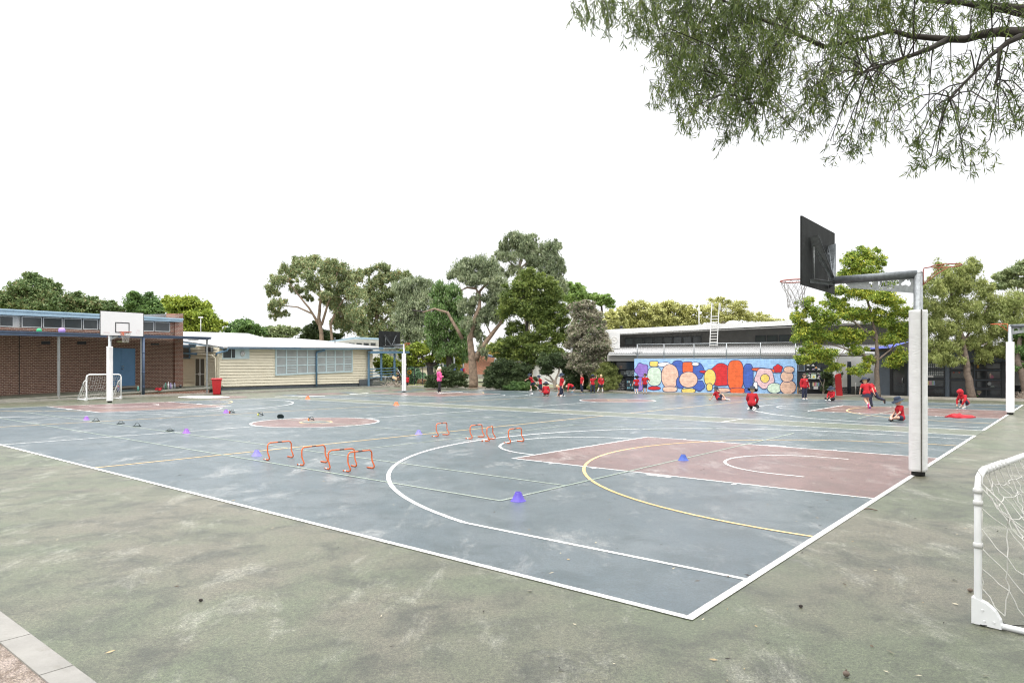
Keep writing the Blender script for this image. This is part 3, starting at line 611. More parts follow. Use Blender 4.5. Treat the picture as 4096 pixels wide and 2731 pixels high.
# --- low cream building behind the garden fence
B5 = Plane(1590, 84, 1870, 84)
lc = thing('low_cream_building', 'low cream building with white framed windows behind the garden fence', 'building', tuple(B5.pt(1700, HY)[:2]) + (0,))
slab_part(B5, 'wall', M['cream'], lc, [(1590, 1470), (1735, 1470), (1735, 1512), (1590, 1512)], off=0, th=4)
slab_part(B5, 'upper_wall', M['midblue'], lc, [(1640, 1448), (1860, 1448), (1860, 1472), (1640, 1472)], off=-.3, th=3)
slab_part(B5, 'roof', M['roofwhite'], lc, [(1600, 1443), (1870, 1443), (1870, 1448), (1600, 1448)], [(1590, 1466), (1740, 1466), (1740, 1471), (1590, 1471)], off=.2, th=4)
for x in (1700, 1728, 1758, 1786): window(B5, lc, [(x, 1452), (x + 16, 1452), (x + 16, 1468), (x, 1468)], .1, M['white'], M['glass2'], off=.05)
slab_part(B5, 'foundation', M['slate_board'], lc, [(1590, 1512), (1735, 1512), (1735, 1530), (1590, 1530)], off=-.02, th=3)
# --- small red brick building between the trees
B6 = Plane(1862, 74, 1975, 70)
rb = thing('red_brick_building', 'small orange red brick building with a navy sloping roof edge behind the big gum', 'building', tuple(B6.pt(1920, HY)[:2]) + (0,))
slab_part(B6, 'brick_wall', M['brick_red'], rb, [(1840, 1420), (1975, 1424), (1975, 1496), (1840, 1498)], off=0, th=3)
slab_part(B6, 'roof_fascia', M['navyblue'], rb, [(1838, 1392), (1940, 1409), (1995, 1424), (1993, 1430), (1935, 1420), (1838, 1405)], off=.8, th=.3)
slab_part(B6, 'end_wall', M['offwhite'], rb, [(1975, 1424), (1998, 1428), (1998, 1496), (1975, 1496)], off=-.1, th=3)
slab_part(B6, 'foundation', M['kerbm'], rb, [(1835, 1497), (2000, 1496), (2000, 1515), (1835, 1515)], off=.05, th=3)
window(B6, rb, [(1978, 1436), (1996, 1436), (1996, 1460), (1978, 1460)], .06, M['winblue'], M['glass2'])
# a second red brick block showing through the hedge, and a white wall
B7 = Plane(2060, 66, 2330, 64)
r2 = thing('brick_wing', 'red brick and pale walled wing glimpsed through the hedge behind the running children', 'building', tuple(B7.pt(2150, HY)[:2]) + (0,))
slab_part(B7, 'brick_wall', M['brick_red'], r2, [(2030, 1450), (2125, 1450), (2125, 1510), (2030, 1510)], off=0, th=3)
slab_part(B7, 'roof', M['roofwhite'], r2, [(2020, 1440), (2330, 1432), (2330, 1441), (2020, 1450)], off=.4, th=4)
slab_part(B7, 'rendered_wall', M['render_white'], r2, [(2125, 1446), (2330, 1442), (2330, 1552), (2125, 1540)], off=0, th=3)
window(B7, r2, [(2085, 1462), (2108, 1462), (2108, 1492), (2085, 1492)], .06, M['winblue'], M['glass2'], trans=(.5,))
# --- long grey building on the right, with the painted wall in front
B8 = Plane(2400, 45.6, 3186, 44.6)
lg = thing('grey_school_building', 'long dark grey building with a white skillion roof behind the painted wall', 'building', tuple(B8.pt(2800, HY)[:2]) + (0,))
B8b = Plane(2400, 49.6, 3186, 48.4)                     # upper storey set back
slab_part(B8b, 'upper_wall', M['grey_dark'], lg, [(2462, 1337), (3186, 1299), (3660, 1285), (3660, 1440), (2462, 1440)], off=0, th=8)
g = MB()
B8b.slab(g, [(2417, 1323), (3186, 1284), (3760, 1262), (3760, 1282), (3186, 1303), (2468, 1338.5), (2419, 1339)], 1.5, .2)
a = [B8b.pt(x, y, 1.3) for x, y in ((2418, 1324), (3760, 1263))]; g.prism([a[0], a[1], a[1] - B8b.n * 9 + up * .35, a[0] - B8b.n * 9 + up * .35], (0, 0, -.1)); g.build('roof', M['white'], lg)
g = MB(); a = [B8b.pt(x, y, 1.25) for x, y in ((2468, 1338), (3760, 1281))]; g.prism([a[0], a[1], a[1] - B8b.n * 1.3, a[0] - B8b.n * 1.3], (0, 0, .04)); g.build('soffit', M['offwhite'], lg)
g = MB()
for i in range(9): x = 2403 + i * 6.3; B8b.slab(g, [(x, 1340), (x + 5, 1339.6), (x + 5, 1400), (x, 1400)], 1.2, .04)
B8b.slab(g, [(2398, 1340), (2455, 1339), (2455, 1402), (2398, 1402)], 1.15, 1.0); g.build('ribbed_end_wall', M['offwhite'], lg)
for i in range(8):
    a, b = 2499 + i * 38.7, 2499 + (i + 1) * 38.7 - 3; ta, tb = lerp(1351, 1343, (a - 2499) / 310), lerp(1351, 1343, (b - 2499) / 310)
    window(B8b, lg, [(a, ta), (b, tb), (b, lerp(1381, 1373, (b - 2499) / 310)), (a, lerp(1381, 1373, (a - 2499) / 310))], .05, M['charcoal'], M['glass2'], off=.03)
for i in range(4):
    a = 3021 + i * 47; b = a + 43; window(B8b, lg, [(a, 1341 - i * .8), (b, 1340 - i * .8), (b, 1367 - i * .5), (a, 1368 - i * .5)], .05, M['charcoal'], M['glass2'], off=.03)
# lower verandah roof and fascia
g = MB(); a, b = at(2436, 1413, 44.3), at(3560, 1413, 43.2); c, d = at(3560, 1372, 48.6), at(2430, 1388, 49.4)
nseg = 120
for i in range(nseg):
    t0, t1 = i / nseg, (i + 1) / nseg; p0, p1 = a.lerp(b, t0), a.lerp(b, t1); q0, q1 = d.lerp(c, t0), d.lerp(c, t1); pm, qm = (p0 + p1) / 2 + up * .03, (q0 + q1) / 2 + up * .03
    g.poly([p0, pm, qm, q0]); g.poly([pm, p1, q1, qm])
g.build('lower_roof', M['roofwhite'], lg)
B9 = Plane(2430, 44.4, 3560, 43.3)
slab_part(B9, 'gutter', M['white'], lg, [(2434, 1412.5), (3560, 1411), (3560, 1419), (2434, 1420.5)], off=.05, th=.15)
slab_part(B9, 'fascia_panel', M['grey_mid'], lg, [(2430, 1420), (3560, 1418), (3560, 1443), (2430, 1443.5)], off=-.25, th=.1)
slab_part(B8, 'dark_wall', M['charcoal'], lg, [(2430, 1443), (3560, 1442), (3560, 1600), (2430, 1568)], off=-.3, th=3)
slab_part(B8, 'black_brick_wall', M['brick_black'], lg, [(2440, 1515), (2498, 1515), (2498, 1568), (2440, 1566)], off=.02, th=.3)
window(B8, lg, [(2466, 1448), (2500, 1448), (2500, 1477), (2466, 1477)], .05, M['charcoal'], M['glass'], off=.0)
wa = window(B8, lg, [(2500, 1448), (2560, 1448), (2560, 1477), (2500, 1477)], .05, M['charcoal'], M['glass'], off=.0)
wb = window(B8, lg, [(2480, 1480), (2562, 1480), (2562, 1507), (2480, 1507)], .05, M['charcoal'], M['glass'], off=.02)
wc = window(B8, lg, [(2502, 1511), (2562, 1511), (2562, 1567), (2502, 1567)], .06, M['charcoal'], M['glass'], off=.06)
slab_part(B8, 'pinned_paper', mat('brown_paper', (.30, .20, .16), .8), wa, (2478, 1462, 2489, 1474), off=.01, th=.01)
def text_mesh(s, size, ext=.003, bold=.0):
    cu = bpy.data.curves.new('lettering', 'FONT'); cu.body = s; cu.size = size; cu.extrude = ext; cu.offset = bold; cu.align_x = 'CENTER'; cu.align_y = 'CENTER'; cu.resolution_u = 2
    o = bpy.data.objects.new('lettering', cu); C.objects.link(o); dg = bpy.context.evaluated_depsgraph_get(); dg.update()
    me = bpy.data.meshes.new_from_object(o.evaluated_get(dg)); bpy.data.objects.remove(o); return me
def text_on(s, size, pos, right, nrm, m, parent, name='lettering', mirror=False, sx_=1.0, bold=.0, ext=.003):
    me = text_mesh(s, size, ext, bold); rt_ = Vector(right).normalized(); nm = Vector(nrm).normalized(); u_ = Vector((0, 0, 1))
    if mirror: rt_ = -rt_
    Mx = Matrix(((rt_.x * sx_, u_.x, nm.x, pos[0]), (rt_.y * sx_, u_.y, nm.y, pos[1]), (rt_.z * sx_, u_.z, nm.z, pos[2]), (0, 0, 0, 1)))
    if parent: Mx = Matrix.Translation(-org[parent.name]) @ Mx
    me.transform(Mx); me.materials.clear(); me.update(); return link(name, me, m, parent)
letm = mat('grey_window_lettering', (.42, .45, .45), .6)
for s, y, x in (('HERE HH', 1484.5, 2524), ('HERE HERE', 1492.5, 2519), ('SCARY!', 1500.5, 2524)):
    text_on(s, .15, B8.pt(x, y, .04), B8.d if B8.d.x > 0 else -B8.d, B8.n, letm, wb, mirror=True, sx_=1.0, bold=.004)
# book display in the lower window
g = MB(); cols_ = []
mb_ = [mat('book_cover_%s' % n, c, .6) for n, c in (('pale', (.5, .52, .5)), ('teal', (.15, .35, .42)), ('red', (.4, .08, .06)), ('tan', (.42, .33, .2)), ('dark', (.06, .07, .08)))]
for r_i in range(3):
    for k in range(7):
        x = 2507 + k * 6.3 + rnd.random() * 1.5; y = 1523 + r_i * 12; B8.slab(g, [(x, y), (x + 4.8, y), (x + 4.8, y + 7.5), (x, y + 7.5)], .03 + .001 * k, .01, rnd.randrange(5))
    B8.slab(g, [(2506, 1531.5 + r_i * 12), (2555, 1531.5 + r_i * 12), (2555, 1533 + r_i * 12), (2506, 1533 + r_i * 12)], .045, .04, 4)
bs = g.build('book_rack', mb_, None); tag(bs, 'rack of pale and teal books standing in the dark window left of the painted wall', 'book rack')
# air conditioner, roof ladder, vents
ac = thing('air_conditioner', 'white air conditioner outdoor unit on the lower roof behind the grey bush', 'air conditioner', tuple(at(2456, 1395, 47.5)))
g = MB(); p = at(2456, 1395, 47.5); g.box(p + up * .55, (.36, .3, .52)); g.box(p + up * .0, (.5, .25, .03)); g.build('casing', M['white'], ac)
g = MB(); g.lathe([(.24, 0), (.25, .02), (.22, .03), (.20, .012), (.05, .012), (.04, .03)], p + Vector((-.04, -.3, .6)), 18, ax=(0, -1, 0)); g.build('fan_grille', M['offwhite'], ac)
ld = thing('roof_ladder', 'tall white access ladder rising from the lower roof past the roof edge', 'ladder', tuple(at(2854, 1383, 46.8)))
g = MB()
for (xb, yb, xt, yt) in ((2839, 1383, 2847, 1216), (2868, 1384, 2877, 1216)): g.bar(at(xb, yb, 46.6), at(xt, yt, 47.0), .05, .05)
for xt in (2847, 2877): g.tube([at(xt, 1216, 47.0), at(xt + 2, 1213, 47.0), at(xt + 5, 1216, 47.2), at(xt + 5, 1240, 47.4)], .03, 6)
g.build('stile', M['white'], ld)
for i in range(11):
    y = 1266 + i * 11.4; t = (1383 - y) / 167; g = MB(); a, b = at(2839 + 8 * t, y, 46.6 + .4 * t), at(2868 + 9 * t, y - .6, 46.6 + .4 * t); g.tube([a, b], .032, 6); g.build('rung', M['offwhite'], ld)
g = MB(); p = at(2932, 1298, 52); g.lathe([(.55, 0), (.5, .15), (.3, .27), (.02, .32)], p, 14); tag(g.build('roof_vent', M['offwhite'], None), 'pale domed vent on the long roof right of the ladder', 'vent')
g = MB(); p = at(2796, 1303, 52); g.tube([p, p + up * 1.7], .04, 6); g.ball(p + Vector((.12, 0, 1.0)), .1, 6); tag(g.build('roof_mast', M['white'], None), 'thin white mast on the long roof left of the ladder', 'mast')
g = MB(); p = at(2485, 1320, 53); g.tube([p, p + up * .25], .09, 8); g.tube([p + up * .25, p + up * .32], .14, 8); tag(g.build('roof_flue', M['charcoal'], None), 'short black flue on the white roof near its left end', 'flue')
# painted wall
MW = Plane(2537.5, 42.55, 3188, 38.9)
mw = thing('mural_wall', 'low pale blue brick wall painted with big bright rounded shapes', 'wall', tuple(MW.pt(2860, HY)[:2]) + (0,))
slab_part(MW, 'brick_wall', M['brick_blue'], mw, [(2537.5, 1435), (3188, 1435.5), (3188, 1585), (2537.5, 1576)], off=0, th=.3)
slab_part(MW, 'wall_end', mat('tan_render', (.42, .26, .12), .8), mw, [(3188, 1548), (3193, 1548), (3193, 1582), (3188, 1582)], off=-.01, th=.28)
def paint_mat(n, c): return brick_mat('mural_' + n, c, tuple(x * .9 for x in c), tuple(x * .72 for x in c), bw=.4, rh=.1, ms=.008, rough=.6)
MC = {'o': paint_mat('outline_navy', (.02, .035, .13)), 'p': paint_mat('purple', (.28, .17, .55)), 'm': paint_mat('mint', (.60, .74, .60)), 'k': paint_mat('pink', (.76, .50, .38)),
      'b': paint_mat('blue', (.055, .12, .46)), 'y': paint_mat('yellow', (.82, .62, .15)), 'r': paint_mat('red', (.62, .02, .025)), 'g': paint_mat('orange', (.78, .13, .03)), 'w': paint_mat('white', (.8, .8, .8)), 'l': paint_mat('rose', (.78, .52, .55))}
keys = list(MC); mur = MB(); lvl = [0]
def blob(cx, cy, rx, ry, col, e=2.4, wob=0, tilt=0, n=40, ol=2.4):
    rx *= 1.12; ry = min(ry * 1.1, abs(1579 - cy) - 1, abs(cy - 1438) - 1) if ry > 14 else ry; lvl[0] += 1; base = .004 + lvl[0] * .0012
    for k, (q, c) in enumerate(((0, 'o'), (ol, col))):
        pts = []
        for i in range(n):
            th = 2 * math.pi * i / n; c0, s0 = math.cos(th), math.sin(th); rr = 1 + wob * math.cos(5 * th + cx)
            x = math.copysign(abs(c0) ** (2 / e), c0) * (rx - q) * rr; y = math.copysign(abs(s0) ** (2 / e), s0) * (ry - q) * rr
            pts.append((cx + x * math.cos(tilt) - y * math.sin(tilt), cy + x * math.sin(tilt) + y * math.cos(tilt)))
        MW.slab(mur, pts, base + k * .0007, .002, keys.index(c))
for a in ((2567, 1480, 25, 26, 'p', 2, .10), (2560, 1536, 12, 26, 'p', 3), (2618, 1505, 27, 36, 'm', 2.6), (2616, 1455, 17, 12, 'y', 4), (2617, 1552, 24, 9, 'r', 2), (2658, 1458, 26, 11, 'w', 2, .06),
          (2712, 1480, 26, 36, 'b', 2.4), (2680, 1505, 32, 45, 'k', 2.2), (2680, 1556, 27, 12, 'k', 3), (2722, 1530, 16, 22, 'b', 2.5), (2790, 1484, 24, 30, 'b', 2.4, .05), (2795, 1542, 22, 20, 'b', 2.2, .06),
          (2751, 1470, 20, 22, 'g', 5), (2754, 1518, 34, 30, 'k', 2), (2754, 1562, 26, 10, 'y', 3), (2782, 1456, 14, 9, 'w', 2), (2886, 1499, 41, 42, 'r', 2.2, .05), (2826, 1488, 26, 7, 'r', 2.4, 0, .1), (2840, 1510, 22, 32, 'y', 2.1), (2838, 1548, 12, 15, 'y', 2.4),
          (2890, 1560, 30, 10, 'k', 2.4), (2942, 1500, 30, 56, 'g', 3), (2950, 1562, 28, 13, 'g', 3), (2993, 1504, 19, 46, 'b', 3), (2993, 1562, 14, 12, 'b', 3), (3058, 1480, 48, 9, 'g', 2.4, 0, .08), (3112, 1474, 17, 16, 'r', 2, .10),
          (3058, 1512, 36, 38, 'l', 2, .07), (3060, 1513, 17, 17, 'y', 2), (3022, 1545, 9, 18, 'w', 3), (3098, 1552, 27, 20, 'm', 2), (3152, 1548, 30, 28, 'k', 2), (3148, 1505, 24, 22, 'k', 2), (3156, 1478, 20, 14, 'k', 2.4)):
    blob(*a)
mur.build('mural', [MC[k] for k in keys], mw)
# mesh fence standing on the painted wall
def chain_mat(name, col, sc, thick=.12, alpha=1.0):
    m, t, b = nodes(name); gu = N(t, 'ShaderNodeUVMap'); gu.uv_map = 'UVMap'
    mp = N(t, 'ShaderNodeMapping'); mp.inputs['Rotation'].default_value = (0, 0, R(45)); mp.inputs['Scale'].default_value = (sc, sc, sc); t.links.new(gu.outputs[0], mp.inputs[0])
    s_ = N(t, 'ShaderNodeSeparateXYZ'); t.links.new(mp.outputs[0], s_.inputs[0]); outs = []
    for ax in ('X', 'Y'):
        fr = N(t, 'ShaderNodeMath'); fr.operation = 'FRACT'; t.links.new(s_.outputs[ax], fr.inputs[0])
        lt = N(t, 'ShaderNodeMath'); lt.operation = 'LESS_THAN'; t.links.new(fr.outputs[0], lt.inputs[0]); lt.inputs[1].default_value = thick; outs.append(lt.outputs[0])
    mxm = N(t, 'ShaderNodeMath'); mxm.operation = 'MAXIMUM'; t.links.new(outs[0], mxm.inputs[0]); t.links.new(outs[1], mxm.inputs[1])
    b.inputs['Base Color'].default_value = c4(col); b.inputs['Roughness'].default_value = .6; t.links.new(mxm.outputs[0], b.inputs['Alpha']); return m
FB = Plane(2545, 42.45, 3188, 38.85); FB.n = MW.n
mf = thing('mesh_fence', 'grey chain mesh fence with steel posts standing on top of the painted wall', 'fence', tuple(FB.pt(2860, HY)[:2]) + (2.1,))
ftp = lambda x: lerp(1377.5, 1369, (x - 2545) / 640)
for x in (2549, 2656, 2776, 2906, 3042, 3182):
    g = MB(); a, b = FB.pt(x, 1435, -.1), FB.pt(x, ftp(x) - 1, -.1); b.x, b.y = a.x, a.y; g.tube([a, b], .03, 8); g.build('post', M['galv'], mf)
g = MB()
for (yy) in (0, 58): g.tube([FB.pt(2547, ftp(2547) + yy, -.1), FB.pt(3186, ftp(3186) + yy, -.1)], .025, 6)
g.build('rail', M['galv'], mf)
g = MB(); FB.rect(g, 2549, ftp(2549), 3184, 1434, -.14, .002, 0, ftp(3184), 1434.5); g.build('mesh', chain_mat('chain_mesh', (.36, .36, .35), 13, .11), mf)
g = MB(); g.box(at(2550, 1409.5, 43.0), (.3, .12, .02)); g.lathe([(.16, -.08), (.1, -.12)], at(2550, 1411, 43.0), 10); tag(g.build('area_light', M['charcoal'], None), 'dark flat light fitting under the gutter beside the first fence post', 'light')
# --- classroom windows right of the painted wall
B10 = Plane(3186, 40.6, 3400, 40.2)
pw = thing('poster_window_wall', 'black framed windows with posters on a black brick base right of the painted wall', 'building', tuple(B10.pt(3240, HY)[:2]) + (0,))
slab_part(B10, 'wall', M['charcoal'], pw, [(3186, 1440), (3380, 1440), (3380, 1583), (3186, 1583)], off=0, th=3)
slab_part(B10, 'black_brick_base', M['brick_black'], pw, [(3192, 1545), (3214, 1545), (3214, 1582), (3192, 1582)], off=.05, th=.2)
w1 = window(B10, pw, [(3190, 1452), (3218, 1452), (3218, 1484), (3190, 1484)], .05, M['blue_grey'], M['glass2'], off=.05)
w2 = window(B10, pw, [(3219, 1448), (3292, 1448), (3292, 1483), (3219, 1483)], .06, M['charcoal'], M['glass'], off=.05)
w3 = window(B10, pw, [(3219, 1486), (3292, 1486), (3292, 1519), (3219, 1519)], .06, M['charcoal'], M['glass'], off=.05)
w4 = window(B10, pw, [(3219, 1523), (3292, 1523), (3292, 1560), (3219, 1560)], .06, M['charcoal'], M['glass2'], off=.05)
pc = [mat('cutout_%s' % n, c, .7) for n, c in (('white', (.6, .6, .58)), ('lilac', (.35, .25, .4)), ('green', (.15, .3, .15)), ('orange', (.6, .25, .06)))]
for k, (x, y, c) in enumerate(((3233, 1461, 0), (3252, 1462, 0), (3264, 1472, 3), (3231, 1479, 0), (3253, 1479, 1), (3275, 1478, 0), (3228, 1497, 2), (3236, 1503, 0), (3240, 1493, 1), (3272, 1494, 0), (3281, 1495, 2), (3277, 1506, 1), (3273, 1513, 0), (3238, 1513, 0))):
    g = MB(); B10.slab(g, ell(x, y, 7, 1.6, 14), .016, .006, 0); B10.slab(g, ell(x, y - 2.2, 3.6, 3.2, 12), .020, .006, 1); g.build('paper_cutout', [pc[0], pc[c]], w2 if y < 1484 else w3)
def poster(pl, x0, y0, x1, y1, bgm, parent, name='poster'):
    g = MB(); pl.rect(g, x0, y0, x1, y1, .018, .006); return g.build(name, bgm, parent)
po = poster(B10, 3244, 1491, 3264, 1517, mat('pale_green_poster', (.58, .68, .56), .6), w3)
g = MB(); B10.slab(g, ell(3254, 1507, 4.2, 4.2, 16), .024, .004); g.build('printed_spot', mat('yellow_print', (.65, .48, .05), .6), po)
text_on('MATHS GAMES', .045, B10.pt(3254, 1496, .022), B10.d, B10.n, M['blackpaint'], po)
def chart(pl, x0, y0, x1, y1, parent):
    o = poster(pl, x0, y0, x1, y1, M['white'], parent, 'chart'); cc = [(.6, .55, .2), (.5, .05, .05), (.45, .12, .3), (.1, .35, .12), (.12, .25, .5)]
    g = MB(); n = 5
    for i in range(n):
        xa = x0 + (x1 - x0) * (i + .12) / n; xb = x0 + (x1 - x0) * (i + .88) / n
        for j in range(5): pl.rect(g, xa, y0 + (y1 - y0) * (.08 + j * .18), xb, y0 + (y1 - y0) * (.21 + j * .18), .024, .004, i)
    g.build('printed_columns', [mat('chart_ink', c, .6) for c in cc], o)
chart(B10, 3250, 1527, 3277, 1544, w4); poster(B10, 3254, 1545, 3272, 1557, M['white'], w4, 'notice'); poster(B10, 3229, 1530, 3238, 1545, M['white'], w4, 'notice')
# white wall with black brick base running back to the right
B11 = Plane(3340, 38.7, 3560, 43.5)
ww = thing('white_panel_wall', 'white wall with a black brick base and a black vertical slot window behind the tree', 'building', tuple(B11.pt(3450, HY)[:2]) + (0,))
slab_part(B11, 'white_wall', M['render_white'], ww, [(3345, 1425), (3545, 1425), (3545, 1536), (3345, 1550)], off=0, th=.2)
slab_part(B11, 'black_brick_base', M['brick_black'], ww, [(3345, 1550), (3545, 1536), (3545, 1574), (3345, 1583)], off=.01, th=.2)
slab_part(B11, 'slot_window', M['glass'], ww, [(3389, 1446), (3402, 1446), (3402, 1582), (3389, 1582)], off=.04, th=.04)
g = MB(); p = B11.pt(3422, 1582, .15); g.tube([p, p + up * .75], .03, 6); g.build('pipe', M['offwhite'], ww)
# dark glazed facade on the right
B12 = Plane(3500, 39.4, 4030, 35.0)
df = thing('dark_glazed_building', 'dark blue grey building with black framed full height windows behind the right hand trees', 'building', tuple(B12.pt(3780, HY)[:2]) + (0,))
bb = lambda x: lerp(1580.5, 1592.5, (x - 3520) / 500)
slab_part(B12, 'wall', M['blue_grey'], df, [(3500, 1405), (4024, 1400), (4024, bb(4024)), (3500, bb(3500))], off=0, th=5)
slab_part(B12, 'roof_edge', M['grey_dark'], df, [(3480, 1390), (4050, 1383), (4050, 1402), (3480, 1407)], off=.7, th=5)
def dfx(xa, ya, xb, yb, gm=None, name='window', par=None, off=.05, mull=(), trans=(), fw=.06): return window(B12, par or df, [(xa, ya), (xb, ya), (xb, yb), (xa, yb)], fw, M['charcoal'], gm or M['glass'], off=off, name=name, mull=mull, trans=trans)
do = dfx(3560, 1446, 3628, 1582, name='door', mull=(.12,), fw=.11)
g = MB(); P_ = [B12.pt(3612, 1513, .05), B12.pt(3609, 1513, .14), B12.pt(3609, 1531, .14), B12.pt(3612, 1531, .05)]; g.tube(P_, .02, 6); g.build('handle', M['galv'], do)
wl = [dfx(3640, 1448, 3780, 1478, M['glass2'], mull=(.45,)), dfx(3640, 1480, 3780, 1514, M['glass2'], mull=(.45,)), dfx(3640, 1516, 3780, 1549, mull=(.45,)), dfx(3640, 1551, 3780, 1585, mull=(.45,)),
      dfx(3799, 1448, 3896, 1480, mull=(.97,)), dfx(3799, 1482, 3896, 1516), dfx(3799, 1519, 3896, 1587),
      dfx(3902, 1448, 4006, 1478, M['glass2']), dfx(3902, 1481, 4006, 1517, mull=(.42,)), dfx(3902, 1520, 4006, 1552, mull=(.42,)), dfx(3902, 1555, 4006, 1588, mull=(.42,))]
poster(B12, 3713, 1501, 3734, 1513, M['white'], wl[1], 'notice'); chart(B12, 3711, 1522, 3740, 1540, wl[2])
# things seen in the rooms
def inwin(x, y, rx, ry, c, par, nm): g = MB(); B12.slab(g, ell(x, y, rx, ry, 14), .02, .008); g.build(nm, mat('display_' + nm, c, .7), par)
for x, y, rx, ry, c, par, nm in ((3967, 1508, 8, 9, (.32, .12, .18), wl[8], 'cloth_display'), (3962, 1500, 4, 8, (.5, .36, .3), wl[8], 'cloth_display'), (3912, 1466, 5, 7, (.45, .28, .06), wl[7], 'window_ornament'), (3912, 1568, 14, 7, (.2, .18, .12), wl[10], 'soft_toy'), (3917, 1575, 4, 4, (.4, .25, .25), wl[10], 'soft_toy'), (3908, 1583, 6, 3, (.12, .3, .04), wl[10], 'soft_toy'), (3815, 1488, 4, 5, (.3, .1, .08), wl[5], 'plant_pot'), (3838, 1488, 4, 5, (.3, .1, .08), wl[5], 'plant_pot'), (3958, 1534, 8, 7, (.25, .27, .28), wl[9], 'shelf_item'), (3970, 1548, 10, 6, (.14, .17, .16), wl[9], 'shelf_item')):
    inwin(x, y, rx, ry, c, par, nm)
for k in range(9):                                       # strings of paper in the left windows
    g = MB(); x = 3712 + k * 7.5
    for j in range(5): B12.slab(g, ell(x, 1456 + j * 10.5, 2.2, 4.2, 10), .02, .006)
    g.build('paper_garland', M['galv'], wl[0])
slab_part(B12, 'end_post', M['charcoal'], df, [(4008, 1445), (4026, 1445), (4026, bb(4026)), (4008, bb(4008))], off=.12, th=.3)
B13 = Plane(4020, 36.5, 4400, 31.0)
sw_ = thing('white_end_wall', 'white rendered wall with a black brick base at the right edge', 'wall', tuple(B13.pt(4080, HY)[:2]) + (0,))
slab_part(B13, 'white_wall', M['render_white'], sw_, [(4020, 1385), (4400, 1370), (4400, 1545), (4020, 1541)], off=0, th=2)
slab_part(B13, 'black_brick_base', M['brick_black'], sw_, [(4020, 1541), (4400, 1545), (4400, 1620), (4020, 1594)], off=.02, th=2)
# shade sails seen through the branches
sail = MB(); sail.prism([at(3440, 1399, 38.5), at(3560, 1380, 40), at(3640, 1366, 39.5), at(3560, 1393, 38)], (0, 0, .02)); tag(sail.build('shade_sail', mat('blue_sail_cloth', (.06, .08, .36), .7), None), 'blue shade sail glimpsed behind the tree right of the painted wall', 'shade sail')
sail = MB(); sail.prism([at(3640, 1392, 37.5), at(3700, 1384, 38), at(3960, 1376, 37), at(3900, 1384, 36.5)], (0, 0, .02)); tag(sail.build('shade_sail', mat('maroon_sail_cloth', (.20, .03, .03), .7), None), 'dark red shade sail above the dark glazed building behind the tree', 'shade sail')
# red banner board
rbn = MB(); P_ = [gnd(3352, 1587), gnd(3371, 1587), at(3364, 1494, 36.6), at(3352, 1494, 36.6), at(3341, 1500, 36.6)]; P_[0].y = P_[1].y = 36.6; P_[0] = at(3347, 1583, 36.6); P_[1] = at(3371, 1583, 36.6)
rbn.prism(P_, (0, .08, 0)); tag(rbn.build('red_banner', M['binred'], None), 'tall narrow red board leaning behind the sitting child', 'board')
g = MB(); g.prism([at(3344, 1583, 36.7), at(3349, 1583, 36.7), at(3344, 1541, 36.7)], (0, .05, 0)); tag(g.build('white_board', M['white'], None), 'thin white board edge beside the tall red board', 'board')
# ---------------------------------------------------------------- goal posts with backboards
def cut_text(me_obj, items, depth):
    # cuts lettering through a plate; items: (mesh, matrix)
    for me, mx_ in items:
        c = bpy.data.objects.new('cutter', me); C.objects.link(c); c.matrix_world = mx_
        b = me_obj.modifiers.new('cut', 'BOOLEAN'); b.operation = 'DIFFERENCE'; b.solver = 'EXACT'; b.object = c
    dg = bpy.context.evaluated_depsgraph_get(); dg.update()
    nm = bpy.data.meshes.new_from_object(me_obj.evaluated_get(dg)); me_obj.modifiers.clear(); me_obj.data = nm
    for o in [o for o in C.objects if o.name.startswith('cutter')]: bpy.data.objects.remove(o)
AUS = [(.02, .42), (.12, .62), (.3, .72), (.38, .9), (.55, .98), (.62, .80), (.72, .74), (.78, 1.0), (.86, .70), (.97, .45), (.92, .18), (.78, .02), (.66, .10), (.5, .26), (.3, .22), (.1, .14)]
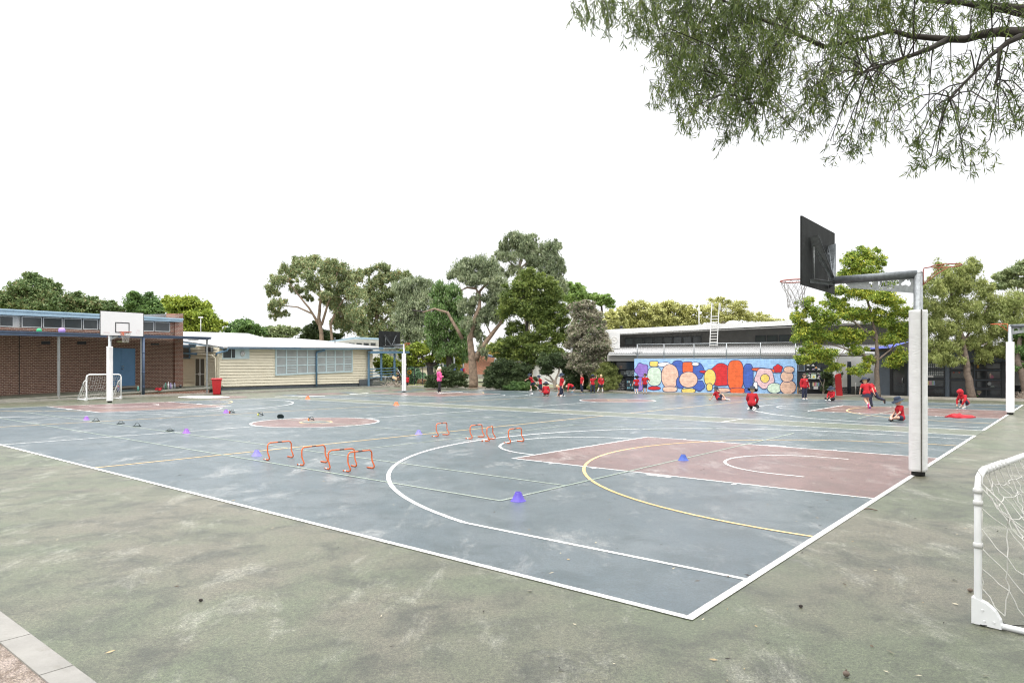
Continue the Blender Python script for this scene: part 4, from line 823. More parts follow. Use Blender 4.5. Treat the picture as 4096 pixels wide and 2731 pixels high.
def make_hoop(label, reverse_text=False):
    # local frame: pole at the origin, +x towards the backboard, +y along the board, z up
    t = thing('goal_post', label, 'goal post', (0, 0, 0), 'basketball and netball posts at the ends of the courts')
    ZA = 3.01; ARM = 1.22
    g = MB(); g.tube([(0, 0, 0), (0, 0, ZA)], .063, 16); g.ball((0, 0, ZA), .063, 12); g.build('pole', M['galv'], t)
    g = MB(); g.tube([(0, 0, ZA), (ARM, 0, ZA)], .062, 16, cap=True); g.lathe([(.035, 0), (.035, .012), (.012, .013)], (.78, -.060, ZA + .01), 12, ax=(0, -1, 0)); g.build('arm', M['galvdark'], t)
    # gusset plate under the arm with the maker's name cut through it
    g = MB(); pl = [(.06, -.003, ZA - .05), (ARM - .2, -.003, ZA - .05), (ARM - .28, -.003, ZA - .13), (.06, -.003, ZA - .27)]
    g.prism(pl, (0, .006, 0)); gp = g.build('gusset', M['galv'], t)
    it = []
    for s, sz, x, z, bo in (('TRULINE', .105, .46, ZA - .112, .004), ('1800 955 577', .046, .40, ZA - .178, .0015)):
        me = text_mesh(s, sz, .05, bo)
        # reads correctly from the side the near photographer sees (-y side): right = -x
        rx = Vector((1, 0, 0)); ny = Vector((0, -1, 0)); u_ = Vector((0, 0, 1))
        it.append((me, Matrix(((-1, 0, 0, x), (0, 0, 1, 0), (0, 1, 0, z), (0, 0, 0, 1)))))
    am = MB(); am.prism([(.09 + .14 * (1 - a), -.05, ZA - .175 + .11 * b) for a, b in AUS], (0, .1, 0)); it.append((am.build('aus', M['galv'], None, True), Matrix.Identity(4)))
    try: cut_text(gp, it, .05)
    except Exception as e: print('cut failed', e)
    g = MB(); g.bar((.06, 0, ZA - .275), (ARM - .28, 0, ZA - .135), .05, .008, up=(0, 0, 1)); g.build('gusset_flange', M['galv'], t)
    XB = 1.40; BZ0, BZ1 = 2.88, 3.93; BW = .90
    g = MB(); g.prism([(XB, -BW, BZ0), (XB, BW, BZ0), (XB, BW, BZ1), (XB, -BW, BZ1)], (.028, 0, 0)); bd = g.build('backboard', M['blackboard'], t)
    g = MB(); x = XB + .030; g.prism([(x, -BW + .025, BZ0 + .025), (x, BW - .025, BZ0 + .025), (x, BW - .025, BZ1 - .025), (x, -BW + .025, BZ1 - .025)], (.003, 0, 0)); g.build('board_face', M['whiteboard'], bd)
    g = MB(); x = XB + .034
    for a, b, c, d in ((-.295, -.255, 3.02, 3.47), (.255, .295, 3.02, 3.47), (-.255, .255, 3.43, 3.47), (-.255, .255, 3.02, 3.06)): g.prism([(x, a, c), (x, b, c), (x, b, d), (x, a, d)], (.003, 0, 0))
    g.build('target_square', M['blackpaint'], bd)
    g = MB(); ring = [(x, .66 + .075 * math.cos(a), 3.05 + .075 * math.sin(a)) for a in [i * .3 for i in range(21)]]; g.tube(ring, .004, 5, closed=True); g.tube([(x, .66, 3.09), (x, .66, 3.05), (x, .69, 3.02)], .004, 5)
    g.prism([(x, .60, 3.145), (x, .73, 3.145), (x, .73, 3.165), (x, .60, 3.165)], (.003, 0, 0)); g.prism([(x, -.76, 3.0), (x, -.52, 3.0), (x, -.52, 3.03), (x, -.76, 3.03)], (.003, 0, 0)); g.build('faded_mark', mat('faded_pink_print', (.62, .50, .50), .6), bd)
    for s in (-1, 1):                                    # folded arms up to the corners, plates with a real fold
        g = MB(); a = Vector((ARM - .06, s * .02, ZA + .03)); b1 = Vector((XB - .004, s * .50, 3.66)); a0 = Vector((ARM - .02, s * .02, ZA - .06)); b0 = Vector((XB - .004, s * .40, 3.50))
        b2 = b1 + Vector((-.12, s * -.02, .02)); g.prism([a0, b0 + Vector((0, s * .0, 0)), b1, a + Vector((.05, 0, .02))], Vector((-.008, 0, .0)))
        g.prism([a, a + Vector((.05, 0, .02)), b1, b2], (0, s * .008, 0)); g.build('brace', M['galvdark'], t)
        g = MB(); p0 = Vector((ARM - .04, s * .02, ZA - .03)); p1 = Vector((XB - .006, s * .52, ZA - .02)); g.prism([p0, p0 + Vector((0, 0, -.05)), p1 + Vector((0, 0, -.05)), p1], (-.006, 0, 0)); g.prism([p0, p1, p1 + Vector((-.1, s * -.03, 0)), p0 + Vector((-.03, 0, 0))], (0, 0, .006)); g.build('lower_brace', M['galvdark'], t)
        g = MB(); g.tube([(XB - .03, s * .40, ZA - .02), (XB - .03, s * .40, 3.52)], .009, 6); g.build('stay_rod', M['galv'], t)
    # basketball ring and net
    rc = Vector((XB + .15 + .235, 0, 3.05)); RR = .23
    g = MB(); g.tube([rc + Vector((RR * math.cos(i * .2618), RR * math.sin(i * .2618), 0)) for i in range(24)], .010, 8, closed=True)
    for s in (-1, 1): g.tube([(XB + .03, s * .06, 2.94), (XB + .19, s * .13, 3.035)], .008, 6); g.tube([(XB + .03, s * .07, 3.05), (XB + .17, s * .12, 3.05)], .008, 6)
    rg = g.build('ring', M['rimred'], t)
    g = MB(); g.prism([(XB + .034, -.07, 2.91), (XB + .034, .07, 2.91), (XB + .034, .07, 3.06), (XB + .034, -.07, 3.06)], (.01, 0, 0)); g.build('ring_mount', M['rimorange'], rg)
    g = MB(); NN = 12; rr = [.22, .19, .155, .135, .125, .12]; zz = [0, -.09, -.18, -.27, -.36, -.45]; r2 = random.Random(3)
    P_ = [[rc + Vector((rr[j] * math.cos(2 * math.pi * (i + .5 * (j % 2)) / NN) + r2.uniform(-.012, .012), rr[j] * math.sin(2 * math.pi * (i + .5 * (j % 2)) / NN) + r2.uniform(-.012, .012), zz[j] + r2.uniform(-.015, .015))) for i in range(NN)] for j in range(6)]
    for j in range(5):
        for i in range(NN):
            for q in (0, 1):
                i2 = (i + (q if j % 2 else q - 1)) % NN; g.tube([P_[j][i], P_[j + 1][i2]], .0035, 4, cap=False)
    g.build('net', M['cordgrey'], t)
    # netball ring on the back of the pole
    nc = Vector((-.36, 0, 3.10)); g = MB(); g.tube([nc + Vector((.19 * math.cos(i * .2618), .19 * math.sin(i * .2618), 0)) for i in range(24)], .008, 6, closed=True)
    for s in (-1, 1): g.tube([(-.065, s * .03, 2.85), (-.22, s * .10, 3.0), (-.36, s * .19, 3.10)], .006, 5)
    g.tube([(-.066, 0, 2.84), (-.066, 0, 3.05), (-.075, 0, 3.09), (-.17, 0, 3.10)], .008, 5); g.build('netball_ring', M['rimred'], t)
    # padding sleeve with a velcro seam
    g = MB(); HP = .118; sec = []
    for cx_, cy2, a0_ in ((1, 1, 0), (-1, 1, 90), (-1, -1, 180), (1, -1, 270)):
        for k in range(5): a_ = R(a0_ + k * 22.5); sec.append((cx_ * (HP - .075) + .075 * math.cos(a_), cy2 * (HP - .075) + .075 * math.sin(a_)))
    r3 = random.Random(5); zs = [.07 + i * .04 for i in range(61)]; n = len(sec); b0 = len(g.v)
    for z in zs:
        for k, (x, y) in enumerate(sec):
            w_ = 1 + .010 * math.sin(z * 5 + k * .5) + .004 * math.sin(z * 14 + k * 1.1); g.v.append((x * w_, y * w_, z))
    for i in range(len(zs) - 1):
        for k in range(n): k2 = (k + 1) % n; g.face([b0 + i * n + k, b0 + i * n + k2, b0 + (i + 1) * n + k2, b0 + (i + 1) * n + k], 0, True)
    g.face([b0 + k for k in range(n)][::-1]); g.face([b0 + (len(zs) - 1) * n + k for k in range(n)]); pad = g.build('padding', M['pad'], t)
    g = MB(); pts = [(-HP * .52, HP * 1.03, z) for z in zs[::4]]
    for i in range(len(pts) - 1): g.bar(pts[i], pts[i + 1], .018, .012, up=(0, 1, 0))
    g.build('velcro_seam', mat('grey_velcro', (.12, .115, .10), .9, .3, 30), pad)
    g = MB(); g.lathe([(.092, 0), (.092, .07), (.08, .075)], (0, 0, 0), 16); g.build('foot_cover', M['tyre'], t)
    return t
lab = ['near right goal post with white padding and black board seen from behind, two rings', 'goal post facing us with the white backboard before the brown brick hall',
       'goal post with a black board before the veranda, ring towards the woman in pink', 'padded goal post at the right edge, orange netball ring pointing left over the far court']
hoop = make_hoop(lab[0])
av = math.atan2(VD.y, VD.x)
spots = [((6.08, 10.24), av, 1.0), (tuple(gnd(438.8, 1609.9)[:2]), av + math.pi, 1.035), (tuple(gnd(1615.8, 1568.2)[:2]), av, 1.01), (tuple(gnd(4040.7, 1657.7)[:2]), av + math.pi, 1.0)]
for i, ((x, y), a, sc) in enumerate(spots):
    o = hoop if i == 0 else copy_tree(hoop)
    o.location = (x, y, 0); o.rotation_euler.z = a; o.scale = (1, 1, sc); o['label'] = lab[i]
    if i in (2, 3):
        for ch in o.children:
            if ch.name.startswith(('netball_ring', 'ring')): ch.data = ch.data.copy(); ch.data.materials[0] = M['rimorange']

# ---------------------------------------------------------------- soccer goals
def goal(name, label, P, dx, wd, H, dep, dy, rr, brace=True, cord=.004, seed=1, sag=.06):
    t = thing(name, label, 'soccer goal', (P[0], P[1], 0), 'small soccer goals'); P = Vector((P[0], P[1], 0)); dx = Vector(dx).normalized(); dy = Vector(dy).normalized(); z = Vector((0, 0, 1))
    q = lambda a, b, c: P + dx * a + dy * b + z * c
    rb_ = .14 if H > 1 else .10
    bend = lambda a, s: [q(a, 0, H - rb_), q(a + s * rb_ * .3, 0, H - rb_ * .3), q(a + s * rb_, 0, H)]
    g = MB(); g.tube([q(0, 0, .0)] + [q(0, 0, H * k) for k in (.2, .4, .6)] + bend(0, 1) + [q(wd * .5, 0, H)] + bend(wd, -1)[::-1] + [q(wd, 0, 0)], rr, 14); g.build('front_frame', M['tubewhite'], t)
    for a in (0, wd):
        g = MB(); g.tube([q(a, .02, rr), q(a, dep, rr)], rr * .85, 10); g.build('side_bar', M['tubewhite'], t)
        g = MB(); s = .13; pts = [q(a, -.03, .005), q(a, s, .005)] + [q(a, -.03 + (s + .03) * math.cos(R(k)), .005 + .16 * math.sin(R(k))) for k in (20, 40, 60, 80)] + [q(a, -.03, .17)]
        g.prism([p - dx * rr * 1.15 for p in pts], dx * rr * 2.3); 
        for (b_, c_) in ((.03, .10), (.04, .035), (.09, .04)): g.lathe([(.008, 0), (.006, .006)], q(a, b_, c_) - dx * rr * 1.16, 8, ax=-dx)
        g.build('corner_bracket', M['tubewhite'], t)
        if brace: g = MB(); g.tube([q(a, 0, H * .80), q(a, dep * .28, H * .72), q(a, dep * .38, H * .60), q(a, dep, .04)], rr * .8, 8); g.tube([q(a, dep * .36, H * .66), q(a, dep * .42, H * .56)], rr * 1.1, 8, mi=1); g.build('side_brace', [M['tubewhite'], M['galvdark']], t)
    g = MB(); g.tube([q(0, dep, rr), q(wd, dep, rr)], rr * .85, 10); g.build('rear_bar', M['tubewhite'], t)
    for a, c in [(0, H * .88), (0, H * .80), (0, H * .52), (wd, H * .8)]: g = MB(); g.lathe([(rr * 1.25, -.016), (rr * 1.3, 0), (rr * 1.25, .016)], q(a, 0, c), 12); g.build('net_clip', M['white'], t)
    for k in range(6 if H < 1 else 3):
        g = MB(); a = .16 + k * .085 if H < 1 else wd * (.25 + .25 * k); g.lathe([(rr * 1.25, -.014), (rr * 1.3, 0), (rr * 1.25, .014)], q(a, 0, H), 12, ax=dx); g.build('net_clip', M['white'], t)
    rn = random.Random(seed); g = MB(); nx, ny = (15, 12)
    def pnt(i, j):
        u = i / nx; v = j / ny; b = dep * v ** 1.2; zz_ = H * (1 - v) + .01; return q(u * wd, b, max(.015, zz_ - sag * math.sin(v * 3.1) - sag * .5 * abs(math.sin(u * 17 + v * 5)) * (v > .05))) + Vector((rn.uniform(-1, 1), rn.uniform(-1, 1), rn.uniform(-1, .6))) * (.022 if 0 < i < nx and 0 < j < ny else 0)
    G_ = [[pnt(i, j) for j in range(ny + 1)] for i in range(nx + 1)]
    def cordseg(a, b, r_, k=3):
        m_p = [a.lerp(b, s / k) + Vector((rn.uniform(-1, 1), rn.uniform(-1, 1), rn.uniform(-1, .2))) * .010 for s in range(1, k)]; g.tube([a] + m_p + [b], r_, 5, cap=False)
    for i in range(nx + 1):
        for j in range(ny):
            cordseg(G_[i][j], G_[i][j + 1], cord)
            if i < nx and 0 < j: cordseg(G_[i][j], G_[i + 1][j], cord)
    # side panels
    for a in (0, wd):
        S_ = {}
        for j in range(1, 7):
            for k in range(0, 7 - j + 1):
                S_[(j, k)] = q(a, dep * (k / 7) * .98 + .02, H * (1 - (j + k) / 7.6) + .03) + Vector((rn.uniform(-1, 1), rn.uniform(-1, 1), rn.uniform(-1, 1))) * (.03 if k else .004)
        for (j, k), p in S_.items():
            if (j, k + 1) in S_: cordseg(p, S_[(j, k + 1)], cord)
            if (j + 1, k) in S_: cordseg(p, S_[(j + 1, k)], cord)
    g.build('net', M['cord'], t)
    g = MB(); ps = [q(0, .02, H * .93), q(.05, .12, H * .8), q(.08, .2, H * .62), q(.05, .38, H * .45), q(.03, .62, H * .22), q(0, dep, .05)]
    g.tube(ps, cord * 1.7, 6); g.build('net_edge_cord', M['cord'], t)
    return t
a, b = gnd(346, 1601), gnd(484, 1595); dxl = b - a; dyl = Vector((-dxl.y, dxl.x, 0))
goal('soccer_goal', 'white tube soccer goal with a sagging net in front of the brown brick hall', a, dxl, dxl.length, 1.25, .72, dyl, .034, True, .0045, 2, .12)
gp_ = gnd(3912, 2494); gl = goal('soccer_goal', 'white tube soccer goal cut off by the right edge, in the foreground', gp_, (.74, .67, 0), 1.8, .955, .85, (.67, -.74, 0), .0215, False, .0034, 4, .05)
g = MB(); c = gnd(3960, 2500); g.tube([c + Vector((.085 * math.cos(i * .35) + .02, .03 * math.sin(i * .35) + .01 * math.sin(i), .004 + .006 * abs(math.sin(i)))) for i in range(18)] + [c + Vector((.20, -.02, .006)), c + Vector((.30, -.03, .005))], .003, 6)
tag(g.build('elastic_cord', M['tyre'], None), 'thin black elastic cord looped on the asphalt at the foot of the near goal', 'cord')

# ---------------------------------------------------------------- hurdles
def make_hurdle():
    t = thing('hurdle', 'x', 'hurdle', (0, 0, 0), 'orange training hurdles on the blue court')
    wd, H = .46, .30; q = lambda x, y, z: (x, y, z)      # x across, y = foot direction
    path = [q(0, -.16, .012), q(0, -.03, .012), q(0, .015, .022), q(0, .022, .05), q(0, -.035, .135), q(0, -.04, .17), q(0, -.04, H - .05), q(.015, -.04, H - .018), q(.05, -.04, H)]
    right = [(wd - x, y, z) for x, y, z in path][::-1]
    g = MB(); g.tube(path + right, .0115, 8); g.build('frame', M['hurdle'], t)
    g = MB(); g.tube([q(.19, -.04, H), q(.27, -.04, H)], .0122, 8); g.build('printed_band', mat('hurdle_print', (.12, .05, .04), .5), t)
    g = MB(); g.tube([q(0, -.12, .012), q(0, -.08, .012)], .0122, 8); g.build('sticker', M['white'], t)
    return t
HU = [(1075, 1842, 1163.6, 1832, 'orange hurdle right beside the larger lavender cone, first of the near four'), (1213, 1863.6, 1303, 1851.7, 'orange hurdle second from the left in the near four'),
      (1317.6, 1879.6, 1428, 1868, 'orange hurdle third from the left in the near four, overlapping the last one'), (1398, 1889, 1482, 1877, 'nearest orange hurdle, closest to the curved white line'),
      (1750.6, 1747.3, 1798.8, 1739.4, 'orange hurdle beside the small lavender cone in the far four'), (1886, 1756.7, 1935, 1749.5, 'orange hurdle second from the left in the far four'),
      (1954.5, 1766, 1978.8, 1757, 'orange hurdle turned more edge on than the others'), (2039.6, 1774.5, 2092, 1767, 'orange hurdle standing on the tip of the white free throw arc')]
h0 = make_hurdle()
for i, (xa, ya, xb, yb, l) in enumerate(HU):
    o = h0 if i == 0 else copy_tree(h0); a, b = gnd(xa, ya), gnd(xb, yb); d = b - a; o.location = (a.x, a.y, .003); o.rotation_euler.z = math.atan2(d.y, d.x); o['label'] = l
# local +y must be away from v (feet point to +v): mirror if needed handled by orientation (x = u, y = v)
for o in C.objects:
    if o.name.startswith('hurdle'): o.scale = (1, -1, 1)

# ---------------------------------------------------------------- marker cones
cmat = {k: mat(k + '_cone_plastic', c, .45, .06, 9) for k, c in (('violet', (.11, .075, .48)), ('blue', (.05, .11, .45)), ('lavender', (.19, .17, .50)), ('purple', (.23, .085, .40)), ('orange', (.62, .13, .035)))}
def cone(x, y, col, rb, h, label):
    c = gnd(x, y); g = MB(); g.lathe([(rb, 0), (rb, .004), (rb * .93, .010), (rb * .80, .018), (rb * .42, h * .86), (rb * .36, h), (rb * .30, h), (rb * .35, h * .85), (rb * .7, .02)], c, 24)
    return tag(g.build('marker_cone', cmat[col], None), label, 'marker cone', 'low marker cones on the courts')
cone(2073, 2003, 'violet', .098, .112, 'violet blue marker cone nearest the camera, on the corner of the pale green lines')
cone(2733, 1841, 'blue', .098, .105, 'blue marker cone on the red key area')
cone(1027, 1823, 'lavender', .098, .108, 'larger lavender marker cone left of the near hurdles')
cone(1675, 1737, 'lavender', .098, .105, 'small lavender marker cone left of the far hurdles')
cone(345.6, 1679, 'purple', .098, .115, 'purple marker cone furthest left on the court')
cone(745.6, 1732, 'purple', .098, .115, 'purple marker cone at the end of the row of flat catch pads')
cone(904, 1651, 'purple', .11, .12, 'small purple marker cone beside the pad with a red ball')
cone(1231, 1595.5, 'orange', .14, .15, 'far red orange marker cone on the green strip by the court corner')
cone(1585, 1620.5, 'orange', .14, .15, 'orange marker cone on the sideline of the near court')

# ---------------------------------------------------------------- catch pads
padm = mat('black_foam_pad', (.03, .045, .045), .7, .3, 20); strapm = mat('grey_strap', (.12, .14, .14), .7, .2, 20)
def catch_pad(x, y, label, lift=False, ball=None, tilt=(0, 0, 0), strap=.05):
    c = gnd(x, y); t = thing('catch_pad', label, 'catch pad', (0, 0, 0), 'round catch pads on the court')
    g = MB(); g.lathe([(.095, 0), (.105, .006), (.105, .016), (.098, .022)], (0, 0, 0), 20); g.build('disc', padm, t)
    g = MB(); g.tube([(-.06, -.02, .02), (-.03, 0, .02 + strap), (.03, .01, .02 + strap * 1.1), (.065, .02, .02)], .009, 6); g.build('hand_strap', strapm, t)
    t.location = (c.x, c.y, .004 if not lift else .045); t.rotation_euler = [R(k) for k in tilt]
    if ball:
        g = MB(); g.ball(c + Vector((-.055, -.06, .036)), .033, 12); tag(g.build('ball', ball[0], None), ball[1], 'ball')
bm = lambda n, c: mat(n, c, .8, .1, 30)
catch_pad(383.7, 1685, 'flat black catch pad with strap, nearest the leftmost purple cone', strap=.07)
catch_pad(483, 1695, 'flat black catch pad with strap, second from the left', strap=.06)
catch_pad(548, 1706, 'flat black catch pad with a pale raised strap, third from the left', strap=.075)
catch_pad(679.6, 1723.5, 'flat black catch pad beside the near purple cone', strap=.03)
catch_pad(928, 1652, 'dark catch pad leaning on a red ball', True, (bm('red_ball', (.55, .06, .03)), 'small red ball under a catch pad by the purple cone'), (0, 22, 20))
catch_pad(1042, 1661, 'dark catch pad leaning on a yellow ball', True, (bm('yellow_ball', (.70, .72, .12)), 'small yellow ball under a catch pad'), (0, 28, 20))
catch_pad(1122, 1672, 'grey catch pad tipped up showing its face, edge of the red centre circle', True, None, (-52, 0, 10))
catch_pad(1244, 1681, 'dark catch pad leaning on an orange ball in the red centre circle', True, (bm('orange_ball', (.80, .28, .06)), 'small orange ball under a catch pad in the red centre circle'), (0, 24, 20))

# ---------------------------------------------------------------- bin, bottles, balls, jumpers
b0 = gnd(867, 1578); t = thing('wheelie_bin', 'red plastic wheelie bin standing at the corner of the cream building', 'bin', tuple(b0))
dz = Vector((0, 0, 1)); ax = Vector((.93, .37, 0)).normalized(); ay = Vector((-.37, .93, 0))
def ring4(mb, rings):
    b = len(mb.v)
    for (hw, hd, z, oy) in rings: mb.v += [tuple(b0 + ax * i * hw + ay * (j * hd + oy) + dz * z) for i, j in ((-1, -1), (1, -1), (1, 1), (-1, 1))]
    for i in range(len(rings) - 1):
        for k in range(4): k2 = (k + 1) % 4; mb.face([b + i * 4 + k, b + i * 4 + k2, b + (i + 1) * 4 + k2, b + (i + 1) * 4 + k])
    mb.face([b + 3, b + 2, b + 1, b]); mb.face([b + (len(rings) - 1) * 4 + k for k in range(4)])
g = MB(); ring4(g, [(.19, .19, .04, .03), (.26, .27, .86, 0), (.29, .30, .865, 0), (.29, .30, .90, 0)]); g.build('body', M['binred'], t)
g = MB(); ring4(g, [(.31, .32, .905, 0), (.31, .32, .925, 0), (.24, .26, .965, .02)]); p = b0 + ay * .34 + dz * .93; g.tube([p - ax * .26, p + ax * .26], .02, 6); g.build('lid', M['binred'], t)
for s in (-1,): g = MB(); c = b0 + ax * s * .22 + ay * .16 + dz * .10; g.lathe([(.10, -.025), (.10, .025)], c, 16, ax=ax); g.build('wheel', M['tyre'], t)
g = MB(); c = b0 + ax * .22 + ay * .16 + dz * .10; g.lathe([(.10, -.025), (.10, .025)], c, 16, ax=ax); g.build('wheel', M['tyre'], t)
def on_platform(x, y):                                    # the platform slopes a little: take its height from its front edge
    z = lerp(.15, .35, max(0, min(1, x / 830))); return gnd(x, y, z)
def bottle(x, y, h, r, bc, cc, label, lying=False):
    p = on_platform(x, y); t = thing('water_bottle', label, 'water bottle', tuple(p), 'water bottles on the platform edge')
    if lying:
        g = MB(); q0 = p + Vector((0, 0, r)); g.tube([q0, q0 + Vector((h * .8, .05, 0))], r, 10); g.build('body', bc, t); g = MB(); g.tube([q0 + Vector((h * .8, .05, 0)), q0 + Vector((h, .06, 0))], r * .6, 8); g.build('cap', cc, t)
    else:
        g = MB(); g.lathe([(r, 0), (r, h * .68), (r * .6, h * .78)], p, 12); g.build('body', bc, t); g = MB(); g.lathe([(r * .65, h * .78), (r * .65, h * .93), (r * .3, h)], p, 10); g.build('cap', cc, t)
bmx = {k: mat('bottle_' + k, c, .35) for k, c in (('teal', (.15, .42, .36)), ('navy', (.03, .05, .16)), ('white', (.7, .7, .7)), ('clear', (.45, .52, .5)), ('green', (.08, .2, .12)), ('lilac', (.36, .28, .5)), ('black', (.02, .02, .02)), ('grey', (.35, .38, .42)), ('red', (.5, .03, .03)))}
bottle(552.5, 1563, .30, .055, bmx['teal'], bmx['clear'], 'single teal water bottle left of the blue downpipe')
bottle(473, 1568, .36, .065, bmx['navy'], bmx['red'], 'navy and red bottle seen through the soccer goal')
bottle(657, 1557, .30, .05, bmx['clear'], bmx['grey'], 'clear bottle right of the dropped red jumper')
bottle(662.5, 1557, .38, .05, bmx['green'], bmx['teal'], 'dark green bottle second in the row of bottles')
bottle(673, 1555.5, .42, .05, bmx['white'], bmx['white'], 'tall white bottle in the row of bottles')
bottle(682, 1555, .36, .06, bmx['lilac'], bmx['lilac'], 'lilac bottle beside the tall white one')
bottle(687, 1554.5, .34, .045, bmx['white'], bmx['grey'], 'short white bottle right of the lilac one')
bottle(698, 1553.5, .36, .055, bmx['grey'], bmx['lilac'], 'grey bottle with a lilac cap')
bottle(700.5, 1552.5, .26, .04, bmx['black'], bmx['black'], 'black bottle lying on its side', True)
bottle(722, 1551.5, .18, .07, bmx['black'], bmx['grey'], 'squat black flask at the right end of the row of bottles')
def sphere_ball(x, y, Y, r, m, l): g = MB(); g.ball(at(x, y, Y), r, 20); return tag(g.build('ball', m, None), l, 'ball')
yb_ = PP.pt(156, 1322, -.1).y; sphere_ball(156.5, 1322, yb_, .115, mat('green_ball_foam', (.05, .42, .18), .7, .1, 30), 'green ball sitting on the canopy edge of the brick hall')
yb_ = PP.pt(247, 1322, -.1).y; sphere_ball(247.5, 1322, yb_, .155, mat('purple_yarn_ball', (.40, .26, .62), .8, .3, 30), 'purple ball sitting on the canopy edge of the brick hall')
redfab = mat('red_jumper_fabric', (.36, .010, .018), .9, .12, 14)
def jumper(path_pts, label, zt=.10, z0=0):
    # crumpled cloth: a displaced sheet following an outline
    rr_ = random.Random(9); g = MB(); n = len(path_pts); top = []
    ctr = sum((Vector(p) for p in path_pts), Vector()) / n; rings = 5; idx = []
    for k in range(rings):
        f = 1 - k / (rings - .5); row = []
        for i, p in enumerate(path_pts):
            q = ctr + (Vector(p) - ctr) * f; h = 0 if k == 0 else zt * (.25 + .75 * rr_.random() ** 1.5); g.v.append((q.x + rr_.uniform(-.01, .01), q.y + rr_.uniform(-.01, .01), z0 + .004 + h)); row.append(len(g.v) - 1)
        idx.append(row)
    for k in range(rings - 1):
        for i in range(n): j = (i + 1) % n; g.face([idx[k][i], idx[k][j], idx[k + 1][j], idx[k + 1][i]], 0, True)
    g.face(idx[-1], 0, True); g.face(idx[0][::-1])
    return tag(g.build('jumper', redfab, None), label, 'jumper', 'discarded red jumpers')
def px_outline(pts, z=0): return [gnd(x, y, z) for x, y in pts]
J = [(3776, 1667), (3800, 1663), (3815, 1662), (3826, 1660), (3840, 1661), (3852, 1664), (3880, 1666), (3903, 1667), (3905, 1671), (3880, 1673), (3860, 1672), (3840, 1673), (3815, 1672), (3800, 1668.5), (3780, 1669)]
jumper(px_outline(J), 'red jumper lying spread out on the court behind the near goal post', .10)
Jp = [on_platform(x, y) for x, y in ((617, 1556), (628, 1553), (637, 1552), (650, 1551), (652, 1555), (646, 1560), (640, 1563), (630, 1559), (620, 1560))]
jumper(Jp, 'red jumper dropped on the platform beside the water bottles', .12, on_platform(635, 1556).z)
# ---------------------------------------------------------------- litter on the asphalt
def stuff_leaves(name, n, seed, region, cols, smin, smax):
    r_ = random.Random(seed); g = MB()
    for i in range(n):
        p = region(r_); a = r_.uniform(0, 6.28); l = r_.uniform(smin, smax); w_ = l * r_.uniform(.12, .35); d = Vector((math.cos(a), math.sin(a), 0)); e_ = Vector((-d.y, d.x, 0)); zc = .006
        g.poly([p - d * l + Vector((0, 0, zc)), p + e_ * w_ + Vector((0, 0, zc + l * .15)), p + d * l + Vector((0, 0, zc + l * .12)), p - e_ * w_ + Vector((0, 0, zc))], r_.randrange(len(cols)))
    o = g.build(name, cols); return tag(o, kind='stuff')
def reg_near(r_):
    while 1:
        Y = r_.uniform(3.2, 16) ; x = r_.uniform(-.1 if r_.random() < .8 else -.76, .76) * Y; return Vector((x, Y, 0))
lm = [mat('dry_leaf_%s' % n, c, .8) for n, c in (('tan', (.42, .32, .18)), ('brown', (.12, .08, .05)), ('pale', (.5, .45, .33)), ('dark', (.04, .035, .03)))]
stuff_leaves('leaf_litter', 230, 3, reg_near, lm, .010, .030)
def reg_bed(r_):
    i = r_.choice(bed[:-1]); return KP[i].lerp(KP[i + 1], r_.random()) + Vector((0, r_.uniform(.3, 2.2), .05))
stuff_leaves('bark_litter', 2600, 4, reg_bed, lm, .04, .12)
g = MB(); a = gnd(3455, 2038); b = gnd(3510, 2044); g.tube([a + dz * .012, a.lerp(b, .4) + Vector((0, .01, .02)), b + dz * .01], [.007, .009, .004], 6); g.tube([a.lerp(b, .6) + dz * .014, b + Vector((.0, .04, .012))], .004, 5); tag(g.build('twig', M['bark'], None), 'small dry twig lying across the white baseline', 'twig')
g = MB(); g.ball(gnd(3385, 2706) + dz * .018, .018, 12, sc=(1, .9, .85)); g.tube([gnd(3385, 2706) + dz * .03, gnd(3385, 2706) + dz * .042], [.006, .002], 6); tag(g.build('gum_nut', M['bark'], None), 'brown gum nut on the asphalt at the bottom edge', 'seed pod')
g = MB(); g.ball(gnd(3881, 2366) + dz * .014, .016, 10, sc=(1.3, .9, .8)); tag(g.build('gum_nut', M['bark'], None), 'brown gum nut just left of the near goal post foot', 'seed pod')
for x, y, l in ((3203, 2428, 'dark gum nut left of the twig shaped leaves, between court corner and goal'), (803, 2404, 'small dark gum nut alone on the left green asphalt')):
    g = MB(); g.ball(gnd(x, y) + dz * .010, .012, 8, sc=(1.3, .9, .8)); tag(g.build('gum_nut', M['barkdark'], None), l, 'seed pod')
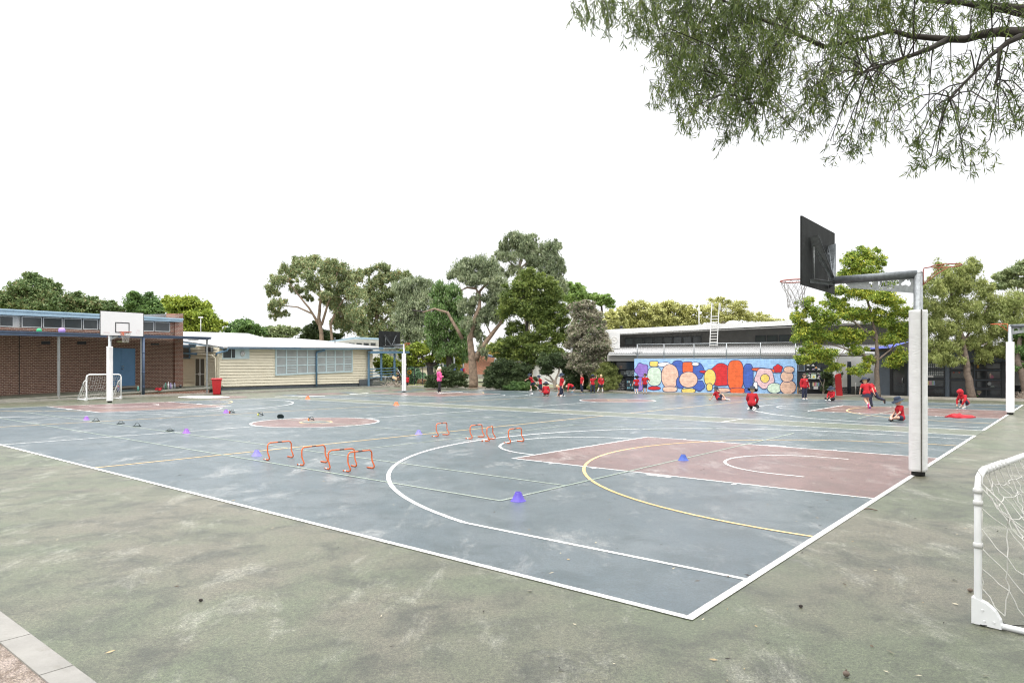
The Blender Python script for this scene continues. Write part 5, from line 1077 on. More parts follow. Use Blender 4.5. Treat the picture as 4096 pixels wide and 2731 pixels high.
# ---------------------------------------------------------------- garden fence, posts, boulder, stump debris
GF = Plane(1600, 62, 1735, 60)
gf = thing('garden_fence', 'black mesh fence with thin posts around the vegetable garden', 'fence', tuple(GF.pt(1660, HY)[:2]) + (0,))
for x in (1570, 1598, 1626, 1658, 1691, 1713, 1732): g = MB(); a = GF.pt(x, 1467); g.bar((a.x, a.y, 0), (a.x, a.y, a.z), .07); g.build('post', M['charcoal'], gf)
g = MB(); g.bar(GF.pt(1560, 1467), GF.pt(1734, 1467), .05); g.build('top_rail', M['charcoal'], gf)
g = MB(); GF.rect(g, 1562, 1468, 1732, 1535, -.03, .002); g.build('mesh', chain_mat('fence_mesh', (.03, .035, .035), 10, .07), gf)
for x, lbl, mm in ((1817, 'thin grey steel pole with a blue padded base, left of the big gum', 'midblue'), (1853, 'grey steel pole with red and blue padding beside the big gum trunk', 'binred')):
    p = gnd(x, 1541); p.y = 62; p.x = (x - CX) / F * 62; t = thing('padded_pole', lbl, 'pole', tuple(p)); g = MB(); g.tube([p, p + dz * 2.6], .07, 8); g.build('pole', M['galv'], t)
    if mm == 'binred':
        g = MB(); g.tube([p + Vector((.06, 0, .4)), p + Vector((.06, 0, 1.5))], .13, 8); g.build('red_pad', M['binred'], t); g = MB(); g.tube([p + Vector((-.14, 0, .4)), p + Vector((-.14, 0, 1.5))], .11, 8); g.build('blue_pad', cmat['blue'], t)
    else: g = MB(); g.tube([p + dz * .4, p + dz * 1.5], .13, 8); g.build('blue_pad', cmat['blue'], t)
g = MB(); p = gnd(1813, 1551); r_ = random.Random(2); b = len(g.v); g.ball(p + dz * .22, .42, 12, sc=(1, .6, .62)); g.v = [(x + r_.uniform(-.05, .05), y + r_.uniform(-.05, .05), max(0, z + r_.uniform(-.04, .04))) for x, y, z in g.v]
tag(g.build('boulder', M['kerbm'], None), 'grey brown boulder on the kerb between the woman in pink and the gum trunk', 'boulder')
g = MB(); r_ = random.Random(8)
for i in range(70):
    p = gnd(r_.uniform(1540, 1602), 1547.0); p.y += r_.uniform(-.2, .5); p.x = p.x; a = r_.uniform(0, 3.14); l = r_.uniform(.25, .8); g.tube([p + dz * .05, p + Vector((math.cos(a) * l * .8, r_.uniform(-.2, .2), abs(math.sin(a)) * l * .8))], [.025, .008], 4, cap=False)
tag(g.build('branch_pile', M['twigpale'], None), 'pile of dry tan branches at the foot of the veranda steps', 'branch pile')
g = MB(); g.bar(gnd(2440, 1566) + dz * .08, gnd(2500, 1564.5) + dz * .25, .25, .05); tag(g.build('plank', M['concrete'], None), 'pale plank lying on the garden bed left of the book window', 'plank')
# ---------------------------------------------------------------- trees and bushes
def leaf_cloud(name, blobs, n, ln, wd, mats, parent, seed, droop=0.0, clump=.33, nc=9, shell=.45, tri=False, loosef=.22):
    """many leaf-sized faces gathered in clumps spread through ellipsoids; blobs: (centre, radii)"""
    rs = np.random.RandomState(seed); vol = np.array([max(b[1][0] * b[1][2], 1e-4) for b in blobs]); cnt = (vol / vol.sum() * n * 1.25).astype(int) + 8; cnt = (cnt * 1.15).astype(int)
    P = []; 
    for (c, r), k in zip(blobs, cnt):
        c = np.array(c); r = np.array(r) * 1.06; m = max(3, int(nc * 1.15 * max(1, k / 900.0) ** .8))
        d = rs.normal(size=(m, 3)); d /= np.linalg.norm(d, axis=1)[:, None]; rad = shell + (1 - shell) * rs.rand(m) ** .6; rad = rad * np.where(rs.rand(m) < .3, rs.uniform(1.1, 1.42, m), 1.0)
        cc = c + d * rad[:, None] * r * .80; cr = r.mean() * clump * 1.14 * rs.uniform(.55, 1.4, m)
        w_ = cr ** 2; idx = rs.choice(m, k, p=w_ / w_.sum()); q = rs.normal(size=(k, 3)); q /= np.linalg.norm(q, axis=1)[:, None]
        loose = rs.rand(k) < loosef
        pc_ = cc[idx] + rs.normal(size=(k, 3)) * (cr[idx] * .46)[:, None] * np.array([1, 1, .8])
        pl_ = c + q * r * (rs.rand(k) ** .42)[:, None] * rs.uniform(.8, 1.32, k)[:, None]; P.append(np.where(loose[:, None], pl_, pc_))
    P = np.concatenate(P); k = len(P); a = rs.normal(size=(k, 3)); a[:, 2] -= droop * 2.2; a /= np.linalg.norm(a, axis=1)[:, None]
    b = np.cross(a, rs.normal(size=(k, 3))); b /= np.linalg.norm(b, axis=1)[:, None]; s = rs.uniform(.6, 1.35, k)[:, None]
    a *= ln * s; b *= wd * s; o0 = np.array(org[parent.name]) if parent else np.zeros(3); P = P - o0
    V = np.stack([P - a * .5, P + b * .5 - a * .05, P + a * .5, P - b * .5 - a * .05], 1).reshape(-1, 3)
    me = bpy.data.meshes.new(name); me.vertices.add(4 * k); me.vertices.foreach_set('co', V.astype(np.float32).ravel())
    me.loops.add(4 * k); me.loops.foreach_set('vertex_index', np.arange(4 * k, dtype=np.int32)); me.polygons.add(k)
    me.polygons.foreach_set('loop_start', np.arange(0, 4 * k, 4, dtype=np.int32))
    if isinstance(mats, (list, tuple)) and len(mats) > 1: me.polygons.foreach_set('material_index', (rs.rand(k) < .12).astype(np.int32))
    me.update(); me.validate(); return link(name, me, mats, parent)
def px_blob(x, y, rx, ry, Y, dy=0, dz=None):
    Y2 = Y + dy; c = at(x, y, Y2); return ((c.x, c.y, c.z), (rx / F * Y2, (dz if dz else (rx + ry) / 2 / F * Y2), ry / F * Y2))
def limb(mb, pts, Y, w0, w1, n=8, jit=.0, rr_=None):
    P = []; rr_ = rr_ or rnd
    for p in pts: P.append(at(p[0], p[1], Y + (p[2] if len(p) > 2 else 0)))
    m = len(P); rs_ = [w0 + (w1 - w0) * i / (m - 1) for i in range(m)]
    Q = [P[0]]; QR = [rs_[0]]
    for i in range(m - 1):
        for s in (.33, .67, 1): q = P[i].lerp(P[i + 1], s); q += Vector((rr_.uniform(-1, 1), rr_.uniform(-1, 1), rr_.uniform(-1, 1))) * jit * (s < 1); Q.append(q); QR.append(rs_[i] + (rs_[i + 1] - rs_[i]) * s)
    mb.tube(Q, QR, n)
def tree(name, label, cat, Y, base, trunks, blobs, n, ln, wd, lm, bark, droop=0, seed=1, clump=.33, nc=9, shell=.45, branches=True, group=None, twigs=0, loosef=.24):
    bx, by = base; bp = at(bx, by, Y); t = thing(name, label, cat, (bp.x, bp.y, 0), group); r_ = random.Random(seed)
    BL = [px_blob(b[0], b[1], b[2], b[3], Y, (b[4] if len(b) > 4 else r_.uniform(-1, 1) * (b[2] + b[3]) / 2 / F * Y * .5)) for b in blobs]
    BL0 = BL; sat = []
    for (c_, r_0) in BL:                                 # smaller sprays growing out of each main foliage mass
        for q_ in range(7):
            th_ = r_.uniform(0, 6.283); el_ = r_.uniform(-.7, 1); ce_ = math.sqrt(max(0, 1 - el_ * el_)); k_ = r_.uniform(.85, 1.22); f_ = r_.uniform(.20, .42)
            sat.append(((c_[0] + r_0[0] * ce_ * math.cos(th_) * k_, c_[1] + r_0[1] * ce_ * math.sin(th_) * k_, c_[2] + r_0[2] * el_ * k_ - droop * r_0[2] * .25), (r_0[0] * f_ * (.8 if droop > .4 else 1), r_0[1] * f_, r_0[2] * f_ * (1.7 if droop > .4 else .9))))
    BL = [(c_, tuple(q_ * .92 for q_ in r_0)) for c_, r_0 in BL]
    g = MB(); ends = []
    for k, (pts, w0, w1) in enumerate(trunks):
        pts = list(pts)
        if k == 0: b0 = at(pts[0][0], pts[0][1], Y); g.tube([Vector((b0.x, b0.y, 0)), b0 + Vector((0, 0, .02))], [w0 * 1.35, w0], 10) if b0.z > .05 else None
        limb(g, pts, Y, w0, w1, 10, w0 * .12, r_); ends.append((at(pts[-1][0], pts[-1][1], Y + (pts[-1][2] if len(pts[-1]) > 2 else 0)), w1)); ends.append((at(pts[len(pts) // 2][0], pts[len(pts) // 2][1], Y), (w0 + w1) / 2))
    if branches and ends:
        for (c, r) in BL:
            c = Vector(c); e, w_ = min(ends, key=lambda q: (q[0] - c).length); tgt = c + Vector((0, 0, -r[2] * .2)); mid = e.lerp(tgt, .5) + Vector((r_.uniform(-.2, .2), r_.uniform(-.2, .2), r_.uniform(-.1, .3))) * r[0]
            g.tube([e, e.lerp(mid, .5), mid, mid.lerp(tgt, .5), tgt], [w_ * .42, w_ * .34, w_ * .26, w_ * .18, w_ * .1], 6, cap=False)
            for q in range(4 + twigs):
                d = Vector((r_.gauss(0, 1), r_.gauss(0, 1), r_.gauss(0, .8))).normalized(); e2 = c + Vector((d.x * r[0], d.y * r[1], d.z * r[2])) * .85; s_ = mid.lerp(tgt, r_.uniform(.3, 1)); mm = s_.lerp(e2, .5) + Vector((r_.uniform(-.1, .1), 0, r_.uniform(0, .15))) * r[0]; g.tube([s_, mm, e2], [w_ * .22, w_ * .12, w_ * .04], 4, cap=False)
    if g.v: g.build('trunk', bark, t)
    leaf_cloud('crown', BL + sat, n * 1.1, ln, wd, lm, t, seed, droop, clump, nc, shell, loosef=loosef)
    return t
LM = {
 'olive': leaf_mat('olive_leaves', [(.035, .05, .015), (.075, .095, .03), (.12, .14, .05)]),
 'pinkish': leaf_mat('pink_tinged_leaves', [(.028, .048, .018), (.055, .085, .032), (.085, .115, .045), (.14, .11, .06)]),
 'green': leaf_mat('mid_green_leaves', [(.025, .05, .018), (.055, .095, .03), (.10, .15, .045)]),
 'bright': leaf_mat('yellow_green_leaves', [(.05, .075, .012), (.12, .155, .025), (.22, .235, .04)]),
 'eucalypt': leaf_mat('eucalypt_leaves', [(.035, .052, .022), (.095, .12, .055), (.21, .225, .12)]),
 'eucaut': leaf_mat('rusty_eucalypt_leaves', [(.07, .07, .03), (.16, .14, .06), (.26, .19, .10)]),
 'greyeuc': leaf_mat('grey_green_gum_leaves', [(.03, .042, .022), (.10, .122, .070), (.23, .245, .16)]),
 'dark': leaf_mat('dark_hedge_leaves', [(.012, .02, .009), (.03, .045, .018), (.06, .08, .032)]),
 'acacia': leaf_mat('dark_olive_leaves', [(.016, .030, .007), (.058, .082, .020), (.16, .185, .045)]),
 'banksia': leaf_mat('grey_brown_leaves', [(.05, .05, .035), (.13, .12, .085), (.25, .23, .18)]),
 'autumn': leaf_mat('autumn_leaves', [(.08, .095, .035), (.20, .20, .075), (.36, .32, .15)]),
 'gold': leaf_mat('golden_leaves', [(.24, .15, .04), (.42, .28, .10), (.55, .40, .2)]),
 'near': leaf_mat('yellow_tinged_green_leaves', [(.03, .055, .012), (.075, .115, .02), (.16, .19, .03), (.34, .28, .04)], nsc=1.1),
 'willow': leaf_mat('fine_olive_leaves', [(.05, .065, .02), (.12, .14, .045), (.21, .22, .085)], nsc=1.0),
 'pine': leaf_mat('pine_green_leaves', [(.04, .07, .02), (.10, .15, .04), (.17, .22, .07)]),
 'veg': leaf_mat('vegetable_leaves', [(.05, .10, .05), (.12, .20, .12), (.25, .33, .25)]),
 'brownl': leaf_mat('dead_hanging_leaves', [(.12, .08, .05), (.22, .15, .1), (.30, .22, .16)]),
 'over': leaf_mat('willow_myrtle_leaves', [(.012, .022, .006), (.038, .057, .014), (.068, .092, .024), (.13, .15, .042)], .25, 1.5)}
BK, BP, BD, TP = M['bark'], M['barkpale'], M['barkdark'], M['twigpale']
# far left behind the hall
tree('leafy_tree', 'broad domed tree with pink tinged leaves behind the left end of the brick hall', 'tree', 66, (120, 1300), [([(120, 1320), (118, 1240)], .35, .2)],
     [(55, 1185, 60, 38), (120, 1150, 70, 40), (190, 1170, 50, 45), (90, 1215, 75, 35), (165, 1225, 60, 32), (20, 1215, 40, 30), (215, 1215, 30, 28)], 15000, .26, .15, LM['pinkish'], BD, 0, 11)
tree('leafy_tree', 'lower pink tinged tree between the domed tree and the white backboard', 'tree', 70, (340, 1310), [([(340, 1330), (340, 1240)], .3, .15)],
     [(270, 1210, 45, 38), (330, 1215, 55, 33), (390, 1225, 45, 32), (300, 1250, 60, 25), (440, 1235, 35, 25), (465, 1245, 25, 18)], 11000, .26, .15, LM['pinkish'], BD, 0, 12)
tree('leafy_tree', 'dark green bushy tree behind the white backboard', 'tree', 76, (570, 1310), [([(570, 1330), (570, 1230)], .3, .15)],
     [(540, 1205, 45, 32), (600, 1215, 50, 35), (640, 1230, 35, 30), (520, 1240, 40, 30), (590, 1255, 60, 25)], 10000, .27, .16, LM['green'], BD, 0, 13)
tree('leafy_tree', 'bright yellow green rounded tree just right of the brick pier', 'tree', 70, (770, 1330), [([(770, 1345), (765, 1250)], .35, .2)],
     [(700, 1215, 45, 30), (750, 1210, 50, 28), (720, 1265, 60, 45), (790, 1255, 50, 50), (830, 1285, 45, 45), (860, 1310, 35, 28), (780, 1310, 60, 30), (810, 1225, 25, 22)], 16000, .27, .16, LM['bright'], BD, 0, 14)
tree('leafy_tree', 'small mid green tree above the left part of the white classroom roof', 'tree', 96, (980, 1360), [([(980, 1370), (980, 1310)], .3, .15)],
     [(940, 1310, 30, 28), (985, 1305, 40, 24), (1025, 1320, 35, 22), (975, 1335, 50, 20), (915, 1325, 20, 15)], 6500, .33, .2, LM['green'], BD, 0, 15)
tree('leafy_tree', 'low pale green tree above the middle of the white classroom roof', 'tree', 102, (1110, 1370), [([(1110, 1375), (1110, 1325)], .3, .12)],
     [(1075, 1325, 38, 17), (1120, 1320, 35, 18), (1165, 1328, 32, 18), (1110, 1345, 60, 12)], 5500, .33, .2, LM['eucalypt'], BD, 0, 16)
tree('leafy_tree', 'dark low tree at the foot of the big spreading eucalypt', 'tree', 84, (1265, 1375), [([(1265, 1385), (1265, 1330)], .3, .12)],
     [(1240, 1330, 32, 28), (1290, 1340, 45, 22), (1220, 1355, 35, 15), (1330, 1350, 40, 15), (1265, 1300, 18, 14)], 7000, .28, .17, LM['dark'], BD, 0, 17)
# big spreading eucalypt
tree('eucalypt_tree', 'tall spreading eucalypt with pale limbs and rusty green crown above the classroom roof', 'tree', 80, (1290, 1370),
     [([(1290, 1390), (1285, 1330), (1275, 1270), (1283, 1200), (1275, 1130)], .28, .10), ([(1275, 1300), (1250, 1255), (1190, 1228), (1130, 1222)], .14, .05), ([(1272, 1290), (1235, 1230), (1185, 1170), (1150, 1120)], .14, .05), ([(1287, 1300), (1310, 1220), (1340, 1140), (1350, 1080)], .15, .06), ([(1330, 1380), (1322, 1300), (1345, 1240), (1380, 1190)], .18, .07)],
     [(1160, 1085, 40, 26, -1), (1120, 1125, 42, 28, 1), (1092, 1165, 26, 26, 0), (1115, 1215, 38, 20, -1), (1100, 1250, 24, 22, 1), (1140, 1255, 16, 12, 0), (1205, 1060, 42, 26, 0), (1250, 1045, 50, 22, 2), (1300, 1060, 50, 26, -2), (1225, 1105, 40, 25, -3), (1190, 1160, 30, 18, 2), (1245, 1150, 30, 22, -2),
      (1350, 1085, 55, 34, 1), (1400, 1110, 50, 38, 2), (1300, 1120, 50, 30, -2), (1360, 1160, 50, 34, 0), (1420, 1180, 42, 40, -1), (1330, 1210, 38, 28, 2), (1300, 1180, 26, 18, -3), (1230, 1190, 20, 12, 2), (1375, 1235, 45, 36, 1), (1420, 1250, 42, 34, -2), (1400, 1300, 50, 36, 2), (1350, 1290, 30, 26, 3), (1445, 1310, 30, 36, 0)], 40000, .27, .10, [LM['eucalypt'], LM['eucaut']], BP, .6, 18, .34, 10, .3, twigs=2, loosef=.26)
tree('eucalypt_tree', 'grey green eucalypt with a gap of sky, right of the spreading eucalypt', 'tree', 86, (1500, 1380),
     [([(1490, 1390), (1500, 1300), (1520, 1220), (1535, 1120)], .35, .12), ([(1500, 1310), (1560, 1260), (1600, 1200)], .2, .08)],
     [(1465, 1090, 28, 14), (1530, 1070, 36, 18), (1590, 1100, 42, 20), (1545, 1110, 38, 28), (1500, 1135, 36, 24), (1480, 1170, 34, 30), (1530, 1180, 40, 34), (1580, 1160, 30, 28), (1480, 1230, 36, 34), (1540, 1240, 40, 30), (1600, 1215, 36, 34), (1470, 1290, 34, 34), (1530, 1310, 45, 36), (1590, 1300, 35, 30), (1480, 1350, 50, 24), (1560, 1350, 40, 20)], 26000, .29, .11, [LM['eucalypt'], LM['eucaut']], BP, .5, 19, .34, 10, .3, loosef=.26)
tree('weeping_eucalypt', 'weeping olive green gum behind the black backboard', 'tree', 66, (1650, 1440),
     [([(1660, 1460), (1665, 1380), (1650, 1300), (1670, 1220)], .3, .12), ([(1660, 1340), (1610, 1280), (1570, 1290)], .12, .05), ([(1665, 1300), (1720, 1250), (1750, 1255)], .12, .06)],
     [(1610, 1150, 40, 36), (1655, 1135, 42, 28), (1700, 1150, 38, 30), (1630, 1200, 48, 40), (1690, 1200, 46, 40), (1600, 1260, 40, 44), (1650, 1270, 46, 44), (1705, 1270, 44, 44), (1620, 1330, 42, 44), (1680, 1335, 44, 44), (1640, 1385, 45, 26), (1740, 1200, 26, 30)], 30000, .24, .075, [LM['greyeuc'], LM['eucalypt']], TP, 1.1, 20, .36, 9, .3, twigs=2, loosef=.26)
tree('weeping_eucalypt', 'dark green drooping gum between the weeping gum and the big trunk', 'tree', 60, (1790, 1470),
     [([(1800, 1480), (1795, 1400), (1770, 1330), (1730, 1250)], .3, .12), ([(1770, 1330), (1720, 1250), (1650, 1240)], .12, .05)],
     [(1760, 1160, 36, 28), (1800, 1170, 40, 34), (1775, 1215, 46, 40), (1825, 1220, 36, 36), (1760, 1275, 50, 44), (1820, 1280, 40, 44), (1780, 1340, 50, 44), (1840, 1340, 36, 44), (1740, 1345, 36, 40), (1800, 1395, 55, 30), (1850, 1400, 30, 40)], 28000, .24, .075, [LM['green'], LM['greyeuc']], BD, 1.1, 21, .36, 9, .3, twigs=2, loosef=.26)
tree('round_tree', 'rounded bright green tree with a dark forked trunk behind the garden fence', 'tree', 64, (1722, 1530),
     [([(1722, 1530), (1722, 1490), (1715, 1455), (1690, 1430)], .38, .16), ([(1722, 1470), (1760, 1440), (1800, 1420)], .22, .1), ([(1722, 1465), (1730, 1420), (1745, 1390)], .2, .1)],
     [(1640, 1430, 36, 26), (1680, 1400, 40, 26), (1660, 1460, 36, 14), (1740, 1385, 44, 26), (1800, 1400, 44, 28), (1770, 1430, 50, 22), (1830, 1430, 32, 36), (1820, 1470, 28, 22), (1620, 1405, 24, 24), (1705, 1440, 26, 14)], 16000, .19, .10, LM['bright'], BD, 0, 23)
# the big gum with the pale peeling trunk
big = tree('gum_tree', 'big gum with a peeling orange brown forked trunk beside the kerb, centre of the picture', 'tree', 52, (1893, 1547),
     [([(1893, 1550), (1893, 1500), (1890, 1440), (1884, 1400), (1880, 1350), (1895, 1290), (1918, 1225), (1922, 1185), (1905, 1155)], .37, .07), ([(1900, 1440), (1928, 1390), (1965, 1340), (2000, 1295), (2015, 1262)], .24, .08), ([(1905, 1155), (1870, 1150), (1845, 1160)], .10, .04), ([(1915, 1170), (1960, 1120), (1990, 1080)], .10, .05), ([(1850, 1355), (1790, 1250), (1740, 1235), (1690, 1250)], .14, .04)],
     [(1855, 1075, 50, 34), (1915, 1050, 50, 26), (1965, 1075, 40, 30), (1820, 1095, 34, 22), (1880, 1115, 55, 26), (1940, 1115, 50, 30), (1985, 1130, 36, 40), (1975, 1190, 36, 40), (2010, 1170, 30, 34), (1960, 1245, 40, 34), (1900, 1200, 26, 28), (1860, 1230, 32, 32), (1985, 1280, 26, 20), (1930, 1270, 30, 30), (1905, 1330, 20, 26), (1870, 1290, 26, 30), (1930, 1400, 22, 34), (1920, 1340, 18, 20)], 34000, .19, .055, [LM['greyeuc'], LM['eucalypt']], BP, 1.0, 24, .36, 10, .3, twigs=2, loosef=.26)
tree('gum_tree', 'tallest gum, sparse grey green crown rising above all the other trees', 'tree', 64, (2110, 1500),
     [([(2120, 1500), (2110, 1300), (2085, 1170), (2075, 1070), (2095, 1000)], .3, .12), ([(2080, 1080), (2050, 1060), (2030, 1040)], .1, .05), ([(2080, 1075), (2110, 1050), (2160, 1060), (2190, 1090)], .1, .05)],
     [(2060, 950, 40, 24), (2035, 985, 36, 28), (2010, 1020, 34, 28), (2090, 965, 42, 28), (2130, 950, 24, 14), (2110, 1005, 52, 34), (2060, 1025, 40, 26), (2170, 1000, 34, 28), (2215, 985, 30, 22), (2200, 1030, 42, 30), (2150, 1050, 42, 26), (2220, 1075, 34, 38), (2180, 1095, 36, 26), (2235, 1130, 30, 34), (2050, 1080, 38, 22), (2000, 1090, 26, 20), (2210, 1160, 30, 26)], 26000, .24, .07, [LM['greyeuc'], LM['eucalypt']], TP, .9, 25, .36, 10, .3, twigs=3, loosef=.26)
tree('acacia_tree', 'dense dark olive green tree of tiered foliage in front of the tall gum', 'tree', 49, (2117, 1545),
     [([(2117, 1555), (2117, 1480), (2105, 1400), (2108, 1300), (2112, 1200)], .22, .08)],
     [(2110, 1110, 50, 34), (2160, 1130, 50, 34), (2070, 1150, 45, 32), (2210, 1180, 48, 38), (2040, 1200, 46, 38), (2120, 1180, 60, 40), (2180, 1220, 56, 40), (2090, 1235, 60, 40), (2020, 1250, 40, 34), (2240, 1240, 40, 34), (2150, 1275, 60, 36), (2210, 1290, 55, 34), (2060, 1310, 40, 26), (2180, 1330, 62, 34), (2110, 1355, 62, 30), (2040, 1370, 52, 32), (2240, 1350, 40, 36), (1990, 1390, 40, 26), (2080, 1410, 60, 30), (2160, 1400, 62, 32), (2220, 1410, 45, 32), (2130, 1440, 60, 22), (2020, 1430, 40, 24)], 62000, .17, .065, LM['acacia'], BD, .1, 26, .30, 12, .3)
tree('stone_pine', 'flat topped bright green pine crown behind the dense olive tree', 'tree', 95, (2300, 1260), [([(2300, 1300), (2300, 1200)], .3, .2)], [(2270, 1150, 36, 18), (2310, 1160, 40, 22), (2340, 1185, 30, 18), (2290, 1195, 50, 22), (2260, 1175, 30, 22)], 8000, .3, .16, LM['pine'], BD, 0, 27, .28)
tree('stone_pine', 'small separate cloud shaped green pine crown against the sky left of the autumn trees', 'tree', 95, (2410, 1260), [([(2410, 1280), (2405, 1215)], .2, .12)], [(2385, 1192, 22, 18), (2415, 1195, 30, 18), (2440, 1215, 20, 20), (2400, 1210, 26, 12)], 4200, .3, .16, LM['pine'], BD, 0, 28, .28)
tree('banksia_bush', 'tall grey brown bushy tree left of the grey building', 'tree', 45.5, (2360, 1555),
     [([(2365, 1560), (2360, 1480), (2350, 1380), (2355, 1290)], .14, .06), ([(2360, 1470), (2390, 1400), (2400, 1330)], .09, .04)],
     [(2310, 1230, 34, 22), (2350, 1225, 34, 22), (2330, 1270, 50, 34), (2375, 1265, 34, 30), (2310, 1320, 44, 36), (2370, 1320, 50, 38), (2400, 1300, 26, 24), (2300, 1370, 40, 34), (2360, 1375, 50, 36), (2410, 1370, 36, 34), (2430, 1400, 26, 22), (2320, 1425, 48, 32), (2390, 1425, 45, 34), (2350, 1470, 55, 30), (2300, 1460, 30, 24)], 36000, .15, .06, [LM['banksia'], LM['green']], BK, 0, 29, .30, 12, .3, twigs=2)
# hedge and bushes behind the kerb
tree('bush', 'dark green bush behind the woman in pink', 'bush', 50.5, (1790, 1546), [], [(1745, 1520, 34, 24), (1790, 1500, 48, 34), (1835, 1510, 34, 30), (1720, 1535, 22, 14), (1780, 1530, 60, 18), (1845, 1530, 26, 18)], 20000, .14, .045, LM['dark'], BD, 0, 30, .3, 12, .3)
tree('bush', 'big dark green bush right of the big gum trunk', 'bush', 48.5, (2010, 1555), [], [(2000, 1470, 40, 34), (1970, 1500, 34, 34), (2050, 1480, 45, 36), (1960, 1535, 30, 20), (2010, 1525, 50, 34), (2070, 1520, 45, 36), (2110, 1530, 34, 28), (2040, 1550, 60, 16), (2095, 1480, 34, 28)], 34000, .14, .045, LM['dark'], BD, 0, 31, .3, 12, .3)
tree('bush', 'low bright tipped shrub at the kerb behind the two running children', 'bush', 47.4, (2110, 1560), [], [(2080, 1545, 34, 18), (2120, 1545, 34, 17), (2050, 1550, 26, 12)], 9000, .12, .045, LM['green'], BD, 0, 32, .3, 10, .3)
tree('small_tree', 'small dark tree with pale twisted stems behind the ponytailed girl', 'tree', 47.0, (2225, 1555),
     [([(2222, 1558), (2215, 1525), (2200, 1505), (2180, 1495)], .10, .04), ([(2222, 1555), (2222, 1520), (2235, 1490), (2240, 1460)], .09, .04), ([(2226, 1556), (2240, 1530), (2262, 1510)], .07, .03), ([(2215, 1530), (2190, 1520), (2178, 1512)], .06, .03)],
     [(2190, 1450, 40, 34), (2240, 1440, 40, 36), (2275, 1470, 30, 30), (2180, 1485, 26, 16), (2270, 1500, 24, 18)], 15000, .13, .05, LM['dark'], TP, 0, 33, .32, 10, .35, twigs=3)
tree('bush', 'dark green bush behind the boy without a hat', 'bush', 46.6, (2310, 1562), [], [(2300, 1520, 34, 36), (2340, 1510, 34, 40), (2300, 1550, 30, 16), (2280, 1545, 24, 20), (2345, 1548, 30, 18), (2330, 1475, 34, 24)], 20000, .13, .05, LM['dark'], BD, 0, 34, .3, 12, .3)
tree('bush', 'feathery olive green bush left of the painted wall', 'bush', 45.2, (2430, 1563), [([(2410, 1562), (2412, 1500), (2416, 1460)], .03, .015)], [(2440, 1475, 30, 26), (2400, 1490, 30, 28), (2450, 1510, 30, 26), (2410, 1530, 40, 28), (2455, 1545, 22, 16), (2380, 1540, 26, 20)], 17000, .17, .03, LM['willow'], TP, -.3, 35, .34, 10, .25, twigs=4)
tree('bush', 'light green bush seen through the veranda', 'bush', 66, (1545, 1530), [], [(1520, 1450, 24, 18), (1550, 1445, 34, 24), (1580, 1465, 30, 26), (1540, 1480, 36, 22), (1600, 1500, 22, 24)], 9000, .18, .09, LM['bright'], BD, 0, 36)
tree('vegetable_patch', 'leafy green vegetable plants inside the garden fence', 'plants', 63.5, (1680, 1535), [], [(1670, 1505, 30, 16), (1700, 1515, 24, 14), (1640, 1515, 26, 20), (1655, 1490, 28, 16), (1715, 1525, 18, 10)], 4500, .26, .16, LM['veg'], BD, 0, 37, .3, 10, .2)
for x, y in ((1638, 1488), (1573, 1486)):
    p = at(x, y, 63.0); t = thing('sunflower', 'yellow sunflower standing %s' % ('at the garden fence beside the white post padding' if x > 1600 else 'behind the veranda railing'), 'flower', (p.x, p.y, 0))
    g = MB(); g.tube([(p.x, p.y, 0), (p.x + .03, p.y, p.z * .5), (p.x, p.y, p.z)], .02, 5); g.build('stem', LM['veg'], t)
    g = MB()
    for k in range(14): a_ = k * math.pi / 7; d = Vector((math.cos(a_), 0, math.sin(a_))); e_ = Vector((-d.z, 0, d.x)); g.poly([p + d * .08 + Vector((0, -.06, 0)), p + d * .15 + e_ * .05 + Vector((0, -.08, 0)), p + d * .24 + Vector((0, -.06, 0)), p + d * .15 - e_ * .05 + Vector((0, -.08, 0))])
    fl = g.build('petals', mat('sunflower_petal', (.75, .42, .02), .6), t); g = MB(); g.ball(p + Vector((0, -.05, 0)), .10, 10, sc=(1, .4, 1)); g.build('seed_head', M['bark'], fl)
tree('flower_bush', 'small rust coloured shrub inside the garden fence', 'bush', 61.8, (1690, 1535), [], [(1688, 1524, 15, 9)], 900, .14, .07, LM['brownl'], BD, 0, 38)
# behind the grey building
tree('autumn_tree', 'orange gold autumn tree just right of the grey brown tree', 'tree', 78, (2460, 1360), [([(2460, 1400), (2460, 1300)], .25, .12)], [(2440, 1270, 30, 30), (2470, 1295, 36, 30), (2430, 1310, 30, 24), (2480, 1250, 16, 14)], 6500, .27, .17, LM['autumn'], BK, 0, 40, .33, 9, .35)
tree('autumn_tree', 'yellow green autumn tree above the left part of the long grey building', 'tree', 82, (2560, 1350), [([(2560, 1390), (2560, 1280)], .3, .15)], [(2510, 1250, 36, 28), (2545, 1225, 40, 24), (2590, 1240, 40, 28), (2520, 1290, 45, 26), (2580, 1285, 50, 30), (2630, 1265, 30, 30), (2600, 1310, 50, 20)], 12000, .27, .17, LM['autumn'], BK, 0, 41, .33, 9, .35)
tree('autumn_tree', 'wide yellow brown autumn tree above the middle of the long grey building', 'tree', 84, (2700, 1340), [([(2700, 1380), (2700, 1270)], .3, .15)], [(2640, 1235, 34, 20), (2690, 1230, 44, 22), (2740, 1245, 36, 24), (2660, 1270, 45, 30), (2720, 1280, 50, 28), (2760, 1285, 30, 26), (2690, 1305, 70, 18)], 13000, .27, .17, LM['autumn'], BK, 0, 42, .33, 9, .35)
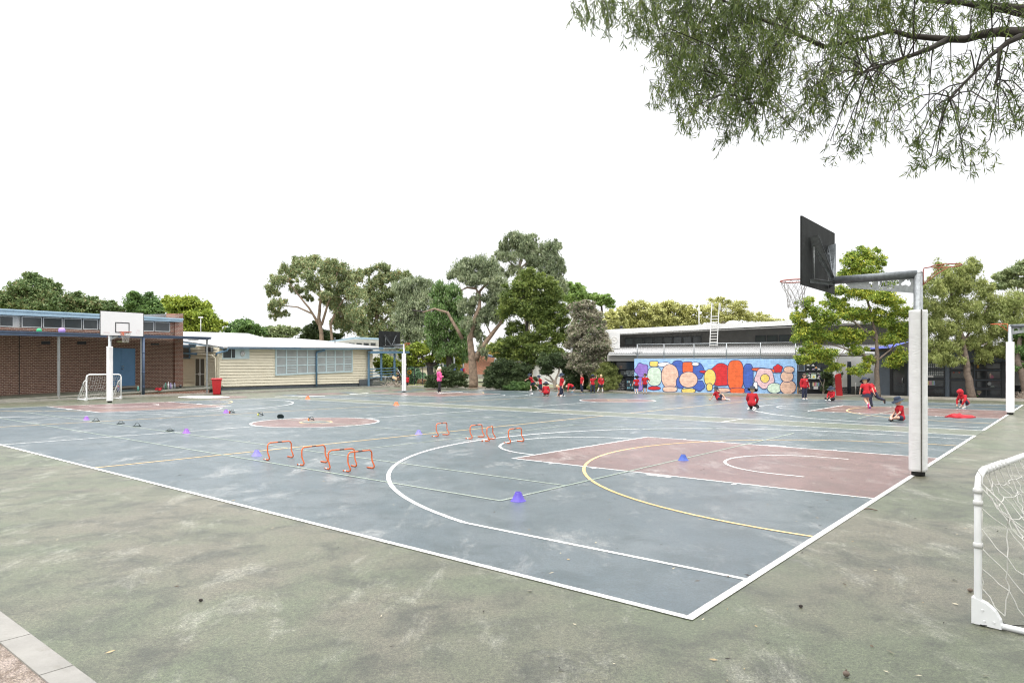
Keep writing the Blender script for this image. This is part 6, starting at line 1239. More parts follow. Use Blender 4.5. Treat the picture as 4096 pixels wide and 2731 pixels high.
tree('autumn_tree', 'thin half bare autumn tree behind the white roof ladder', 'tree', 84, (2900, 1330), [([(2890, 1360), (2890, 1290), (2880, 1220)], .25, .08), ([(2890, 1300), (2940, 1250), (2990, 1240)], .1, .04)], [(2830, 1240, 40, 26), (2880, 1215, 40, 22), (2930, 1225, 45, 22), (2860, 1270, 50, 24), (2920, 1265, 55, 24), (2980, 1265, 50, 20), (3040, 1275, 45, 14), (3090, 1285, 40, 10), (2800, 1280, 30, 20)], 8500, .22, .13, LM['autumn'], TP, 0, 43, .42, 12, .1, twigs=8)
tree('gold_tree', 'pale gold autumn foliage behind the small red brick building', 'tree', 88, (1990, 1470), [([(1990, 1480), (1990, 1420)], .2, .1)], [(1975, 1395, 30, 26), (2020, 1385, 32, 24), (1990, 1425, 36, 18)], 3500, .26, .17, LM['gold'], BK, 0, 44)
# the two trees right of the painted wall
tree('street_tree', 'spreading tree with yellow tinged leaves right of the painted wall', 'tree', 36, (3505, 1583),
     [([(3512, 1590), (3508, 1540), (3506, 1480), (3510, 1420), (3505, 1340), (3470, 1200), (3455, 1100)], .155, .035), ([(3500, 1450), (3450, 1415), (3380, 1395), (3300, 1370)], .07, .02), ([(3512, 1440), (3560, 1400), (3600, 1350)], .055, .02), ([(3505, 1360), (3420, 1290), (3340, 1250)], .055, .02)],
     [(3460, 1020, 50, 26), (3400, 1045, 40, 30), (3510, 1040, 34, 28), (3450, 1080, 60, 30), (3380, 1105, 34, 26), (3500, 1100, 40, 26), (3560, 1140, 30, 16), (3350, 1165, 40, 22), (3420, 1170, 50, 30), (3490, 1180, 56, 34), (3560, 1200, 50, 34), (3600, 1250, 44, 34), (3330, 1215, 45, 28), (3220, 1210, 34, 24), (3260, 1250, 42, 26), (3190, 1270, 24, 34), (3310, 1280, 56, 34), (3390, 1250, 50, 34), (3470, 1260, 50, 36), (3540, 1280, 50, 34), (3210, 1330, 36, 40), (3270, 1340, 50, 36), (3350, 1345, 50, 32), (3430, 1340, 46, 30), (3560, 1350, 50, 30), (3240, 1400, 46, 36), (3300, 1420, 50, 34), (3340, 1470, 34, 18), (3220, 1440, 36, 20), (3420, 1400, 36, 24), (3600, 1330, 40, 40), (3440, 1480, 44, 22), (3570, 1450, 40, 24), (3610, 1420, 30, 30), (3480, 1440, 30, 20)], 50000, .135, .05, LM['near'], BK, .1, 50, .32, 16, .15, twigs=3, loosef=.26)
tree('street_tree', 'fine leaved olive green tree behind the crouching child in the hood', 'tree', 34.6, (3880, 1590),
     [([(3890, 1596), (3878, 1540), (3868, 1480), (3862, 1420), (3850, 1350), (3820, 1250), (3800, 1150)], .21, .04), ([(3862, 1440), (3820, 1400), (3740, 1400)], .06, .02), ([(3860, 1400), (3940, 1350), (4010, 1330)], .07, .03), ([(3850, 1370), (3930, 1260), (3980, 1180)], .06, .02)],
     [(3790, 1095, 56, 40), (3860, 1080, 50, 34), (3740, 1150, 50, 40), (3810, 1150, 60, 40), (3880, 1140, 56, 40), (3720, 1220, 46, 40), (3790, 1230, 60, 42), (3870, 1220, 60, 42), (3940, 1180, 44, 34), (3720, 1300, 50, 42), (3790, 1310, 60, 42), (3870, 1300, 60, 42), (3950, 1270, 50, 40), (3990, 1220, 40, 34), (3730, 1370, 50, 36), (3790, 1390, 56, 34), (3850, 1370, 50, 26), (3940, 1350, 56, 38), (4010, 1310, 50, 40), (3740, 1430, 45, 24), (3800, 1440, 46, 22), (3980, 1400, 50, 36), (4040, 1380, 46, 40), (4070, 1280, 40, 50), (4060, 1200, 40, 50), (3930, 1420, 34, 30), (4100, 1340, 40, 60), (4090, 1440, 40, 40)], 60000, .15, .034, LM['willow'], BK, .5, 51, .32, 15, .2, twigs=4, loosef=.26)
tree('eucalypt_tree', 'flat topped olive eucalypt behind the right hand trees at the right edge', 'tree', 58, (4120, 1400), [([(4130, 1450), (4120, 1300), (4080, 1200)], .3, .1)],
     [(4010, 1110, 40, 20), (4060, 1085, 40, 22), (4110, 1070, 50, 30), (4050, 1130, 40, 18), (4130, 1130, 50, 30), (4000, 1145, 30, 16), (4100, 1190, 40, 20)], 12000, .2, .1, LM['eucalypt'], BK, 0, 52)
tree('street_tree', 'dark leaning trunked tree partly cut off at the right edge', 'tree', 33.5, (4100, 1600), [([(4115, 1604), (4095, 1520), (4070, 1440), (4080, 1350)], .22, .08)], [(4110, 1330, 46, 34), (4150, 1400, 50, 40), (4080, 1400, 34, 26), (4120, 1460, 40, 24), (4075, 1470, 24, 14)], 11000, .14, .05, LM['green'], BK, .2, 53)
tree('bush', 'thin stemmed shrub in front of the poster windows', 'bush', 39.2, (3292, 1582), [([(3292, 1583), (3294, 1545), (3300, 1510), (3310, 1490)], .035, .012), ([(3292, 1583), (3300, 1555), (3312, 1530)], .03, .01), ([(3294, 1550), (3280, 1520), (3272, 1500)], .02, .008)],
     [(3320, 1500, 26, 24), (3335, 1530, 26, 26), (3310, 1550, 24, 20), (3330, 1565, 24, 12), (3345, 1490, 20, 18), (3300, 1500, 16, 14)], 8500, .11, .04, LM['dark'], TP, 0, 54, .32, 10, .2, twigs=3)
g = MB(); r_ = random.Random(8)
for i in range(60): p = at(r_.uniform(4070, 4110), 1604, 33.2) ; a = r_.uniform(0, 3.14); g.tube([Vector((p.x, p.y, .1)), Vector((p.x + math.cos(a) * .4, p.y + r_.uniform(-.2, .2), .1 + abs(math.sin(a)) * .35))], [.015, .005], 4, cap=False)
tag(g.build('branch_pile', M['twigpale'], None), 'heap of dry twigs at the foot of the leaning tree at the right edge', 'branch pile')
# grass verge patches beyond the kerb
g = MB(); g.poly([gnd(1620, 1546) + Vector((0, .3, .035)), gnd(1760, 1546) + Vector((0, .3, .035)), gnd(1760, 1534, .03), gnd(1630, 1534, .03)]); tag(g.build('grass', ground_mat('dry_lawn', (.22, .24, .08), (.34, .34, .13), (.4, .36, .2), .55, scale=2), None), kind='structure')
# ---------------------------------------------------------------- overhanging tree, top right, close to the camera
OT = thing('willow_myrtle', 'overhanging tree with long narrow drooping leaves filling the top right corner', 'tree', (9.6, 5.2, 0))
g = MB(); YB = 7.2
mains = [([(9.6, 5.2, 0), (9.5, 5.4, 1.2), (9.2, 5.8, 2.4), (8.6, 6.2, 3.6)], .26, .17)]
g.tube([Vector(p) for p in mains[0][0]], [.28, .24, .21, .18], 12)
fork = Vector((8.6, 6.2, 3.6))
def to3(pts, Y0): return [at(x, y, Y0 + dy) for x, y, dy in pts]
L1 = to3([(4096, 133, .0), (4000, 128, .1), (3930, 138, .2), (3860, 158, .3), (3790, 158, .35), (3720, 152, .4), (3640, 145, .5), (3570, 124, .6), (3480, 150, .7), (3300, 190, .9)], YB)
L2 = to3([(4096, 45, .2), (4030, 35, .2), (3950, 28, .3), (3850, 12, .4), (3700, 5, .6)], YB)
L3 = to3([(3790, 160, .35), (3720, 195, .2), (3640, 225, .1), (3560, 250, .0), (3430, 300, -.2)], YB)
L4 = to3([(4096, 140, 0), (4030, 170, -.1), (4000, 195, -.1), (3995, 250, -.2), (3990, 310, -.3), (3975, 360, -.3)], YB)
L5 = to3([(4030, 172, -.1), (3960, 225, -.1), (3900, 290, -.2), (3840, 350, -.2), (3790, 410, -.3)], YB)
L6 = to3([(3300, 190, .9), (3150, 120, 1.0), (3000, 60, 1.0), (2850, -20, 1.1), (2700, -60, 1.2)], YB)
L7 = to3([(3150, 120, 1.0), (3080, 220, .9), (3010, 330, .9), (2990, 430, .8)], YB)
up_ = to3([(4096, -220, 0), (3700, -260, .3), (3300, -240, .6), (2900, -200, .8), (2500, -150, 1.0), (2300, -60, 1.1)], YB)
for Lp, a_, b_ in ((L1, .060, .016), (L2, .07, .02), (L3, .035, .010), (L4, .035, .010), (L5, .025, .008), (L6, .03, .01), (L7, .02, .006), (up_, .08, .015)):
    n_ = len(Lp); g.tube(([fork] + Lp) if Lp in (L1, L2, up_) else Lp, ([.12] if Lp in (L1, L2, up_) else []) + [a_ + (b_ - a_) * (i / (n_ - 1)) ** .8 for i in range(n_)], 8)
CLU = [(2350, 40, 60, 50), (2420, 60, 50, 60), (2470, -10, 60, 50), (2560, 50, 80, 80), (2570, 110, 50, 50), (2640, 100, 80, 80), (2700, 20, 100, 70), (2680, 200, 70, 80), (2740, 120, 90, 90), (2730, 290, 70, 70), (2690, 350, 60, 50), (2640, 400, 40, 45), (2800, 220, 90, 100), (2820, 60, 100, 80), (2780, 370, 80, 70), (2830, 450, 70, 60), (2760, 470, 50, 50), (2880, 340, 90, 100), (2900, 480, 60, 60), (2900, 150, 100, 100), (2960, 60, 90, 80), (2970, 250, 80, 100), (2980, 400, 80, 90), (2900, 560, 34, 30), (2960, 540, 40, 34), (3060, 130, 90, 100), (3050, 280, 70, 90), (3070, 390, 60, 70), (3010, 500, 50, 40), (3130, 60, 80, 60), (3130, 200, 60, 80), (3100, 300, 50, 60),
       (3240, 100, 60, 60), (3210, 60, 50, 50), (3250, 330, 70, 70), (3220, 420, 50, 60), (3270, 470, 60, 34), (3300, 400, 60, 70), (3290, 260, 60, 60), (3350, 170, 80, 70), (3340, 60, 80, 50), (3360, 300, 60, 60), (3400, 230, 70, 60), (3350, 430, 50, 60), (3130, 450, 50, 40), (3100, 530, 60, 34), (3210, 530, 40, 34), (3180, 480, 40, 34), (3430, 110, 80, 70), (3440, 30, 80, 50), (3450, 330, 60, 50), (3520, 260, 60, 60), (3530, 80, 80, 70), (3560, 20, 80, 40), (3500, 400, 50, 50), (3430, 480, 50, 40), (3540, 340, 50, 50), (3600, 200, 60, 50), (3640, 90, 80, 50), (3650, 30, 80, 40), (3350, 570, 40, 40), (3390, 610, 50, 34), (3440, 590, 34, 40), (3480, 540, 50, 30), (3580, 420, 50, 40), (3560, 490, 60, 36), (3620, 520, 50, 36), (3620, 300, 34, 40), (3660, 570, 30, 20), (3700, 340, 60, 34), (3720, 230, 50, 34), (3750, 110, 80, 50), (3780, 30, 90, 40), (3760, 430, 50, 40), (3700, 480, 50, 40), (3720, 560, 45, 28), (3790, 500, 50, 40), (3830, 600, 45, 34), (3760, 640, 34, 34), (3680, 660, 34, 20), (3870, 460, 50, 40), (3860, 540, 40, 34), (3880, 370, 50, 40), (3800, 290, 50, 34), (3850, 240, 50, 34), (3880, 90, 80, 50), (3900, 20, 80, 40), (3920, 600, 34, 30), (3910, 660, 34, 24), (3950, 300, 50, 40), (3960, 430, 45, 40), (3990, 500, 40, 30), (3990, 60, 70, 40), (4000, 90, 60, 30), (4040, 380, 45, 34), (4050, 480, 45, 40), (4060, 300, 34, 34), (4090, 60, 60, 50), (4110, 200, 34, 40), (4090, 520, 34, 30), (4130, 420, 50, 60), (4020, 230, 30, 24), (3060, 30, 120, 60), (2600, -60, 150, 60), (2900, -60, 200, 60), (3300, -70, 200, 60), (3700, -70, 200, 60), (4000, -70, 150, 60)]
dens = lambda x, y: (1.0 if x < 3150 else .62 if x < 3650 else .42) * (1.0 if y < 450 else .62)
rr_ = random.Random(77); allL = [Lp[i].lerp(Lp[i + 1], q_ / 6) for Lp in (L1, L2, L3, L4, L5, L6, L7, up_) for i in range(len(Lp) - 1) for q_ in range(6)]
LV = []                                                  # leaf seats: points along hanging twigs
for (x, y, rx, ry) in CLU:
    Yc = YB + rr_.uniform(-.9, .9) + (1.0 if x < 3150 else .2); c = at(x, y, Yc); sx3, sz3 = rx / F * Yc, ry / F * Yc; near_ = min(allL, key=lambda p: (p - c).length * rr_.uniform(1, 1.25))
    top = c + Vector((rr_.uniform(-.3, .3) * sx3, rr_.uniform(-.2, .2), sz3 * .7)); md = near_.lerp(top, .55) + Vector((0, 0, .10)); g.tube([near_, near_.lerp(md, .5) + Vector((0, 0, .03)), md, top, c], [.008, .007, .006, .005, .003], 5, cap=False)
    nt_ = int(max(6, (rx * ry) / 112 * dens(x, y))); nodes_ = [top, top.lerp(c, .5), c]; used_ = [0, 0, 0]
    for k in range(nt_):
        o_ = c + Vector((rr_.uniform(-1, 1) * sx3, rr_.uniform(-1, 1) * (sx3 + .15), rr_.uniform(-.7, 1) * sz3)); dirx = Vector((rr_.uniform(-.6, .6), rr_.uniform(-.5, .5), -rr_.uniform(.35, 1.1))); ln_ = rr_.uniform(.10, .26)
        s_ = o_ - dirx * ln_ * .5 + Vector((0, 0, .03)); e_ = o_ + dirx * ln_ * .5; mid_ = s_.lerp(e_, .5) + Vector((0, 0, .02)); g.tube([s_, mid_, e_], [.0028, .002, .001], 3, cap=False)
        ni_ = min(range(len(nodes_)), key=lambda i: (nodes_[i] - s_).length + max(0, s_.z - nodes_[i].z) * .5 + used_[i] * .12); nd_ = nodes_[ni_]
        if (nd_ - s_).length < .34 and k % 2 == 0: g.tube([nd_, nd_.lerp(s_, .5) + Vector((rr_.uniform(-.02, .02), 0, .012)), s_], [.0038, .003, .0022], 3, cap=False); nodes_.append(s_); used_.append(0); used_[ni_] += 1
        for q in range(13): t_ = rr_.random(); LV.append((s_.lerp(e_, t_), dirx))
# unseen crown over and behind the camera, added to shade the foreground
bx_ = []
for k in range(170):
    c = Vector((rr_.uniform(-3.5, 13), rr_.uniform(-8, 9.5), rr_.uniform(4.2, 9.0)))
    if c.y > -1.3 and c.z < CAMH + .56 * (c.y + 1.3) + .85: continue
    bx_.append(((c.x, c.y, c.z), (rr_.uniform(.9, 1.4), rr_.uniform(.9, 1.4), rr_.uniform(.45, .8))))
for e_ in ((-2.5, -3, 5.2), (2, -6, 5.6), (6, -6, 5.4), (3, -1.5, 5.4)):
    e_ = Vector(e_); m1 = Vector((8.8, 2.5, 4.4)); g.tube([Vector((9.2, 5.8, 2.4)), m1, m1.lerp(e_, .5) + Vector((0, 0, .3)), e_], [.14, .11, .06, .02], 7)
g.build('trunk', BD, OT)
k = len(LV); rs = np.random.RandomState(5); P = np.array([tuple(p) for p, d in LV]) + rs.normal(size=(k, 3)) * .006; D = np.array([tuple(d) for p, d in LV])
a = D + rs.normal(size=(k, 3)) * .62; a[:, 2] -= .22; a /= np.linalg.norm(a, axis=1)[:, None]; b = np.cross(a, rs.normal(size=(k, 3))); b /= np.linalg.norm(b, axis=1)[:, None]
ln_ = rs.uniform(.06, .125, k)[:, None]; wd_ = rs.uniform(.0095, .0145, k)[:, None]; cv = np.cross(a, b) * ln_ * rs.uniform(-.14, .14, k)[:, None]
P = P - np.array([9.6, 5.2, 0]); V = np.stack([P, P + a * ln_ * .45 + b * wd_ * .5 + cv, P + a * ln_, P + a * ln_ * .45 - b * wd_ * .5 + cv], 1).reshape(-1, 3)
me = bpy.data.meshes.new('foliage'); me.vertices.add(4 * k); me.vertices.foreach_set('co', V.astype(np.float32).ravel()); me.loops.add(4 * k); me.loops.foreach_set('vertex_index', np.arange(4 * k, dtype=np.int32)); me.polygons.add(k); me.polygons.foreach_set('loop_start', np.arange(0, 4 * k, 4, dtype=np.int32)); me.update(); me.validate()
link('foliage', me, LM['over'], OT)
leaf_cloud('unseen_shade_foliage', bx_, 46000, .22, .065, LM['over'], OT, 61, .8, .34, 14, .2)
# ---------------------------------------------------------------- people
SKIN = mat('skin', (.56, .33, .24), .55, .06, 10); SKIN2 = mat('tan_skin', (.42, .24, .16), .55, .06, 10)
REDF = mat('red_school_fabric', (.40, .010, .018), .9, .10, 12); NAVY = mat('navy_fabric', (.018, .022, .045), .9, .2, 12); HATM = mat('navy_hat_fabric', (.022, .032, .055), .9, .2, 14)
PINKF = mat('pink_fabric', (.66, .09, .27), .8, .08, 9); BLACKF = mat('black_fabric', (.014, .014, .016), .85, .2, 9)
SHOES = {'white': mat('white_shoe', (.62, .62, .60), .6), 'black': mat('black_shoe', (.02, .02, .02), .6), 'blue': mat('teal_shoe', (.08, .25, .35), .6), 'pink': mat('pink_shoe', (.55, .05, .16), .6), 'purple': mat('purple_shoe', (.14, .03, .25), .6), 'red': mat('red_shoe', (.5, .04, .05), .6), 'green': mat('dark_green_shoe', (.04, .06, .02), .6)}
SOCK = M['white']; HAIR = {'brown': mat('brown_hair', (.06, .035, .02), .6, .3, 30), 'dark': mat('dark_hair', (.02, .015, .012), .55, .3, 30), 'blond': mat('blond_hair', (.50, .36, .20), .6, .2, 30), 'ash': mat('ash_blond_hair', (.62, .54, .42), .6, .15, 30)}
EYE = mat('eye_dark', (.02, .02, .02), .3); LIP = mat('lips', (.42, .13, .12), .5)
def remesh(mb, vox, smooth=2, name='body'):
    me = mb.build(name, None, None, True); o = bpy.data.objects.new('tmp', me); C.objects.link(o)
    m = o.modifiers.new('r', 'REMESH'); m.mode = 'VOXEL'; m.voxel_size = vox; m.use_smooth_shade = True
    if smooth: q = o.modifiers.new('s', 'SMOOTH'); q.iterations = smooth; q.factor = .5
    dg = bpy.context.evaluated_depsgraph_get(); nm = bpy.data.meshes.new_from_object(o.evaluated_get(dg)); nm.name = name
    bpy.data.objects.remove(o); bpy.data.meshes.remove(me); return nm
BASE = dict(pel=(0, 0, .60), spi=(.01, 0, .72), che=(.0, 0, .86), nek=(.0, 0, .965), hed=(.02, 0, 1.085),
            sL=(0, .125, .915), eL=(-.02, .165, .735), wL=(.03, .175, .56), sR=(0, -.125, .915), eR=(-.02, -.165, .735), wR=(.03, -.175, .56),
            hL=(0, .062, .58), kL=(.015, .07, .325), aL=(-.01, .075, .065), hR=(0, -.062, .58), kR=(.015, -.07, .325), aR=(-.01, -.075, .065))
def person(label, x, y, head, H, pose=None, top='polo', bottom='pants', hat=True, hair='brown', shoe='black', socks=False, long_hair=False, face=0, skin=None, badge=False, hood=False, adult=False, lift=None, Y=None, topm=None, botm=None):
    J = {k: Vector(v) for k, v in BASE.items()}; fl = {}
    for k, v in (pose or {}).items():
        if k in ('fL', 'fR', 'hdL', 'hdR'): fl[k] = Vector(v)
        else: J[k] = Vector(v)
    k_ = H / 1.2; sk = skin or SKIN
    c = gnd(x, y) if Y is None else Vector(((x - CX) / F * Y, Y, 0))
    t = thing('person', label, 'person', (0, 0, 0)); g = MB(); hs = .92 if adult else 1.0
    J['hed'] = J['nek'] + (J['hed'] - J['nek']) * (1.0 if not adult else .92)
    nd = (J['hed'] - J['nek']).normalized()
    def hd(p):  # head frame: forward/left/up relative to head
        f = Matrix.Rotation(R(face), 3, 'Z') @ Vector((1, 0, 0)); f = (f - nd * f.dot(nd)).normalized(); l = nd.cross(f); return J['hed'] + f * p[0] * hs + l * p[1] * hs + nd * p[2] * hs
    HM = Matrix((hd((1, 0, 0)) - J['hed'], hd((0, 1, 0)) - J['hed'], nd * hs)).transposed()
    # body
    g.ball(hd((-.008, 0, .018)), 1, 14, sc=(.092, .077, .098), M=HM); g.ball(hd((.022, 0, -.045)), 1, 12, sc=(.062, .055, .058), M=HM)
    g.ball(hd((.083, 0, -.012)), 1, 8, sc=(.020, .012, .018), M=HM); g.ball(hd((.058, 0, -.082)), 1, 8, sc=(.022, .022, .018), M=HM)
    for s in (-1, 1): g.ball(hd((0, s * .078, -.005)), 1, 8, sc=(.020, .012, .028), M=HM)
    g.capsule(J['nek'] - nd * .04, .040, J['hed'] - nd * .03 * hs, .034); sh = .062 if not adult else .060
    g.capsule(J['pel'], .085, J['spi'], .080); g.capsule(J['spi'], .080, J['che'], .088); g.capsule(J['che'] + Vector((0, 0, .0)), .085, J['nek'], .042)
    sp_ax = (J['sL'] - J['sR']).normalized()
    g.capsule(J['che'] - sp_ax * .045, .075, J['che'] + sp_ax * .045, .075); g.capsule(J['pel'] - sp_ax * .04, .08, J['pel'] + sp_ax * .04, .08)
    for s in 'LR':
        g.capsule(J['che'].lerp(J['s' + s], .5), .055, J['s' + s], .040); g.capsule(J['s' + s], .038, J['e' + s], .029); g.capsule(J['e' + s], .029, J['w' + s], .021)
        g.capsule(J['h' + s], .070, J['k' + s], .046); g.capsule(J['k' + s], .045, J['k' + s].lerp(J['a' + s], .4), .042); g.capsule(J['k' + s].lerp(J['a' + s], .4), .042, J['a' + s], .027)
        # hand: palm, four fingers of different lengths, thumb from the side
        w_ = J['w' + s]; fd = fl.get('hd' + s); ad = (w_ - J['e' + s]).normalized(); fd = (fd.normalized() if fd else ad)
        sd = fd.cross(Vector((1, 0, 0.001)) if abs(fd.x) < .8 else Vector((0, 0, 1))).normalized(); up_h = sd.cross(fd).normalized()
        g.capsule(w_, .019, w_ + fd * .055, .022); g.capsule(w_ + fd * .03 - up_h * .013, .014, w_ + fd * .055 - up_h * .018, .014); g.capsule(w_ + fd * .03 + up_h * .013, .014, w_ + fd * .055 + up_h * .018, .014)
        cd = sd * (-.35 if s == 'L' else .35)
        for i, ln in enumerate((.040, .047, .044, .034)):
            b_ = w_ + fd * .062 + up_h * (-.0255 + .017 * i); m_1 = b_ + (fd + cd * .3).normalized() * ln * .55; g.capsule(b_, .0085, m_1, .008); g.capsule(m_1, .008, m_1 + (fd + cd * 1.2).normalized() * ln * .5, .0065)
        tb = w_ + fd * .022 - up_h * .022; g.capsule(tb, .010, tb + (fd * .7 - up_h * .8).normalized() * .028, .009); g.capsule(tb + (fd * .7 - up_h * .8).normalized() * .028, .009, tb + (fd * .95 - up_h * .55).normalized() * .05, .0075)
        a_ = J['a' + s]; ft_ = fl.get('f' + s, Vector((1, 0, -.12))); ft_ = ft_.normalized(); fl['_' + s] = ft_; g.capsule(a_, .027, a_ + ft_ * .07 + Vector((0, 0, -.01)), .022)
    me = remesh(g, .0088, 2, 'person')
    base_face = MB()
    for s in (-1, 1):
        base_face.ball(hd((.076, s * .031, .010)), 1, 6, 1, sc=(.008, .013, .008), M=HM); base_face.ball(hd((.078, s * .031, .030)), 1, 6, 3, sc=(.007, .018, .004), M=HM)
    base_face.ball(hd((.078, 0, -.050)), 1, 6, 2, sc=(.008, .022, .006), M=HM)
    fm_ = base_face.build('f', None, None, True); bm_ = bmesh.new(); bm_.from_mesh(me); bm_.from_mesh(fm_); bm_.to_mesh(me); bm_.free(); bpy.data.meshes.remove(fm_)
    hm = HAIR[hair]; body = link('body', me, [sk, EYE, LIP, hm], t)
    # top
    tm = topm or REDF; g = MB(); o1 = .017 if top == 'polo' else .026
    g.capsule(J['pel'] + (J['spi'] - J['pel']) * .1, .092 + o1, J['spi'], .084 + o1); g.capsule(J['spi'], .084 + o1, J['che'], .092 + o1); g.capsule(J['che'], .086 + o1, J['nek'] - nd * .035, .052)
    g.capsule(J['che'] - sp_ax * .045, .078 + o1, J['che'] + sp_ax * .045, .078 + o1); g.capsule(J['pel'] - sp_ax * .045, .083 + o1, J['pel'] + sp_ax * .045, .083 + o1)
    for s in 'LR':
        g.capsule(J['che'].lerp(J['s' + s], .5), .058 + o1, J['s' + s], .044 + o1 * .7)
        if top == 'polo': g.capsule(J['s' + s], .046 + o1 * .5, J['s' + s].lerp(J['e' + s], .62), .048)
        else: g.capsule(J['s' + s], .044 + o1 * .7, J['e' + s], .048); g.capsule(J['e' + s], .048, J['e' + s].lerp(J['w' + s], .92), .036)
    if top == 'polo': 
        for q in range(8): a_ = q * math.pi / 4; g.ball(J['nek'] - nd * .012 + Vector((math.cos(a_) * .044, math.sin(a_) * .044, 0)), .014, 6)
    else: g.capsule(J['nek'] - nd * .02 - Vector((.045, 0, 0)), .040, J['nek'] - nd * .035 - Vector((.055, 0, .02)), .045)
    link('top', remesh(g, .012, 1, 'top'), tm, t)
    if badge: g = MB(); p = J['che'] + Vector((.118 + o1 * .4, .045, .01)); g.ball(p, 1, 8, sc=(.006, .022, .028)); g.build('badge', M['white'], t)
    if hood:
        g = MB(); g.ball(hd((-.028, 0, .012)), 1, 14, sc=(.112, .108, .128), M=HM); g.ball(hd((.012, 0, .055)), 1, 12, sc=(.10, .098, .085), M=HM); g.capsule(J['nek'], .085, J['hed'] - nd * .05, .10); link('hood', remesh(g, .011, 2, 'hood'), tm, t)
    # bottoms
    bmx_ = botm or NAVY
    if bottom == 'skirt':
        g = MB(); r2 = random.Random(3); n = 28; c0 = J['pel'] + Vector((0, 0, .04)); dn = ((J['kL'] + J['kR']) / 2 - J['pel']); dn.normalize(); b = len(g.v)
        for i, (r_2, z_) in enumerate(((.10, 0), (.118, .06), (.150, .13), (.172, .20))):
            for k in range(n): a_ = 2 * math.pi * k / n; q = r_2 * (1 + (.09 if k % 2 else -.05) * i / 3); g.v.append(tuple(c0 + dn * z_ + Vector((math.cos(a_) * q * .9, math.sin(a_) * q, 0))))
        for i in range(3):
            for k in range(n): k2 = (k + 1) % n; g.face([b + i * n + k, b + i * n + k2, b + (i + 1) * n + k2, b + (i + 1) * n + k], 0, True)
        g.build('skirt', bmx_, t)
    else:
        g = MB(); g.capsule(J['pel'] - sp_ax * .045, .090, J['pel'] + sp_ax * .045, .090); g.capsule(J['pel'], .095, J['pel'].lerp(J['spi'], .3), .090)
        for s in 'LR':
            if bottom == 'pants': g.capsule(J['h' + s], .082, J['k' + s], .061); g.capsule(J['k' + s], .061, J['k' + s].lerp(J['a' + s], .93), .047)
            else: g.capsule(J['h' + s], .084, J['h' + s].lerp(J['k' + s], .72), .072)
        link('trousers' if bottom == 'pants' else 'shorts', remesh(g, .011, 1, 'bottoms'), bmx_, t)
    for s in 'LR':
        a_ = J['a' + s]; ft_ = fl['_' + s]; sd = J['k' + s] - a_; sd.normalize(); upf = (sd - ft_ * sd.dot(ft_)).normalized() if abs(sd.dot(ft_)) < .98 else Vector((0, 0, 1)); so_ = -upf
        g = MB(); g.capsule(a_ - ft_ * .02 + so_ * .02, .036, a_ + ft_ * .05 + so_ * .026, .032); g.capsule(a_ + ft_ * .05 + so_ * .026, .034, a_ + ft_ * .115 + so_ * .032, .027); g.capsule(a_ + so_ * .0, .036, a_ + so_ * .02, .036)
        link('shoe', remesh(g, .009, 1, 'shoe'), SHOES[shoe if not isinstance(shoe, tuple) else shoe[0 if s == 'L' else 1]], t)
        if socks is not None and bottom != 'pants':
            g = MB(); g.capsule(a_.lerp(J['k' + s], .78 if socks else .20), .047 if socks else .036, a_.lerp(J['k' + s], .04), .034); link('sock', remesh(g, .009, 1, 'sock'), SOCK, t)
    # hair and hat
    if not hood:
        g = MB(); g.ball(hd((-.016, 0, .030)), 1, 14, sc=(.098, .086, .100), M=HM); g.ball(hd((-.03, 0, -.012)), 1, 12, sc=(.072, .080, .075), M=HM)
        if long_hair: g.capsule(hd((-.09, 0, -.01)), .034, hd((-.12, .01, -.09)), .030); g.capsule(hd((-.12, .01, -.09)), .030, hd((-.115, .02, -.20)), .012)
        hme = remesh(g, .010, 1, 'hair')
        link('hair', hme, hm, t)
    if hat:
        g = MB(); n = 24; u_ = (nd - HM.col[0].normalized() * -.12).normalized(); ce = hd((-.012, 0, .035)); r2 = random.Random(int(x))
        prof = [(.182, -.030), (.180, -.024), (.14, .002), (.100, .012), (.098, .05), (.090, .088), (.060, .104), (.001, .108)]
        Mh = Vector((0, 0, 1)).rotation_difference(u_).to_matrix(); b = len(g.v)
        for i, (r_2, z_) in enumerate(prof):
            for k in range(n): a_ = 2 * math.pi * k / n; q = 1 + (.04 * math.sin(3 * a_ + x) if i < 2 else 0); g.v.append(tuple(ce + Mh @ Vector((r_2 * q * math.cos(a_), r_2 * q * math.sin(a_), z_ + (.012 * math.sin(2 * a_ + x) if i < 2 else 0)))))
        for i in range(len(prof) - 1):
            for k in range(n): k2 = (k + 1) % n; g.face([b + i * n + k, b + i * n + k2, b + (i + 1) * n + k2, b + (i + 1) * n + k], 0, True)
        g.build('sun_hat', HATM, t)
    t.scale = (k_, k_, k_); t.rotation_euler.z = R(head); t.location = c
    zmin = min([ (J['a' + s]).z - .055 for s in 'LR'] + [J['pel'].z - .11, J['kL'].z - .062, J['kR'].z - .062, J['wL'].z - .03, J['wR'].z - .03])
    t.location.z = (lift if lift is not None else 0) - zmin * k_ + (.006)
    return t
run1 = dict(spi=(.03, 0, .71), che=(.10, 0, .84), nek=(.15, 0, .935), hed=(.20, 0, 1.04), sL=(.11, .13, .89), sR=(.11, -.13, .89), eR=(.28, -.17, .83), wR=(.43, -.19, .75), eL=(-.04, .20, .78), wL=(-.13, .16, .66),
            kR=(.11, -.07, .36), aR=(.07, -.07, .075), kL=(-.16, .07, .38), aL=(-.37, .07, .22), fL=(.5, 0, -.85))
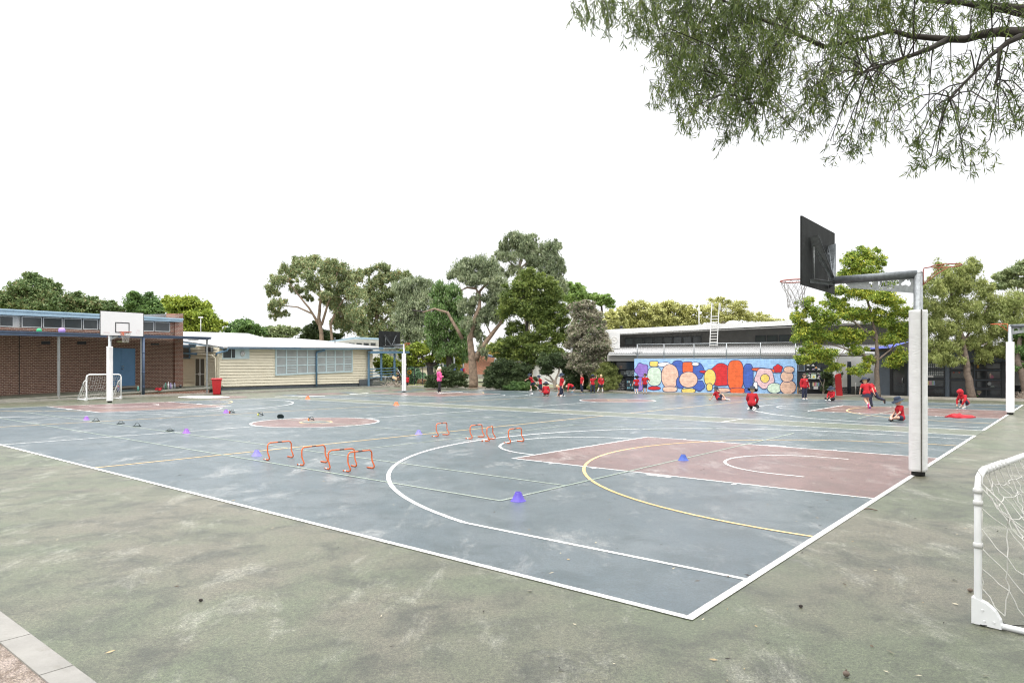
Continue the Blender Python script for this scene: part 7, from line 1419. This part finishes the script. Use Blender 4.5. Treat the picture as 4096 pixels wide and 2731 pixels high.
run2 = dict(spi=(.02, 0, .71), che=(.06, 0, .85), nek=(.09, 0, .945), hed=(.13, 0, 1.055), sL=(.06, .13, .90), sR=(.06, -.13, .90), eR=(.14, -.20, .76), wR=(.22, -.17, .64), eL=(-.10, .21, .80), wL=(-.25, .26, .72),
            kR=(.13, -.07, .38), aR=(.0, -.07, .20), fR=(.7, 0, -.7), kL=(-.03, .07, .33), aL=(-.12, .07, .075))
kneel = dict(pel=(-.10, 0, .24), spi=(-.07, 0, .35), che=(-.03, 0, .49), nek=(.0, 0, .59), hed=(.03, 0, .705), sL=(-.02, .125, .54), sR=(-.02, -.125, .54), eL=(.02, .18, .38), wL=(.09, .16, .22), eR=(.02, -.18, .38), wR=(.09, -.16, .22),
             hL=(-.10, .065, .22), kL=(.13, .10, .07), aL=(-.16, .09, .07), hR=(-.10, -.065, .22), kR=(.13, -.10, .07), aR=(-.16, -.09, .07), fL=(-1, 0, -.1), fR=(-1, 0, -.1))
cross = dict(pel=(0, 0, .11), spi=(.02, 0, .23), che=(.04, 0, .37), nek=(.06, 0, .47), hed=(.09, 0, .585), sL=(.03, .125, .42), sR=(.03, -.125, .42), eL=(.10, .17, .26), wL=(.22, .10, .16), eR=(.10, -.17, .26), wR=(.22, -.10, .16),
             hL=(.02, .065, .10), kL=(.17, .23, .12), aL=(.24, -.05, .06), hR=(.02, -.065, .10), kR=(.17, -.23, .12), aR=(.30, .06, .06), fL=(.3, -.9, 0), fR=(.3, .9, 0))
person('woman in a pink top and black trousers standing with arms crossed', 1757, 1573, 10, 1.66, dict(eL=(.05, .17, .74), wL=(.16, -.04, .76), eR=(.05, -.17, .72), wR=(.17, .05, .74), hdL=(0, -1, .1), hdR=(0, 1, .2), aR=(-.05, -.06, .065), aL=(.03, .07, .065)), 'jumper', 'pants', False, 'ash', 'white', long_hair=True, adult=True, topm=PINKF, botm=BLACKF)
person('child in hat and dark shorts running left with arm stretched forward', 2130, 1563, 180, 1.22, run1, 'polo', 'shorts', True, 'brown', 'white')
person('child in hat and long navy trousers running left behind the first runner', 2163, 1568, 185, 1.12, run2, 'polo', 'pants', True, 'brown', 'red')
person('child in red jumper kneeling with back to us near the two runners', 2184, 1585, 80, 1.15, dict(kneel, eR=(-.02, -.19, .38), wR=(.0, -.17, .16)), 'jumper', 'shorts', True, 'brown', 'black')
person('girl with a long ponytail and navy hat walking, in red polo and navy trousers', 2247, 1588, 195, 1.28, dict(kL=(.10, .07, .36), aL=(.02, .07, .14), fL=(.8, 0, -.6), kR=(-.03, -.07, .33), aR=(-.10, -.07, .065), eL=(-.05, .17, .73), wL=(.02, .19, .56)), 'polo', 'pants', True, 'brown', 'white', long_hair=True)
person('child in red kneeling half hidden behind the ponytailed girl', 2241, 1585, 165, 1.1, dict(kneel, spi=(-.05, 0, .32), che=(.02, 0, .43), nek=(.09, 0, .50), hed=(.17, 0, .57)), 'polo', 'shorts', False, 'blond', 'white')
person('child in red jumper bending low with hands to the ground and legs bent', 2288, 1568, 195, 1.15, dict(pel=(-.02, 0, .40), spi=(.08, 0, .46), che=(.22, 0, .48), nek=(.31, 0, .44), hed=(.38, 0, .36), sL=(.24, .13, .47), sR=(.24, -.13, .47), eL=(.33, .19, .30), wL=(.36, .20, .13), eR=(.05, -.24, .50), wR=(-.12, -.26, .42), hL=(-.04, .07, .38), kL=(-.13, .12, .20), aL=(-.02, .10, .065), hR=(-.04, -.07, .38), kR=(-.24, -.10, .27), aR=(-.12, -.10, .065), fL=(1, .1, -.1), fR=(1, -.1, -.1)), 'jumper', 'shorts', False, 'brown', 'blue')
person('boy with brown hair and no hat standing in red polo and navy trousers', 2328, 1570, 200, 1.22, dict(eR=(-.06, -.19, .74), wR=(-.10, -.27, .60), hdR=(-.2, -1, -.2)), 'polo', 'pants', False, 'brown', 'green', face=-10)
person('child in navy hat and red jumper with one arm raised to the head', 2371, 1571.5, 100, 1.14, dict(eR=(.02, -.26, .98), wR=(.0, -.24, 1.13), aL=(-.01, .12, .065), kL=(.0, .10, .33), aR=(-.01, -.11, .065), kR=(.0, -.09, .33)), 'polo', 'pants', True, 'brown', 'black')
person('blond girl in red jumper, dark shorts and long white socks facing us', 2404, 1570.5, -80, 1.15, dict(aL=(.02, .10, .065), kL=(.02, .08, .33), aR=(.02, -.24, .065), kR=(.02, -.15, .33), wL=(.10, .12, .60), wR=(.10, -.12, .60), eL=(-.01, .18, .73), eR=(-.01, -.18, .73)), 'jumper', 'shorts', False, 'blond', 'black', True, badge=True)
person('child in navy hat and shorts, back to us, before the purple painted shape', 2546, 1575, 80, 1.10, dict(eL=(-.03, .19, .75), wL=(.0, .24, .60)), 'polo', 'shorts', True, 'brown', 'white')
person('dark haired boy with a hand on his hip before the painted wall', 2580, 1575.5, -110, 1.25, dict(eL=(-.06, .27, .78), wL=(.02, .14, .64), hdL=(.3, -1, -.3), eR=(-.02, -.17, .74), wR=(.04, -.19, .57)), 'polo', 'shorts', False, 'dark', 'black', face=-35, skin=SKIN2)
person('child in navy hat sitting leaning back on one hand below the painted wall', 2872, 1602, -25, 1.15, dict(pel=(0, 0, .11), spi=(-.05, 0, .23), che=(-.10, 0, .36), nek=(-.12, 0, .45), hed=(-.10, 0, .57), sL=(-.10, .125, .41), sR=(-.12, -.12, .40), eR=(-.24, -.15, .24), wR=(-.32, -.16, .06), hdR=(-1, 0, 0), eL=(.10, .16, .36), wL=(.02, .10, .52), hL=(.02, .065, .10), kL=(.20, .10, .30), aL=(.36, .08, .06), hR=(.02, -.065, .10), kR=(.24, -.16, .09), aR=(.46, -.02, .06)), 'polo', 'shorts', True, 'blond', 'white')
person('child in red jumper kneeling alone with back to us, between wall and key', 3009, 1638, 60, 1.27, dict(kneel, kL=(.13, .06, .07), kR=(.16, -.16, .10), aR=(-.10, -.13, .07), wL=(.10, .12, .20), wR=(.10, -.12, .20)), 'jumper', 'pants', True, 'blond', 'white', botm=BLACKF)
person('curly brown haired boy standing in red jumper and navy trousers right of the painted wall', 3217, 1597, -75, 1.30, dict(eR=(-.02, -.18, .74), wR=(.02, -.19, .57), eL=(-.02, .20, .74), wL=(.03, .23, .58)), 'jumper', 'pants', False, 'brown', 'white', face=-18, badge=True)
person('girl in a navy cap hat sitting cross legged before the red board', 3328, 1603, -150, 1.15, cross, 'jumper', 'pants', True, 'blond', 'white', long_hair=True, botm=BLACKF)
person('girl in red polo and dark skirt running away, wide navy hat and pink shoes', 3466, 1633, 85, 1.22, dict(spi=(.02, 0, .71), che=(.07, .01, .85), nek=(.10, .01, .94), hed=(.14, .01, 1.05), sL=(.07, .13, .90), sR=(.07, -.13, .90), eR=(.03, -.22, .76), wR=(-.02, -.27, .60), eL=(.05, .20, .76), wL=(.12, .19, .64), kL=(-.02, .06, .34), aL=(-.22, .03, .16), fL=(.15, 0, -1), kR=(.08, -.07, .34), aR=(.0, -.12, .065)), 'polo', 'skirt', True, 'blond', ('pink', 'purple'), skin=SKIN)
person('child in loose red top and trousers running beside the girl in the skirt', 3492, 1627, 115, 1.28, dict(spi=(.05, 0, .70), che=(.16, 0, .80), nek=(.23, 0, .87), hed=(.30, 0, .96), sL=(.16, .14, .85), sR=(.16, -.14, .85), eL=(.14, .22, .72), wL=(.10, .22, .60), eR=(.10, -.23, .74), wR=(.05, -.22, .62), kR=(-.12, -.12, .36), aR=(-.34, -.16, .28), fR=(.1, -.1, -1), kL=(.06, .07, .33), aL=(.0, .07, .065)), 'polo', 'pants', True, 'brown', 'black')
person('child in navy hat sitting cross legged in shorts, partly behind the near goal post', 3604, 1685, 172, 1.22, dict(cross, wL=(.20, .12, .14), wR=(.20, -.12, .14)), 'polo', 'shorts', True, 'blond', 'black')
person('child crouching with a red hood up and white socks before the fine leaved tree', 3854, 1632, 195, 1.20, dict(pel=(-.10, 0, .22), spi=(-.04, 0, .33), che=(.04, 0, .44), nek=(.11, 0, .52), hed=(.17, 0, .62), sL=(.05, .125, .48), sR=(.05, -.125, .48), eL=(.14, .18, .32), wL=(.20, .12, .15), eR=(.10, -.19, .32), wR=(.16, -.14, .16), hL=(-.09, .07, .21), kL=(.13, .11, .33), aL=(.06, .10, .065), hR=(-.09, -.07, .21), kR=(.09, -.12, .26), aR=(-.04, -.11, .085)), 'jumper', 'shorts', False, 'blond', 'white', True, hood=True)
sit = dict(pel=(0, 0, .42), spi=(.03, 0, .54), che=(.07, 0, .68), nek=(.10, 0, .78), hed=(.14, 0, .89), sL=(.07, .125, .73), sR=(.07, -.125, .73), eL=(.12, .17, .56), wL=(.25, .10, .54), eR=(.12, -.17, .56), wR=(.25, -.10, .54), hL=(.03, .065, .41), kL=(.28, .09, .40), aL=(.24, .09, .07), hR=(.03, -.065, .41), kR=(.28, -.09, .40), aR=(.24, -.09, .07))
person('person in black sitting by the veranda steps holding an open book', 1598, 1541, -150, 1.40, sit, 'polo', 'pants', False, 'dark', 'black', Y=57.0, topm=BLACKF, botm=mat('brown_fabric', (.12, .09, .06), .9), lift=.12)
g = MB(); p = at(1577, 1513, 56.4); g.prism([p + Vector((-.18, 0, .02)), p + Vector((.18, .05, -.14)), p + Vector((.20, .1, .06)), p + Vector((-.14, .1, .24))], (0, .03, 0)); tag(g.build('book', mat('tan_paper', (.5, .38, .24), .8), None), 'open tan book held by the person sitting by the veranda steps', 'book')
person('child in red jumper sitting by the garden fence, half behind the white padded post', 1630, 1541, 120, 1.15, dict(sit), 'jumper', 'pants', False, 'brown', 'black', Y=57.5)
#PART6
